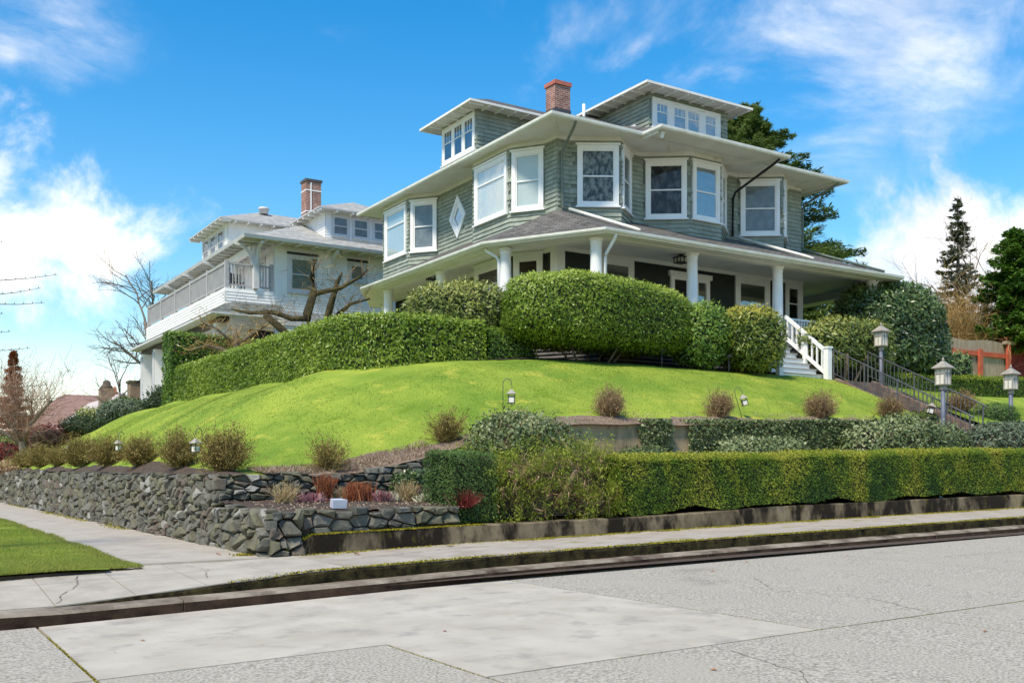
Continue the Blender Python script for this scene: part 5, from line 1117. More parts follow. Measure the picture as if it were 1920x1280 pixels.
# ivy: mounds and the sheet over the terrace wall
ivyt = lambda s, b_=-.05: (lambda P, N: vnoise(P, 1.1, s) * .45 + rng.random(len(P)) * .5 + b_ + .28 * np.clip(N[:, 2], 0, 1) - .05)
im = shrub('ivy_mound', 'rounded grey green ivy mound with tangled stems at the wall corner', 'shrub', blob((10.75, 16.55, 1.75), (1.3, .75, .95), .85, .95, .12, 1.3, 31, 50, 22, -.7), 1000, .065, .05, M['ivy'], M['core_brown'], 'ivy mounds', ivyt(81, -.02), .16, .7, .15, None, .12, fluff=.08)
P, N = sample(*blob((10.75, 16.5, 1.75), (1.28, .76, .93), .85, .95, .12, 1.3, 31, 50, 22, -.4), 420); kk = (N[:, 1] < .2); P, N = P[kk], N[kk]
twigs('stem', P + N * .03, rng.normal(size=P.shape) * .8 + np.array([0, 0, -.6]), .4, .013, M['dryspray'], im, None, .35, 4)
shrub('ivy_mound', 'broad dense ivy mound at the right below the lamp post', 'shrub', blob((22.6, 16.35, 1.85), (2.55, .95, 1.08), .72, .9, .10, .9, 32, 60, 22, -.7), 700, .085, .06, M['ivy'], M['core_brown'], 'ivy mounds', ivyt(82, .02), .18, .7, -.1, None, .12, fluff=.06)
shrub('ivy_mound', 'low ivy mound spilling down before the terrace wall', 'shrub', blob((17.3, 16.3, 1.75), (1.7, .65, .62), .8, .9, .14, 1.2, 33, 44, 18, -.7), 900, .07, .05, M['ivy'], M['core_brown'], 'ivy mounds', ivyt(83), .15, .7, -.05, None, .12)
shrub('ivy_mound', 'small flat ivy mound at the foot of the bare terrace wall', 'shrub', blob((14.0, 16.6, 1.85), (.75, .3, .30), .8, .9, .14, 1.6, 34, 36, 14, -.7), 900, .06, .045, M['ivy'], M['core_brown'], 'ivy mounds', ivyt(84), .12, .7, 0, None, .08)
shrub('ivy_mound', 'grey leafed ivy mound at the right edge with reddish stems', 'shrub', blob((25.9, 15.7, 1.95), (1.6, .7, .95), .8, .9, .13, 1.2, 35, 40, 18, -.7), 700, .075, .05, M['greyshrub'], M['core_brown'], 'ivy mounds', ivyt(85, .05), .15, .7, 0, None, .12)
ivy = thing('wall_ivy', 'small leafed ivy sheet hanging over the terrace wall', 'ivy', (18, 17.0, 1.5))
n = 26000; x = 13.6 + rng.random(n) * 11; z = 1.45 + rng.random(n) * 1.5; zt = TZ(x, 17.05) + .08; cov = vnoise(np.c_[x, z, x * 0], 1.3, 91) + .3 * vnoise(np.c_[x, z, x * 0], 4, 92)
lim = np.interp(x, [13.5, 14.05, 14.4, 15.0, 15.15, 15.4, 15.6, 24], [2, .62, .35, .35, 1.2, 1.2, .2, .1]); k = (z < zt) & (cov > lim); x, z, zt = x[k], z[k], zt[k]
bul = .06 + .14 * vnoise(np.c_[x, z, x * 0], 1.0, 93); P = np.c_[x, 17.0 - bul * rng.random(len(x)) - .02, z]; N = np.tile([0, -1.0, .2], (len(x), 1))
top = rng.random(len(x)) < .22; P[top, 2] = zt[top] - .03 + .06 * rng.random(top.sum()); P[top, 1] += .25 * rng.random(top.sum()); N[top] = (0, -.3, 1)
leaves('foliage', P, N, .065, .05, M['ivy'], ivy, (vnoise(P, 1.4, 94) * .45 + rng.random(len(P)) * .5 - .05 + .15 * top).clip(0, 1), .7, 0)
ivs = thing('wall_ivy', 'dark ivy clump hanging at the end of the stacked stones', 'ivy', (8.6, 16.4, 1.0))
Vb, Fb = blob((8.45, 16.45, 1.32), (.62, .30, .34), .8, .9, .18, 2.0, 36, 36, 16, -.9); P, N = sample(Vb, Fb, 2600); leaves('foliage', P - N * (rng.random((len(P), 1)) * .1), N, .06, .042, M['camellia'], ivs, (rng.random(len(P)) * .8 + .1 * N[:, 2]).clip(0, 1), .7, -.1)
mk('branches', Vb - vert_normals(Vb, Fb) * .08, [tuple(dict.fromkeys(f)) for f in Fb.tolist()], M['core_brown'], ivs, True)
shrub('round_shrub', 'round clipped green shrub beside the lamp post at the right', 'shrub', blob((29.0, 17.9, 3.15), (.85, .7, .52), .8, .95, .06, 1.5, 37, 40, 18, -.8), 900, .055, .026, M['endhedge'], M['core'], None, patchy(15, 1.2, .4, .5, .0, .4), .1)
shrub('leafy_shrub', 'small leafy green shrub by the iron railing foot', 'shrub', blob((25.0, 17.6, 3.05), (.5, .3, .25), .9, .95, .2, 2, 38, 30, 14, -.8), 500, .10, .045, M['rhodo'], M['core'], None, patchy(16, 1.2, .4, .4, -.1, .3), .15)

# twiggy clipped balls: seeds drawn once per kind, then copied and turned
def twig_ball(name, rad, hgt, n, m, seed, leafy):
    t = thing(name, 'x', 'shrub', (0, 0, 0)); r_ = np.random.default_rng(seed)
    d = unit(np.c_[r_.normal(size=(n, 2)) * .62, .55 + np.abs(r_.normal(size=n)) * .55]); ln = (rad * 1.02) / np.sqrt((d[:, 0] ** 2 + d[:, 1] ** 2) + (d[:, 2] * rad / hgt) ** 2) * (.90 + .10 * r_.random(n))
    P0 = np.c_[r_.normal(size=(n, 2)) * rad * .16, np.zeros(n)]
    p, dd = twigs('twig', P0, d, ln, .016, m, t, None, .13, 5)
    k = int(n * 4); j = r_.integers(0, n, k); f = .45 + .5 * r_.random((k, 1)); Q = P0[j] * (1 - f) + p[j] * f + r_.normal(size=(k, 3)) * rad * .03
    twigs('side_twig', Q, d[j] + r_.normal(size=(k, 3)) * .7, rad * .24, .012, m, t, None, .3, 3)
    if leafy: leaves('bud', p[r_.integers(0, n, leafy)] * (.72 + .28 * r_.random((leafy, 1))) + r_.normal(size=(leafy, 3)) * rad * .07, np.tile([0, 0, 1.0], (leafy, 1)), .03, .018, m, t)
    return t
templ = [twig_ball('twiggy_shrub', .42, .72, 560, M['twig_olive'], 1, 4500), twig_ball('twiggy_shrub', .42, .72, 520, M['twig_olive'], 2, 4200), twig_ball('twiggy_shrub', .42, .68, 560, M['twig_brown'], 3, 4200), twig_ball('twiggy_shrub', .42, .7, 300, M['twig_olive'], 4, 500)]
BALLS = [(0, 5.30, 17.75, 1.02, .98, 'large olive twiggy shrub on the stone wall, nearest the corner'), (1, 5.30, 20.9, .90, 1.02, 'olive twiggy shrub on the stone wall, left of the near hook lantern'), (0, 5.28, 24.5, 1.05, .95, 'olive twiggy shrub on the stone wall, right of the second hook lantern'), (1, 5.28, 28.3, 1.12, 1.0, 'olive twiggy shrub just left of the second hook lantern'),
         (0, 5.28, 32.2, 1.15, 1.08, 'olive twiggy shrub just right of the third hook lantern'), (1, 5.28, 36.8, 1.0, .95, 'olive twiggy shrub just left of the third hook lantern'), (0, 5.28, 41.0, 1.25, 1.1, 'olive twiggy shrub second from the far end of the stone wall'), (1, 5.28, 44.5, 1.2, 1.0, 'olive twiggy shrub at the far end of the stone wall'),
         (3, 6.95, 17.05, .82, .86, 'sparse open twiggy shrub above the stacked stone wall'), (3, 9.55, 17.35, .95, .9, 'twiggy shrub left of the tangled ivy mound'), (2, 13.7, 17.4, .82, .88, 'brown twiggy ball above the bare terrace wall'), (2, 17.0, 17.4, .72, .85, 'brown twiggy ball beside the leaning hook lantern'),
         (2, 20.5, 17.4, .88, .88, 'brown twiggy ball at the lawn edge left of the broad ivy mound'), (2, 23.45, 17.5, .92, .78, 'brown twiggy ball behind the broad ivy mound'), (2, 27.75, 18.2, .95, .82, 'reddish twiggy ball left of the round green shrub')]
used = set()
for k, x, y, s, h, lab in BALLS:
    o = templ[k] if k not in used else copy_tree(templ[k]); used.add(k)
    o.location = (x, y, tz(x, y) + .02); o.scale = (s * random.uniform(.86, 1.06), s * random.uniform(.86, 1.06), h * random.uniform(.88, 1.08)); o.rotation_euler = (random.uniform(-.08, .08), random.uniform(-.08, .08), random.random() * 6.28); tag(o, lab, 'shrub', 'clipped twiggy shrubs along the walls')

# ------------------------------------------------------------------ the white neighbour house
nh = thing('white_house', 'white clapboard house with balcony and pale hip roof behind the hedge', 'house', (20, 49, 4.5))
NP = [(14.6, 56.2), (14.6, 41.9), (26.0, 41.9), (26.0, 56.2)]
nw = MB().prism(NP, 4.3, 11.36).build('wall', M['siding'], nh)
def siding(p0, p1, z0f, z1f, step, holes, wd):
    o, u, nrm, L = frame(p0, p1); z = z0f(0) if z0f(0) < z0f(L) else z0f(L); zm = max(z1f(0), z1f(L))
    while z < zm - .02:
        # split the board round holes
        cuts = [(0, L)]
        for h in holes:
            if h[2] < z + step * .5 < h[3]:
                cuts = [c for a, b in cuts for c in ((a, min(b, h[0])), (max(a, h[1]), b)) if c[1] - c[0] > .02]
        for a, b in cuts:
            zt = min(z + step, z1f((a + b) / 2)); k = 12; us = np.linspace(a, b, k + 1); ok = [q for q in us if z + step > z0f(q)]
            if len(ok) < 2: continue
            a_, b_ = ok[0], ok[-1]
            P = [(a_, .028, z), (b_, .028, z), (b_, .006, zt), (a_, .006, zt), (a_, 0, z), (b_, 0, z)]
            wd.add([(o[0] + u[0] * q[0] + nrm[0] * q[1], o[1] + u[1] * q[0] + nrm[1] * q[1], q[2]) for q in P], [(0, 1, 2, 3), (4, 5, 1, 0)])
        z += step
sd_ = MB(); NH = []
NH.append(window(NP[1], NP[2], 1.25, 1.32, 9.35, 11.0, M['shade_green'], 'double', nh, .16, .05, .0, .06, M['ntrim']))
NH.append(window(NP[1], NP[2], 3.85, .92, 10.08, 11.0, M['shade_green'], 'single', nh, .15, .05, .0, .06, M['ntrim']))
for a, b in ((.55, 1.95), (3.35, 4.35)):
    o, u, nrm, L = frame(NP[1], NP[2]); MB().obox(o, u, nrm, a, b, .02, .14, 11.02, 11.09).build('awning_roll', M['black'], nh)
siding(NP[1], NP[2], lambda u: 4.4, lambda u: 11.36, .125, NH, sd_); siding(NP[0], NP[1], lambda u: 4.4, lambda u: 11.36, .125, [], sd_)
# roof
nEX0, nEX1, nEY0, nEY1, nEZ, nSL = 13.06, 27.4, 41.0, 57.0, 11.40, .43
hx2 = (nEX1 - nEX0) / 2; nc = (nEX0 + nEX1) / 2
nr = MB().add([(nEX0, nEY0, nEZ), (nEX1, nEY0, nEZ), (nEX1, nEY1, nEZ), (nEX0, nEY1, nEZ), (nc, nEY0 + hx2, nEZ + hx2 * nSL), (nc, nEY1 - hx2, nEZ + hx2 * nSL)], [(0, 1, 4), (1, 2, 5, 4), (2, 3, 5), (3, 0, 4, 5)]).build('roof', M['roof_n'], nh, False, True)
MB().prism([(nEX0, nEY0), (nEX1, nEY0), (nEX1, nEY1), (nEX0, nEY1)], nEZ - .03, nEZ - .006).build('soffit', M['ntrim'], nr)
strip_profile([(nEX0, nEY1), (nEX0, nEY0), (nEX1, nEY0)], [(0, nEZ - .10), (.06, nEZ - .10), (.10, nEZ + .03), (.06, nEZ + .03), (0, nEZ + .0)], 'gutter', M['ntrim'], nr)
for i in range(24): y = nEY0 + .5 + i * .65; MB().box(nEX0 + .02, 14.5, y - .05, y + .05, nEZ - .16, nEZ - .031).build('rafter_tail', M['ntrim'], nr)
for i in range(18): x = nEX0 + .9 + i * .75; MB().box(x - .05, x + .05, nEY0 + .02, 41.85, nEZ - .15, nEZ - .031).build('rafter_tail', M['ntrim'], nr)
# corner post, brackets, beam over the balcony
MB().box(13.68, 13.92, 41.8, 42.04, 9.35, 11.2).build('corner_post', M['ntrim'], nh); MB().box(13.60, 13.84, 42.1, 56.0, 10.95, 11.22).build('balcony_beam', M['siding'], nh)
for y in (44.8, 48.2, 51.8, 55.6): MB().box(13.62, 13.82, y - .1, y + .1, 9.35, 10.95).build('balcony_post', M['siding'], nh)
def knee(p, d, nm='bracket'):
    """curved knee brace from the wall out to the eave"""
    b = MB(); q = []
    for k in range(6): a = k / 5 * math.pi / 2; q.append((p[0] + d[0] * (1 - math.cos(a)) * .75, p[1] + d[1] * (1 - math.cos(a)) * .75, p[2] + math.sin(a) * .85))
    for a_, c_ in zip(q[:-1], q[1:]): b.beam(a_, c_, .10, .12, (d[1], -d[0], 0) if False else (0, 0, 1) if False else (d[0], d[1], .01))
    return b.build(nm, M['ntrim'], nh)
for p, d in (((13.8, 41.78, 10.35), (0, -1)), ((13.66, 41.92, 10.35), (-1, 0)), ((17.2, 41.85, 10.35), (0, -1)), ((20.6, 41.85, 10.35), (0, -1)), ((13.6, 46.5, 10.35), (-1, 0)), ((13.6, 50.0, 10.35), (-1, 0)), ((13.6, 53.7, 10.35), (-1, 0))): knee(p, d)
# balcony: white parapet band, grey railing
MB().box(12.5, 14.6, 41.95, 56.3, 8.62, 9.30).build('balcony_band', M['siding'], nh); siding((12.5, 56.3), (12.5, 41.95), lambda u: 8.64, lambda u: 9.28, .125, [], sd_); siding((12.5, 41.95), (14.6, 41.95), lambda u: 8.64, lambda u: 9.28, .125, [], sd_)
def nrail(p0, p1, posts):
    o, u, nrm, L = frame(p0, p1); rl = MB().obox(o, u, nrm, 0, L, -.05, .05, 10.32, 10.40).build('balcony_rail', M['nrail'], nh); MB().obox(o, u, nrm, 0, L, -.035, .035, 9.42, 9.48).build('bottom_rail', M['nrail'], rl)
    k = int(L / .125)
    for i in range(1, k): MB().obox(o, u, nrm, L * i / k - .02, L * i / k + .02, -.02, .02, 9.48, 10.32).build('baluster', M['nrail'], rl)
    for q in posts: MB().obox(o, u, nrm, q - .07, q + .07, -.07, .07, 9.3, 10.48).build('post', M['nrail'], rl)
nrail((12.58, 56.2), (12.58, 42.05), [.1, 3.0, 5.8, 8.6, 11.4, 14.15]); nrail((12.58, 42.05), (14.55, 42.05), [1.2, 1.95])
# french doors on the balcony wall
for k, y in enumerate((43.6, 46.6, 50, 53)): window((14.6, 56.2), (14.6, 41.9), 56.2 - y, 1.3, 9.45, 11.0, M['blind_grey'], 'single', nh, .12, .02, .0, .05, M['ntrim'])
bc = thing('balcony_chair', 'black slatted chair behind the grey balcony railing', 'chair', (13.4, 43.0, 9.3))
MB().box(13.1, 13.6, 42.75, 43.25, 9.70, 9.74).build('seat', M['black'], bc)
for dx, dy in ((13.12, 42.77), (13.58, 42.77), (13.12, 43.23), (13.58, 43.23)): MB().box(dx - .02, dx + .02, dy - .02, dy + .02, 9.3, 9.95 if dy < 43 else 10.2).build('leg', M['black'], bc)
for k in range(6): MB().box(13.14 + k * .085, 13.18 + k * .085, 43.21, 43.24, 9.76, 10.16).build('slat', M['black'], bc)
# front porch below the balcony
MB().add([(11.75, 41.3, 8.18), (11.75, 57, 8.18), (12.6, 57, 8.62), (12.6, 41.3, 8.62)], [(0, 3, 2, 1)]).add([(11.75, 41.3, 8.18), (12.6, 41.3, 8.62), (14.8, 41.3, 8.62), (14.8, 41.3, 8.18)], [(0, 1, 2, 3)]).build('porch_roof', M['roof_n'], nh, False, True)
MB().box(11.75, 14.6, 41.3, 57, 8.08, 8.17).build('porch_soffit', M['ntrim'], nh); MB().box(12.3, 12.65, 41.9, 56.5, 7.85, 8.07).build('porch_beam', mat('dark_beam_paint', (.05, .04, .035), .7, (.08, .065, .06), 3), nh)
MB().box(12.0, 14.6, 41.9, 56.6, 4.4, 5.35).build('porch_floor', M['ntrim'], nh)
for y in (42.6, 48.0, 53.5, 56.2):
    c_ = MB().box(12.24, 12.70, y - .23, y + .23, 5.35, 7.85).build('porch_column', M['siding'], nh)
    for k in range(4): MB().box(12.20, 12.235, y - .21 + k * .115, y - .135 + k * .115, 5.5, 7.7).build('column_panel', M['ntrim'], c_)
MB().box(13.5, 14.55, 41.84, 41.89, 5.5, 7.6).build('dark_doorway', M['room'], nh)
MB().box(15.0, 20.5, 41.82, 41.86, 7.9, 8.5).build('lower_band', M['ntrim'], nh)
# dormers
def ndormer(front, a, b, face, back, zt, zlow, over, wins, seed, z0, z1):
    if front == 'y': pl = [(a, back), (a, face), (b, face), (b, back)]
    else: pl = [(back, b), (face, b), (face, a), (back, a)]
    MB().prism(pl, zlow - .8, zt).build('dormer_wall', M['siding'], nh); a0, a1, f = a - over, b + over, face - over; mid = (a0 + a1) / 2; run = mid - a0; e = zt + .05; zr = e + run * .42
    if front == 'y': P = [(a0, f, e), (a1, f, e), (a1, back, e), (a0, back, e), (mid, f + run, zr), (mid, back + 2.5, zr)]
    else: P = [(f, a1, e), (f, a0, e), (back, a0, e), (back, a1, e), (f + run, mid, zr), (back + 2.5, mid, zr)]
    ro = MB().add(P, [(0, 1, 4), (1, 2, 5, 4), (3, 0, 4, 5), (2, 3, 5)]).build('dormer_roof', M['roof_n'], nh, False, True)
    MB().prism([(p[0], p[1]) for p in P[:4]], zt + .0, zt + .045).build('dormer_soffit', M['ntrim'], ro)
    for i in range(8):
        k = a0 + .1 + (a1 - a0 - .2) * i / 7; bb = MB(); bb.beam((k, f + .02, zt - .05), (k, face, zt - .05), .07, .09) if front == 'y' else bb.beam((f + .02, k, zt - .05), (face, k, zt - .05), .07, .09); bb.build('rafter_tail', M['siding'], ro)
    for i in range(5):
        k = face + .2 + (back - face - .6) * i / 4; bb = MB(); bb.beam((a0 + .02, k, zt - .05), (a, k, zt - .05), .07, .09) if front == 'y' else bb.beam((k, a0 + .02, zt - .05), (k, a, zt - .05), .07, .09); bb.build('rafter_tail', M['siding'], ro)
    hl = [window(pl[1], pl[2], uc, w, z0, z1, M['blind_grey'] if front == 'y' else M['room'], 'double', nh, .08, .02, .0, .05, M['ntrim'], sash_m=M['ntrim']) for uc, w in wins]
    fz = (lambda u: nEZ + nSL * (face - nEY0) - .1) if front == 'y' else (lambda u: nEZ + nSL * (face - nEX0) - .1); siding(pl[1], pl[2], fz, lambda u: zt, .125, hl, sd_)
    if front == 'y': siding(pl[0], pl[1], lambda u: nEZ + nSL * (back - u - nEY0) - .2, lambda u: zt, .125, [], sd_)
    else: siding(pl[2], pl[3], lambda u: nEZ + nSL * (face + u - nEX0) - .2, lambda u: zt, .125, [], sd_)
ndormer('x', 46.95, 51.3, 14.12, 17.2, 13.32, 11.8, .55, [(.75, 1.05), (2.0, 1.05), (3.25, 1.05)], 1, 11.95, 13.15)
ndormer('y', 17.25, 21.9, 42.65, 46.0, 13.32, 12.0, .5, [(.72, .86), (1.72, .86), (2.72, .86), (3.72, .86)], 2, 12.25, 13.2)
sd_.build('clapboards', M['siding'], nw, False, False, 'stuff')
cn = MB().box(17.35, 18.1, 45.3, 45.95, 12.5, 15.35).build('chimney', M['brick'], nh, False, True); MB().box(17.30, 18.15, 45.25, 46.0, 15.35, 15.46).build('chimney_cap', M['lead'], cn)
for z in (13.9, 14.9): MB().box(17.335, 18.115, 45.285, 45.965, z, z + .05).build('chimney_strap', M['siding'], cn)
MB().box(17.56, 17.61, 45.27, 45.30, 13.6, 15.3).build('chimney_strap', M['siding'], cn)
MB().lathe((16.4, 48.6, 14.35), [(.22, 0), (.22, .18), (.28, .2), (.25, .3), (.05, .33)], 14).build('roof_vent', M['ntrim'], nh, True)

# ------------------------------------------------------------------ lamps
def lamp_post(x, y, z, h, lab, w=1.0):
    t = thing('lamp_post', lab, 'lamp post', (x, y, z), 'garden lamp posts'); hb = z + h - .80
    MB().lathe((x, y, z), [(.085, -.2), (.075, 0), (.065, .1), (.062, h - .92)], 12).build('post', M['post_blue'], t, True)
    MB().lathe((x, y, hb - .14), [(.07, 0), (.09, .02), (.09, .08), (.07, .1), (.12, .14)], 12).build('collar', M['lamp_white'], t, True)
    b = MB().box(x - .15, x + .15, y - .15, y + .15, hb, hb + .03).box(x - .165, x + .165, y - .165, y + .165, hb + .43, hb + .46)
    for sx in (-1, 1):
        for sy in (-1, 1): b.box(x + sx * .135 - .015, x + sx * .135 + .015, y + sy * .135 - .015, y + sy * .135 + .015, hb + .03, hb + .43)
    for s_ in (-1, 1): b.box(x - .119, x + .119, y + s_ * .138 - .008, y + s_ * .138 + .008, hb + .31, hb + .33).box(x + s_ * .138 - .008, x + s_ * .138 + .008, y - .119, y + .119, hb + .31, hb + .33).box(x - .009, x + .009, y + s_ * .138 - .007, y + s_ * .138 + .007, hb + .03, hb + .43).box(x + s_ * .138 - .007, x + s_ * .138 + .007, y - .009, y + .009, hb + .03, hb + .43)
    b.build('lantern_frame', M['lamp_white'], t); MB().box(x - .126, x + .126, y - .126, y + .126, hb + .031, hb + .429).build('lantern_glass', M['lamp_glass'], t)
    MB().lathe((x, y, hb + .46), [(.30, 0), (.30, .025), (.09, .17), (.05, .20)], 4, math.pi / 4).build('lantern_roof', M['lamp_white'], t); MB().lathe((x, y, hb + .66), [(.02, 0), (.035, .03), (.035, .06), (.005, .11)], 8).build('finial', M['lamp_white'], t, True)
lamp_post(27.35, 20.76, tz(27.35, 20.76), 2.05, 'blue grey lamp post before the light green rhododendron')
lamp_post(24.85, 16.85, tz(24.85, 16.85), 1.95, 'tall blue grey lamp post standing at the near stair railing')
lamp_post(29.6, 17.75, tz(29.6, 17.75), 1.65, 'blue grey lamp post nearest the right edge')
def hook_template():
    t = thing('hook_lantern', 'x', 'lantern', (0, 0, 0)); q = [(0, 0, -.1), (0, 0, .62)] + [(.085 - .085 * math.cos(a), 0, .62 + .105 * math.sin(a)) for a in np.linspace(.3, math.pi, 8)] + [(.185, 0, .56), (.165, 0, .53)]
    MB().tube(q, .008, 6).build('hook', M['iron'], t, True)
    MB().lathe((.165, 0, .42), [(.125, 0), (.125, .012), (.045, .075), (.02, .10)], 4, math.pi / 4).build('lantern_roof', M['lamp_white'], t)
    b = MB().box(.095, .235, -.07, .07, .24, .255)
    for sx in (.10, .222):
        for sy in (-.065, .053): b.box(sx, sx + .012, sy, sy + .012, .255, .42)
    b.box(.098, .232, -.067, .067, .372, .385).build('lantern_frame', M['black'], t); MB().box(.112, .218, -.053, .053, .256, .37).build('lantern_glass', M['lamp_glass'], t)
    return t
ht = hook_template(); first = True
for x, y, s, rz, tilt, lab in ((5.50, 20.0, 1.0, 3.6, 0, 'hook lantern on the stone wall nearest the corner'), (5.50, 27.3, 1.0, 3.6, 0, 'second hook lantern along the stone wall'), (5.50, 35.3, 1.0, 3.6, 0, 'third hook lantern along the stone wall'), (5.50, 42.6, 1.0, 3.6, 0, 'farthest hook lantern along the stone wall'), (11.27, 18.0, 1.08, -.6, 0, 'hook lantern on the lawn behind the tangled ivy mound'),
                               (17.75, 17.45, .98, -.55, -.28, 'leaning hook lantern beside the brown twiggy ball'), (24.45, 17.25, 1.1, -.5, .25, 'leaning hook lantern left of the tall lamp post')):
    o = ht if first else copy_tree(ht); first = False; o.location = (x, y, tz(x, y) + (.03 if x != 11.27 else 0)); o.scale = (s, s, s); o.rotation_euler = (0, tilt, rz); tag(o, lab, 'lantern', 'hanging hook lanterns in the garden')
pt = thing('path_light', 'x', 'path light', (0, 0, 0)); MB().tube([(0, 0, -.1), (0, 0, .42)], .012, 6).build('stake', M['iron'], pt, True); MB().lathe((0, 0, .42), [(.02, -.06), (.02, 0), (.12, .0), (.10, .02), (.02, .06)], 12).build('hat', M['iron'], pt, True)
for i, (x, y, lab) in enumerate(((15.55, 21.35, 'small hat shaped path light under the left of the big domed shrub'), (18.35, 21.05, 'small hat shaped path light under the right of the big domed shrub'), (20.6, 20.75, 'small hat shaped path light before the yellow green shrub'))):
    o = pt if i == 0 else copy_tree(pt); o.location = (x, y, tz(x, y) + .03); tag(o, lab, 'path light', 'path lights under the shrubs')

# ------------------------------------------------------------------ planter plants on the corner
def plume(name, lab, x, y, z, w, h, m, n, blade=.018, spread=.35, seg=3, grp=None, cat='plant'):
    t = thing(name, lab, cat, (x, y, z), grp); P0 = np.c_[x + rng.normal(size=n) * w * .30, y + rng.normal(size=n) * w * .22, np.full(n, z)]
    D = np.c_[rng.normal(size=(n, 2)) * spread, np.ones(n)]; twigs('blade', P0, D, h, blade, m, t, None, .18, seg); return t
plume('rust_plume_plant', 'upright narrow rust red plume plant against the stacked stones', 6.55, 16.2, 1.09, .14, .36, M['rust'], 420, .020, .06)
plume('rust_plume_plant', 'broad rust red clump behind the pale floodlight', 7.12, 16.1, 1.08, .34, .27, M['rust'], 620, .020, .12)
plume('straw_grass', 'straw coloured grass tuft at the planter left end', 5.72, 15.9, 1.08, .22, .30, M['straw'], 260, .010, .6, grp='straw grass tufts in the planter')
plume('straw_grass', 'straw and rust grass tuft in the middle of the planter', 7.95, 15.9, 1.08, .22, .34, M['straw'], 240, .010, .5, grp='straw grass tufts in the planter')
plume('straw_grass', 'wide straw grass tuft toward the planter right end', 8.55, 15.6, 1.06, .26, .27, M['straw'], 260, .010, .7, grp='straw grass tufts in the planter')
plume('heather', 'low pink heather beside the rust plume plant', 6.2, 16.0, 1.08, .34, .14, M['heather'], 420, .02, .6)
plume('heather', 'low dark pink heather below the broad rust clump', 7.45, 15.8, 1.08, .24, .16, M['heather'], 260, .02, .6)
plume('cream_flowers', 'cream flower clump right of the broad rust clump', 7.62, 15.9, 1.08, .26, .14, M['paleflower'], 300, .03, .7)
plume('cream_flowers', 'small cream flower clump beside the middle straw grass', 8.12, 15.55, 1.06, .18, .13, M['paleflower'], 200, .03, .7)
plume('straw_grass', 'faded straw tuft between the two rust plants', 6.85, 16.25, 1.09, .25, .2, M['straw'], 180, .012, .4, grp='straw grass tufts in the planter')
plume('red_stem_plant', 'dark red stemmed plant beside the square hedge end', 8.35, 14.55, .98, .22, .30, M['redshrub'], 260, .014, .8)
n = 1400; x = 5.1 + rng.random(n) * 3.6; y = 14.4 + rng.random(n) * 2.0; tag(tufts('dry_leaves', np.c_[x, y, np.interp(y, [14, 14.5, 16.7], [.98, 1.0, 1.1]) + .01], .03, .035, M['litter'], None, None, 2.0), 'dry leaf litter over the planter soil', 'leaf litter')
fl_ = thing('floodlight', 'pale grey box floodlight on the low stone wall', 'floodlight', (6.05, 14.45, 1.0)); MB().beam((6.05, 14.55, .98), (6.05, 14.5, 1.06), .03, .03, (1, 0, 0)).build('stand', M['iron'], fl_)
V = [(5.94, 14.38, 1.02), (6.16, 14.38, 1.02), (6.14, 14.56, 1.04), (5.96, 14.56, 1.04), (5.93, 14.36, 1.15), (6.17, 14.36, 1.15), (6.14, 14.54, 1.17), (5.96, 14.54, 1.17)]; mk('housing', V, [(3, 2, 1, 0), (4, 5, 6, 7), (0, 1, 5, 4), (1, 2, 6, 5), (2, 3, 7, 6), (3, 0, 4, 7)], M['plastic'], fl_)
# fallen leaves on the road and sidewalks
lf = [(2.1, 9.6), (4.6, 8.4), (10.2, 10.6), (11.5, 11.2), (8.6, 5.4), (13.5, 10.9), (5.4, 5.6)]
for i, (x, y) in enumerate(lf):
    a = random.random() * 6.28; s = .025 + .02 * random.random(); c, d = math.cos(a), math.sin(a); q = [(-1, 0, .004), (-.2, .55, .012), (1, 0, .006), (-.1, -.5, .016), (0, 0, .004)]
    V = [(x + (p[0] * c - p[1] * d) * s, y + (p[0] * d + p[1] * c) * s, ROADG * x + .003 + p[2]) for p in q]; o = mk('fallen_leaf', V, [(0, 4, 1), (1, 4, 2), (2, 4, 3), (3, 4, 0)], M['copper']); tag(o, ('small dry fallen leaf near the left end of the pale road patch', 'small dry fallen leaf in the middle of the pale road patch', 'small dry fallen leaf on the grey road right of the pale patch', 'small dry fallen leaf close to the kerb below the hedge middle', 'small dry fallen leaf on the near road slab at right', 'small dry fallen leaf farthest right along the kerb', 'small dry fallen leaf on the nearest road slab below the patch')[i], 'leaf', 'fallen leaves on the street')
for i, (x, y) in enumerate(((4.25, 14.6), (8.9, 13.9), (5.9, 13.4), (7.6, 13.7))):
    s = .07; a = random.random() * 6; c, d = math.cos(a), math.sin(a); q = [(-1, 0, .004), (-.2, .55, .02), (1, 0, .006), (-.1, -.5, .025), (0, 0, .004)]; z = sidez(0, y) if i == 0 else float(walk_z(x))
    V = [(x + (p[0] * c - p[1] * d) * s, y + (p[0] * d + p[1] * c) * s, z + .008 + p[2]) for p in q]; tag(mk('fallen_leaf', V, [(0, 4, 1), (1, 4, 2), (2, 4, 3), (3, 4, 0)], M['straw'] if i % 2 else M['copper']), ('curled leaf on the side sidewalk by the stone wall', 'curled leaf on the sidewalk below the straggly cypress', 'curled leaf on the sidewalk by the mossy wall end', 'curled leaf on the sidewalk below the mossy wall')[i], 'leaf', 'fallen leaves on the sidewalk')

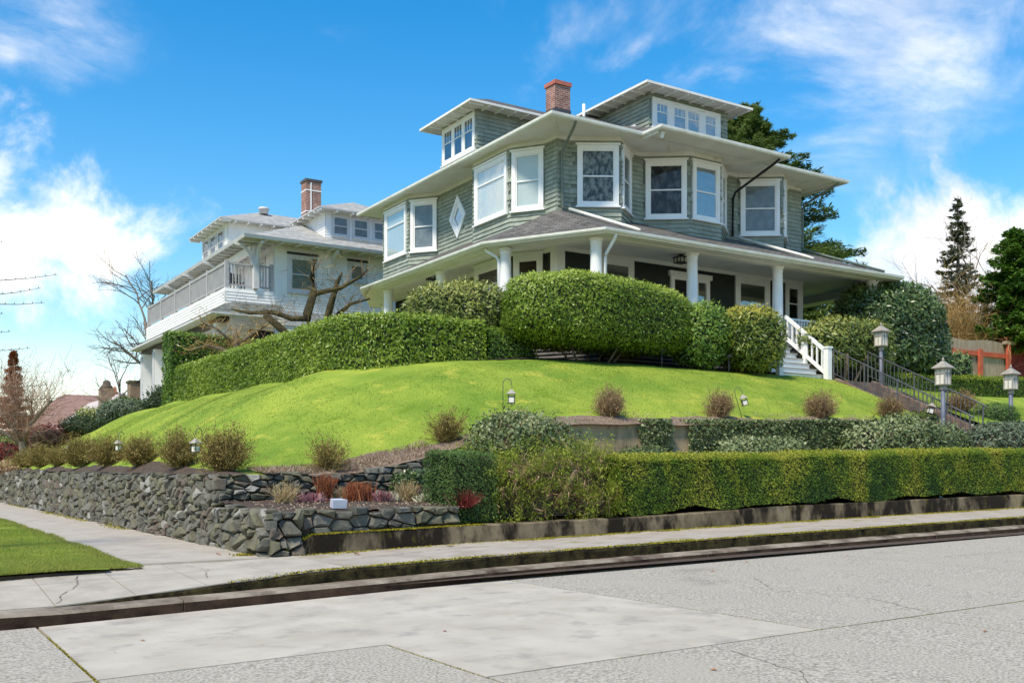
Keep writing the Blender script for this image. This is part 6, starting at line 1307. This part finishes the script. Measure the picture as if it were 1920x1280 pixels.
# ------------------------------------------------------------------ trees
def limbs(start, d, ln, rad, depth, spec, out, r_):
    """recursive crooked limbs: out collects (points, radii, level)"""
    seg = spec['seg']; p = Vector(start); d = Vector(d).normalized(); pts = [p.copy()]; rr = [rad]
    for k in range(seg):
        d = (d + Vector((r_.gauss(0, 1), r_.gauss(0, 1), r_.gauss(0, 1))) * spec['crook'] + Vector((0, 0, spec['lift'] * (1 if depth else .3)))).normalized(); p = p + d * ln / seg; pts.append(p.copy()); rr.append(rad * (1 - .55 * (k + 1) / seg))
    out.append((pts, rr, depth))
    if depth >= spec['max']: return
    nb = spec['n'][depth]
    for i in range(nb):
        f = spec['from'] + (1 - spec['from']) * (i + .6) / nb; k = min(seg - 1, int(f * seg)); q = pts[k].lerp(pts[k + 1], f * seg - k)
        ax = Vector((r_.gauss(0, 1), r_.gauss(0, 1), r_.gauss(0, .6))); dd = (pts[k + 1] - pts[k]).normalized(); sd2 = (ax - dd * ax.dot(dd)).normalized()
        nd = dd * math.cos(spec['ang']) + sd2 * math.sin(spec['ang']); limbs(q, nd, ln * spec['ratio'] * (.75 + .5 * r_.random()), rr[k] * .62, depth + 1, spec, out, r_)
def bare_tree(name, label, base, d, ln, rad, spec, seed, m, group=None, cat='tree'):
    t = thing(name, label, cat, base, group); r_ = random.Random(seed); out = []; limbs(base, d, ln, rad, 0, spec, out, r_)
    tr = MB(); tr.tube(*out[0][:2], 8).build('trunk', m, t, True); b1 = MB(); b2 = MB()
    for pts, rr, lv in out[1:]: (b1 if lv == 1 else b2).tube(pts, rr, 6 if lv == 1 else 4 if lv == 2 else 3, False)
    if b1.F:
        for pts, rr, lv in out[1:]:
            if lv == 1: MB().tube(pts, rr, 6, True).build('limb', m, t, True)
    if b2.F: b2.build('twigs', m, t, False, False, 'stuff')
    return t, out
# gnarled pruned tree before the white house
def custom_tree(name, label, base, limb_list, m, shoots, seed, shoot_len, shoot_m, cat='tree', rise=.5):
    t = thing(name, label, cat, base); b = MB(); r_ = random.Random(seed); P0 = []; D0 = []
    for i, (pts, rr) in enumerate(limb_list):
        MB().tube(pts, rr, 8).build('trunk' if i == 0 else 'limb', m, t, True)
        for k in range(1, len(pts)):
            for _ in range(shoots if k > 1 or i else 0):
                f = r_.random(); P0.append([pts[k - 1][j] * (1 - f) + pts[k][j] * f for j in range(3)]); D0.append([r_.gauss(0, 1), r_.gauss(0, .7), r_.gauss(rise, .6)])
    P0, D0 = np.array(P0), np.array(D0); p, d = twigs('shoot', P0, D0, shoot_len, .022, shoot_m, t, None, .3, 5); j = rng.integers(0, len(p), len(p) * 2); f = rng.random((len(j), 1)) * .7 + .3
    twigs('twig', P0[j] * (1 - f) + p[j] * f, D0[j] + rng.normal(size=(len(j), 3)) * .9, shoot_len * .5, .015, shoot_m, t, None, .35, 3); return t
custom_tree('gnarled_tree', 'gnarled mossy pruned bare tree behind the long laurel hedge', (12.36, 31.26, 4.4), [
    ([(12.4, 31.3, 4.3), (12.30, 31.3, 5.2), (12.15, 31.38, 5.9), (12.06, 31.4, 6.75), (12.26, 31.3, 7.5), (12.21, 31.36, 7.98), (12.29, 31.31, 8.55)], [.20, .175, .16, .155, .125, .10, .09]),
    ([(12.06, 31.4, 6.6), (11.72, 31.9, 6.63), (11.2, 32.3, 6.86), (10.6, 32.9, 6.86), (10.1, 33.3, 7.0)], [.10, .09, .075, .06, .02]),
    ([(12.3, 31.5, 4.9), (11.75, 31.6, 5.8), (11.25, 31.97, 6.38), (10.9, 32.21, 6.73)], [.15, .14, .12, .10]),
    ([(12.8, 32.0, 4.5), (12.85, 32.1, 6.0), (13.1, 31.97, 7.16), (13.3, 31.85, 7.97), (13.45, 31.77, 8.33)], [.17, .15, .12, .08, .03]),
    ([(13.0, 32.3, 4.5), (13.15, 32.2, 6.0), (13.4, 32.1, 6.9), (13.8, 31.9, 7.3), (14.4, 31.6, 7.5)], [.13, .12, .09, .06, .03]),
    ([(12.26, 31.3, 7.42), (13.0, 30.84, 7.61), (13.5, 30.5, 7.95), (13.75, 30.36, 8.22)], [.09, .07, .05, .02])], M['bark_moss'], 12, 5, .8, M['dryspray'])
custom_tree('pruned_tree', 'small twisted bare tree before the white house porch', (11.06, 35.65, 4.3), [
    ([(11.06, 35.65, 4.2), (11.1, 35.6, 5.4), (11.05, 35.65, 6.2), (10.95, 35.7, 6.7)], [.19, .16, .12, .07]),
    ([(11.08, 35.6, 5.5), (10.6, 35.9, 5.95), (10.1, 36.2, 6.1), (9.6, 36.5, 5.9)], [.09, .07, .05, .03]), ([(11.08, 35.6, 5.6), (11.7, 35.2, 6.0), (12.2, 34.9, 6.05), (12.8, 34.6, 5.9)], [.09, .07, .05, .03]), ([(11.05, 35.65, 6.1), (11.5, 35.4, 6.5), (11.9, 35.1, 6.8)], [.07, .05, .03]), ([(10.9, 35.7, 6.2), (10.4, 36.0, 6.7), (9.9, 36.3, 7.0)], [.06, .04, .02])], M['bark_grey'], 26, 6, .6, M['goldtwig'])
custom_tree('pruned_tree', 'bare pruned street tree with upright shoots beyond the stone wall end', (5.5, 47.5, 1.8), [
    ([(5.55, 47.5, 1.6), (5.45, 47.5, 2.4), (5.42, 47.55, 2.85)], [.2, .17, .16]), ([(5.42, 47.55, 2.8), (5.6, 47.3, 3.4), (6.0, 47.1, 4.0), (6.5, 46.84, 4.62)], [.12, .10, .08, .05]), ([(5.42, 47.55, 2.8), (5.1, 47.7, 3.5), (5.2, 47.7, 4.4), (5.0, 47.9, 5.0)], [.12, .09, .07, .05]),
    ([(5.42, 47.55, 2.75), (4.8, 47.9, 3.2), (4.0, 48.4, 3.6), (3.2, 48.9, 3.9)], [.1, .08, .06, .04]), ([(5.45, 47.5, 2.9), (5.8, 47.4, 3.9), (5.75, 47.4, 4.6)], [.09, .07, .04]), ([(5.4, 47.5, 2.9), (4.7, 47.8, 4.0), (4.4, 48.0, 4.8)], [.09, .07, .04])], M['bark_grey'], 34, 7, 1.9, M['redtwig'], rise=1.9)
# street tree left of the frame; its long twigs reach into view
t = thing('street_tree', 'bare street tree at the left edge, its long budded twigs reaching in', 'tree', (.2, 17.6, .4)); MB().tube([(.2, 17.6, .2), (.25, 17.6, 2.0), (.2, 17.6, 3.4), (.3, 17.5, 5.2), (.2, 17.6, 6.8)], [.16, .13, .11, .08, .04], 8).build('trunk', M['bark'], t, True)
for z0, z1, ln, dy in ((4.2, 4.66, 2.25, -.4), (3.9, 4.42, 2.0, -.5), (4.05, 4.20, 2.05, -.45), (3.7, 4.02, 1.5, -.4), (3.55, 3.75, 1.6, -.4), (3.2, 3.5, 1.85, -.5), (4.9, 5.1, 1.5, -.4), (2.55, 2.95, 2.1, -.5), (2.4, 2.75, 2.3, -.55), (2.3, 2.48, 2.2, -.5), (2.9, 3.2, 1.5, -.4), (2.1, 2.2, 1.9, -.5)):
    q = [(.2 + ln * f, 17.6 + dy * ln * f * .6, z0 + (z1 - z0) * f ** .7 + .02 * math.sin(f * 9 + z0)) for f in np.linspace(0, 1, 7)]; MB().tube(q, [.016, .013, .011, .009, .007, .005, .003], 5).build('branch', M['bark'], t, True)
    for f in np.linspace(.5, .98, 9):
        k = min(5, int(f * 6)); a = Vector(q[k]).lerp(Vector(q[k + 1]), f * 6 - k); MB().tube([a, a + Vector((.012, 0, .03))], [.007, .003], 4).build('bud', M['bark'], t)
for k in range(14):
    a = 1.2 + k * .36; z0 = 2.6 + k * .28; ln = 1.9 - .05 * k
    if math.cos(a) > .35: continue
    MB().tube([(.2 + math.cos(a) * ln * f, 17.6 + math.sin(a) * ln * f, z0 + .9 * f ** .8 + .03 * math.sin(f * 8 + k)) for f in np.linspace(0, 1, 6)], [.03, .024, .019, .014, .009, .004], 5).build('branch', M['bark'], t, True)
spec = dict(seg=6, crook=.16, lift=.05, max=4, n=[6, 5, 5, 4], ang=.75, ratio=.56)
spec['from'] = .3
bare_tree('bare_tree', 'tall bare drooping tree behind the white house porch', (14.7, 64, 4.0), (-.06, .1, 1), 7.2, .24, dict(spec, lift=.03, crook=.13, ang=.8, ratio=.49, n=[9, 7, 6, 4]), 21, M['bark_grey'])
bare_tree('bare_tree', 'thin bare shrubby tree beside the brick pier', (12.0, 60, 3.9), (-.25, .1, 1), 3.4, .10, dict(spec, max=3, n=[6, 5, 4, 0]), 8, M['bark_grey'])
bare_tree('bare_tree', 'pale bare thicket tree rising beyond the fence', (50, 31, 5.2), (.1, 0, 1), 6.0, .16, dict(spec, n=[7, 5, 5, 4], ang=.6), 9, M['bark_grey'])

def conifer(name, label, base, top, r0, m, dens, lsize, seed, gap=.0, droop=.35, lean=0, bare=.0, shape=1.0, lw=.35, whorl=.42, cat='conifer'):
    t = thing(name, label, cat, base); h = top - base[2]; r_ = np.random.default_rng(seed); MB().tube([(base[0], base[1], base[2] - .2), (base[0] + lean * .5, base[1], base[2] + h * .5), (base[0] + lean, base[1], top)], [h * .016, h * .011, .02], 7).build('trunk', M['bark'], t, True)
    P, N = [], []; br = MB(); z = base[2] + h * bare
    while z < top - .1:
        f = (z - base[2]) / h; R_ = r0 * (1 - f) ** shape + .12
        for k in range(r_.integers(6, 11)):
            if r_.random() < gap: continue
            a = r_.random() * 6.28; ln = R_ * (.65 + .55 * r_.random()); q0 = np.array([base[0] + lean * f, base[1], z + r_.normal() * .1]); pts = []
            for s in np.linspace(0, 1, 6): pts.append(q0 + np.array([math.cos(a) * ln * s, math.sin(a) * ln * s, -droop * ln * s * (1 - .75 * s) ]))
            br.tube([tuple(p) for p in pts], [.03 * (1 - .8 * s) * ln ** .5 for s in np.linspace(0, 1, 6)], 3, False)
            n = int(dens * ln); s = r_.random(n) ** .7; i = (s * 4.999).astype(int); fr_ = (s * 5 - i)[:, None]; A = np.array(pts); C = A[i] * (1 - fr_) + A[i + 1] * fr_; w = .30 * ln * (1.05 - s)[:, None] * .6 + .05
            side = np.array([-math.sin(a), math.cos(a), 0]); off = r_.normal(size=(n, 1)); C = C + side * off * w + np.array([0, 0, 1]) * (-np.abs(off) * w * .35 + r_.normal(size=(n, 1)) * (.05 + .009 * ln)); P.append(C)
            N.append(np.array([math.cos(a), math.sin(a), 0]) * .8 + side * np.sign(off) * .7 + r_.normal(size=(n, 3)) * .25)
        z += whorl * (1.1 - .6 * f) * (.8 + .4 * r_.random())
    br.build('branches', M['bark'], t, False, False, 'stuff'); P = np.concatenate(P); N = unit(np.concatenate(N))
    leaves('foliage', P, N, lsize, lsize * lw, m, t, (vnoise(P, .9, seed) * .6 + r_.random(len(P)) * .5 - .05).clip(0, 1), 1.6, .1); return t
conifer('tall_conifer', 'tall dense spruce rising behind the right of the green house', (37.0, 36.0, 5.0), 20.0, 8.4, M['needle'], 150, .30, 3, .0, .10, 0, .25, .70, .22, .42)
conifer('conifer', 'bright green bushy conifer at the right edge', (45.4, 26.9, 5.0), 13.0, 2.5, M['needle_b'], 160, .22, 4, .0, .12, 0, .30, .5, .45, .33)
conifer('tall_conifer', 'thin sparse spruce far behind the fence', (68.5, 45.2, 5.5), 22.2, 3.2, M['needle_far'], 48, .36, 5, .15, .30, 0, .1, .8, .35, .7)
conifer('conifer', 'rust coloured conifer beyond the left rooftops', (8.9, 83.3, 2.0), 10.6, 1.7, M['needle_rust'], 130, .26, 6, 0, .1, 0, .05, .8, .4, .4)
conifer('conifer', 'dark conifer seen under the right porch eave', (36.5, 32.0, 4.8), 9.6, 2.6, M['needle'], 90, .28, 7, 0, .2, 0, .02, .5, .4, .4)
# golden brown bare thicket
gt = thing('golden_thicket', 'golden brown twiggy thicket behind the fence', 'shrub', (46, 30, 5.2)); n = 2600; D = np.c_[rng.normal(size=(n, 2)) * .55, np.abs(rng.normal(size=n)) + .5]; P0 = np.array([46, 30, 5.4]) + rng.normal(size=(n, 3)) * np.array([.5, .4, .3]); p, d = twigs('twig', P0, D, 4.4, .035, M['goldtwig'], gt, None, .22, 6)
j = rng.integers(0, n, n * 2); f = rng.random((len(j), 1)) * .8 + .2; twigs('side_twig', P0[j] * (1 - f) + p[j] * f, D[j] * .5 + rng.normal(size=(len(j), 3)), 1.2, .02, M['goldtwig'], gt, None, .3, 3)
# ------------------------------------------------------------------ fence, brick wall and roofs in the distance
fe = thing('board_fence', 'weathered board fence with red painted posts and rails', 'fence', (42, 26.5, 5.0))
for i in range(26): x = 37.8 + i * .235; MB().box(x, x + .222, 26.5, 26.53 + .004 * (i % 3), 4.8, 7.42 + .05 * math.sin(i * .4)).build('board', M['wood'], fe)
for z in (6.72,): MB().box(37.8, 43.9, 26.40, 26.495, z, z + .2).build('rail', M['wood_red'], fe)
for x in (38.6, 41.6, 43.75): MB().box(x - .13, x + .13, 26.30, 26.398, 4.8, 7.0 if x < 43 else 7.35).build('post', M['wood_red'], fe)
MB().box(43.5, 44.2, 26.28, 26.5, 7.36, 7.50).build('cap', M['wood'], fe)
tag(MB().box(44.0, 50, 26.6, 27.0, 4.8, 7.75).build('brick_wall', M['redbrick'], None, False, True), 'dark red brick wall at the right edge', 'brick wall')
def far_house(name, label, x0, x1, y0, y1, z0, z1, zr, wm, rm, chim=None):
    t = thing(name, label, 'house', ((x0 + x1) / 2, (y0 + y1) / 2, z0)); w = MB().box(x0, x1, y0, y1, z0, z1).build('wall', wm, t); ym = (y0 + y1) / 2; e = .5; k = (y1 - y0) / 2 * .8
    r_ = MB().add([(x0 - e, y0 - e, z1), (x1 + e, y0 - e, z1), (x1 + e, y1 + e, z1), (x0 - e, y1 + e, z1), (x0 - e + k, ym, zr), (x1 + e - k, ym, zr)], [(0, 1, 5, 4), (1, 2, 5), (2, 3, 4, 5), (3, 0, 4), (3, 2, 1, 0)]).build('roof', rm, t)
    for cx_, cy_, cz, ct, s in chim or []:
        c = MB().box(cx_ - s, cx_ + s, cy_ - s, cy_ + s, cz, ct).build('chimney', mat('tan_brick', (.20, .13, .085), .9, (.30, .21, .14), 4, .3, 20), r_); MB().lathe((cx_, cy_, ct), [(s * .9, 0), (s * .9, .12), (s * .55, .2), (s * .5, .45), (s * .2, .6)], 10).build('chimney_pot', M['clay'], c, True)
    for i in range(4):
        yy = y0 + (y1 - y0) * (i + .5) / 4; wd = MB().box(x0 - .06, x0 + .01, yy - .55, yy + .55, z0 + (z1 - z0) * .45, z0 + (z1 - z0) * .85).build('window', M['white'], w); MB().box(x0 - .075, x0 - .062, yy - .45, yy + .45, z0 + (z1 - z0) * .48, z0 + (z1 - z0) * .82).build('pane', M['lead'], wd)
    return t
far_house('far_house', 'distant house with brown tiled roof beyond the left shrubs', 10, 24, 86, 96, 0, 4.6, 8.0, M['siding'], M['roof_red'], [(17.0, 88, 6.0, 8.0, .3)])
t = thing('far_house', 'distant house with pale pink gable roof and domed chimney', 'house', (12.4, 66, 2.0)); MB().add([(9.4, 61.6, 1), (15.2, 61.6, 1), (15.2, 72, 1), (9.4, 72, 1), (9.4, 61.6, 3.4), (15.2, 61.6, 3.4), (15.2, 72, 3.4), (9.4, 72, 3.4), (12.3, 61.6, 6.0), (12.3, 72, 6.0)], [(0, 1, 5, 8, 4), (1, 2, 6, 5), (2, 3, 7, 9, 6), (3, 0, 4, 7)]).build('wall', M['siding'], t)
r_ = MB().add([(8.7, 61.1, 2.98), (12.3, 61.1, 6.14), (15.9, 61.1, 2.98), (8.7, 72.5, 2.98), (12.3, 72.5, 6.14), (15.9, 72.5, 2.98), (8.7, 61.1, 2.84), (12.3, 61.1, 6.0), (15.9, 61.1, 2.84)], [(0, 1, 4, 3), (1, 2, 5, 4), (6, 7, 1, 0), (7, 8, 2, 1)]).build('roof', M['roof_pink'], t)
c = MB().box(11.5, 12.3, 63.6, 64.4, 5.0, 6.55).build('chimney', mat('tan_brick', (.20, .13, .085), .9, (.30, .21, .14), 4, .3, 20), r_); MB().lathe((11.9, 64, 6.55), [(.36, 0), (.36, .1), (.25, .2), (.22, .4), (.08, .5)], 12).build('chimney_pot', M['bark'], c, True)
far_house('far_house', 'distant pale house with red chimney glimpsed through the thicket', 62, 72, 40, 50, 4, 9.4, 11.6, M['siding'], M['roof_n'], [(64, 42, 9.5, 11.2, .4)])
MB_ = thing('brick_pier', 'square tan brick pier beside the white house porch', 'pier', (12.2, 57.6, 4.0)); pb = MB().box(11.85, 12.75, 57.2, 58.0, 4.0, 6.4).build('shaft', mat('tan_brick', (.20, .13, .085), .9, (.30, .21, .14), 4, .3, 20), MB_); MB().box(11.78, 12.82, 57.13, 58.07, 6.4, 6.52).build('cap', M['lowwall'], MB_)
def bush(lab, c, r, m, seed, dens=260, L=.12, W=.06, nm='garden_shrub', core=None): shrub(nm, lab, 'shrub', blob(c, r, .85, .95, .14, 1.0, seed, 36, 16, -.8), dens, L, W, m, core or M['core'], 'shrubs beyond the lawn', patchy(seed, .9, .5, .5, -.05, .35), .2, .6, .1, None, .12, fluff=.1)
bush('dark green rounded shrub on the neighbouring slope', (8.5, 50, 3.55), (1.35, 1.2, .62), M['darkshrub'], 131)
bush('dark purple brown shrub low behind the pruned tree', (6.8, 50.0, 2.9), (1.1, 1.3, .75), M['redshrub'], 132, 160, core=M['core_brown'])
bush('pale grey green shrub at the slope top', (10.2, 50.5, 4.15), (1.25, 1.2, .8), M['greyshrub'], 133)
bush('broad green shrub behind the grey green shrub', (11.2, 54.5, 4.5), (1.6, 1.5, .85), M['endhedge'], 134)
bush('yellow green shrub behind the dark rounded shrub', (9.6, 54, 4.0), (1.2, 1.2, .7), M['rhodo'], 135)
bush('dark olive shrub tucked under the long hedge far end', (10.6, 45, 4.55), (.75, .7, .75), M['darkshrub'], 136)
bush('bright green shrub at the far left edge', (4.9, 56, 2.2), (1.8, 2, 1.2), M['laurel'], 137)
bush('dark red shrub at the far left edge', (5.0, 51.5, 1.9), (1.0, 1.2, .95), M['redshrub'], 138, core=M['core_brown'])
bush('dark evergreen shrub beyond the far left edge', (3.5, 60, 2.8), (2.0, 2.0, 2.6), M['darkshrub'], 139)
bush('brown low hedge end over the stone wall far end', (5.1, 48.5, 1.7), (.5, 3.0, .35), M['twig_brown'], 140, core=M['core_brown'])
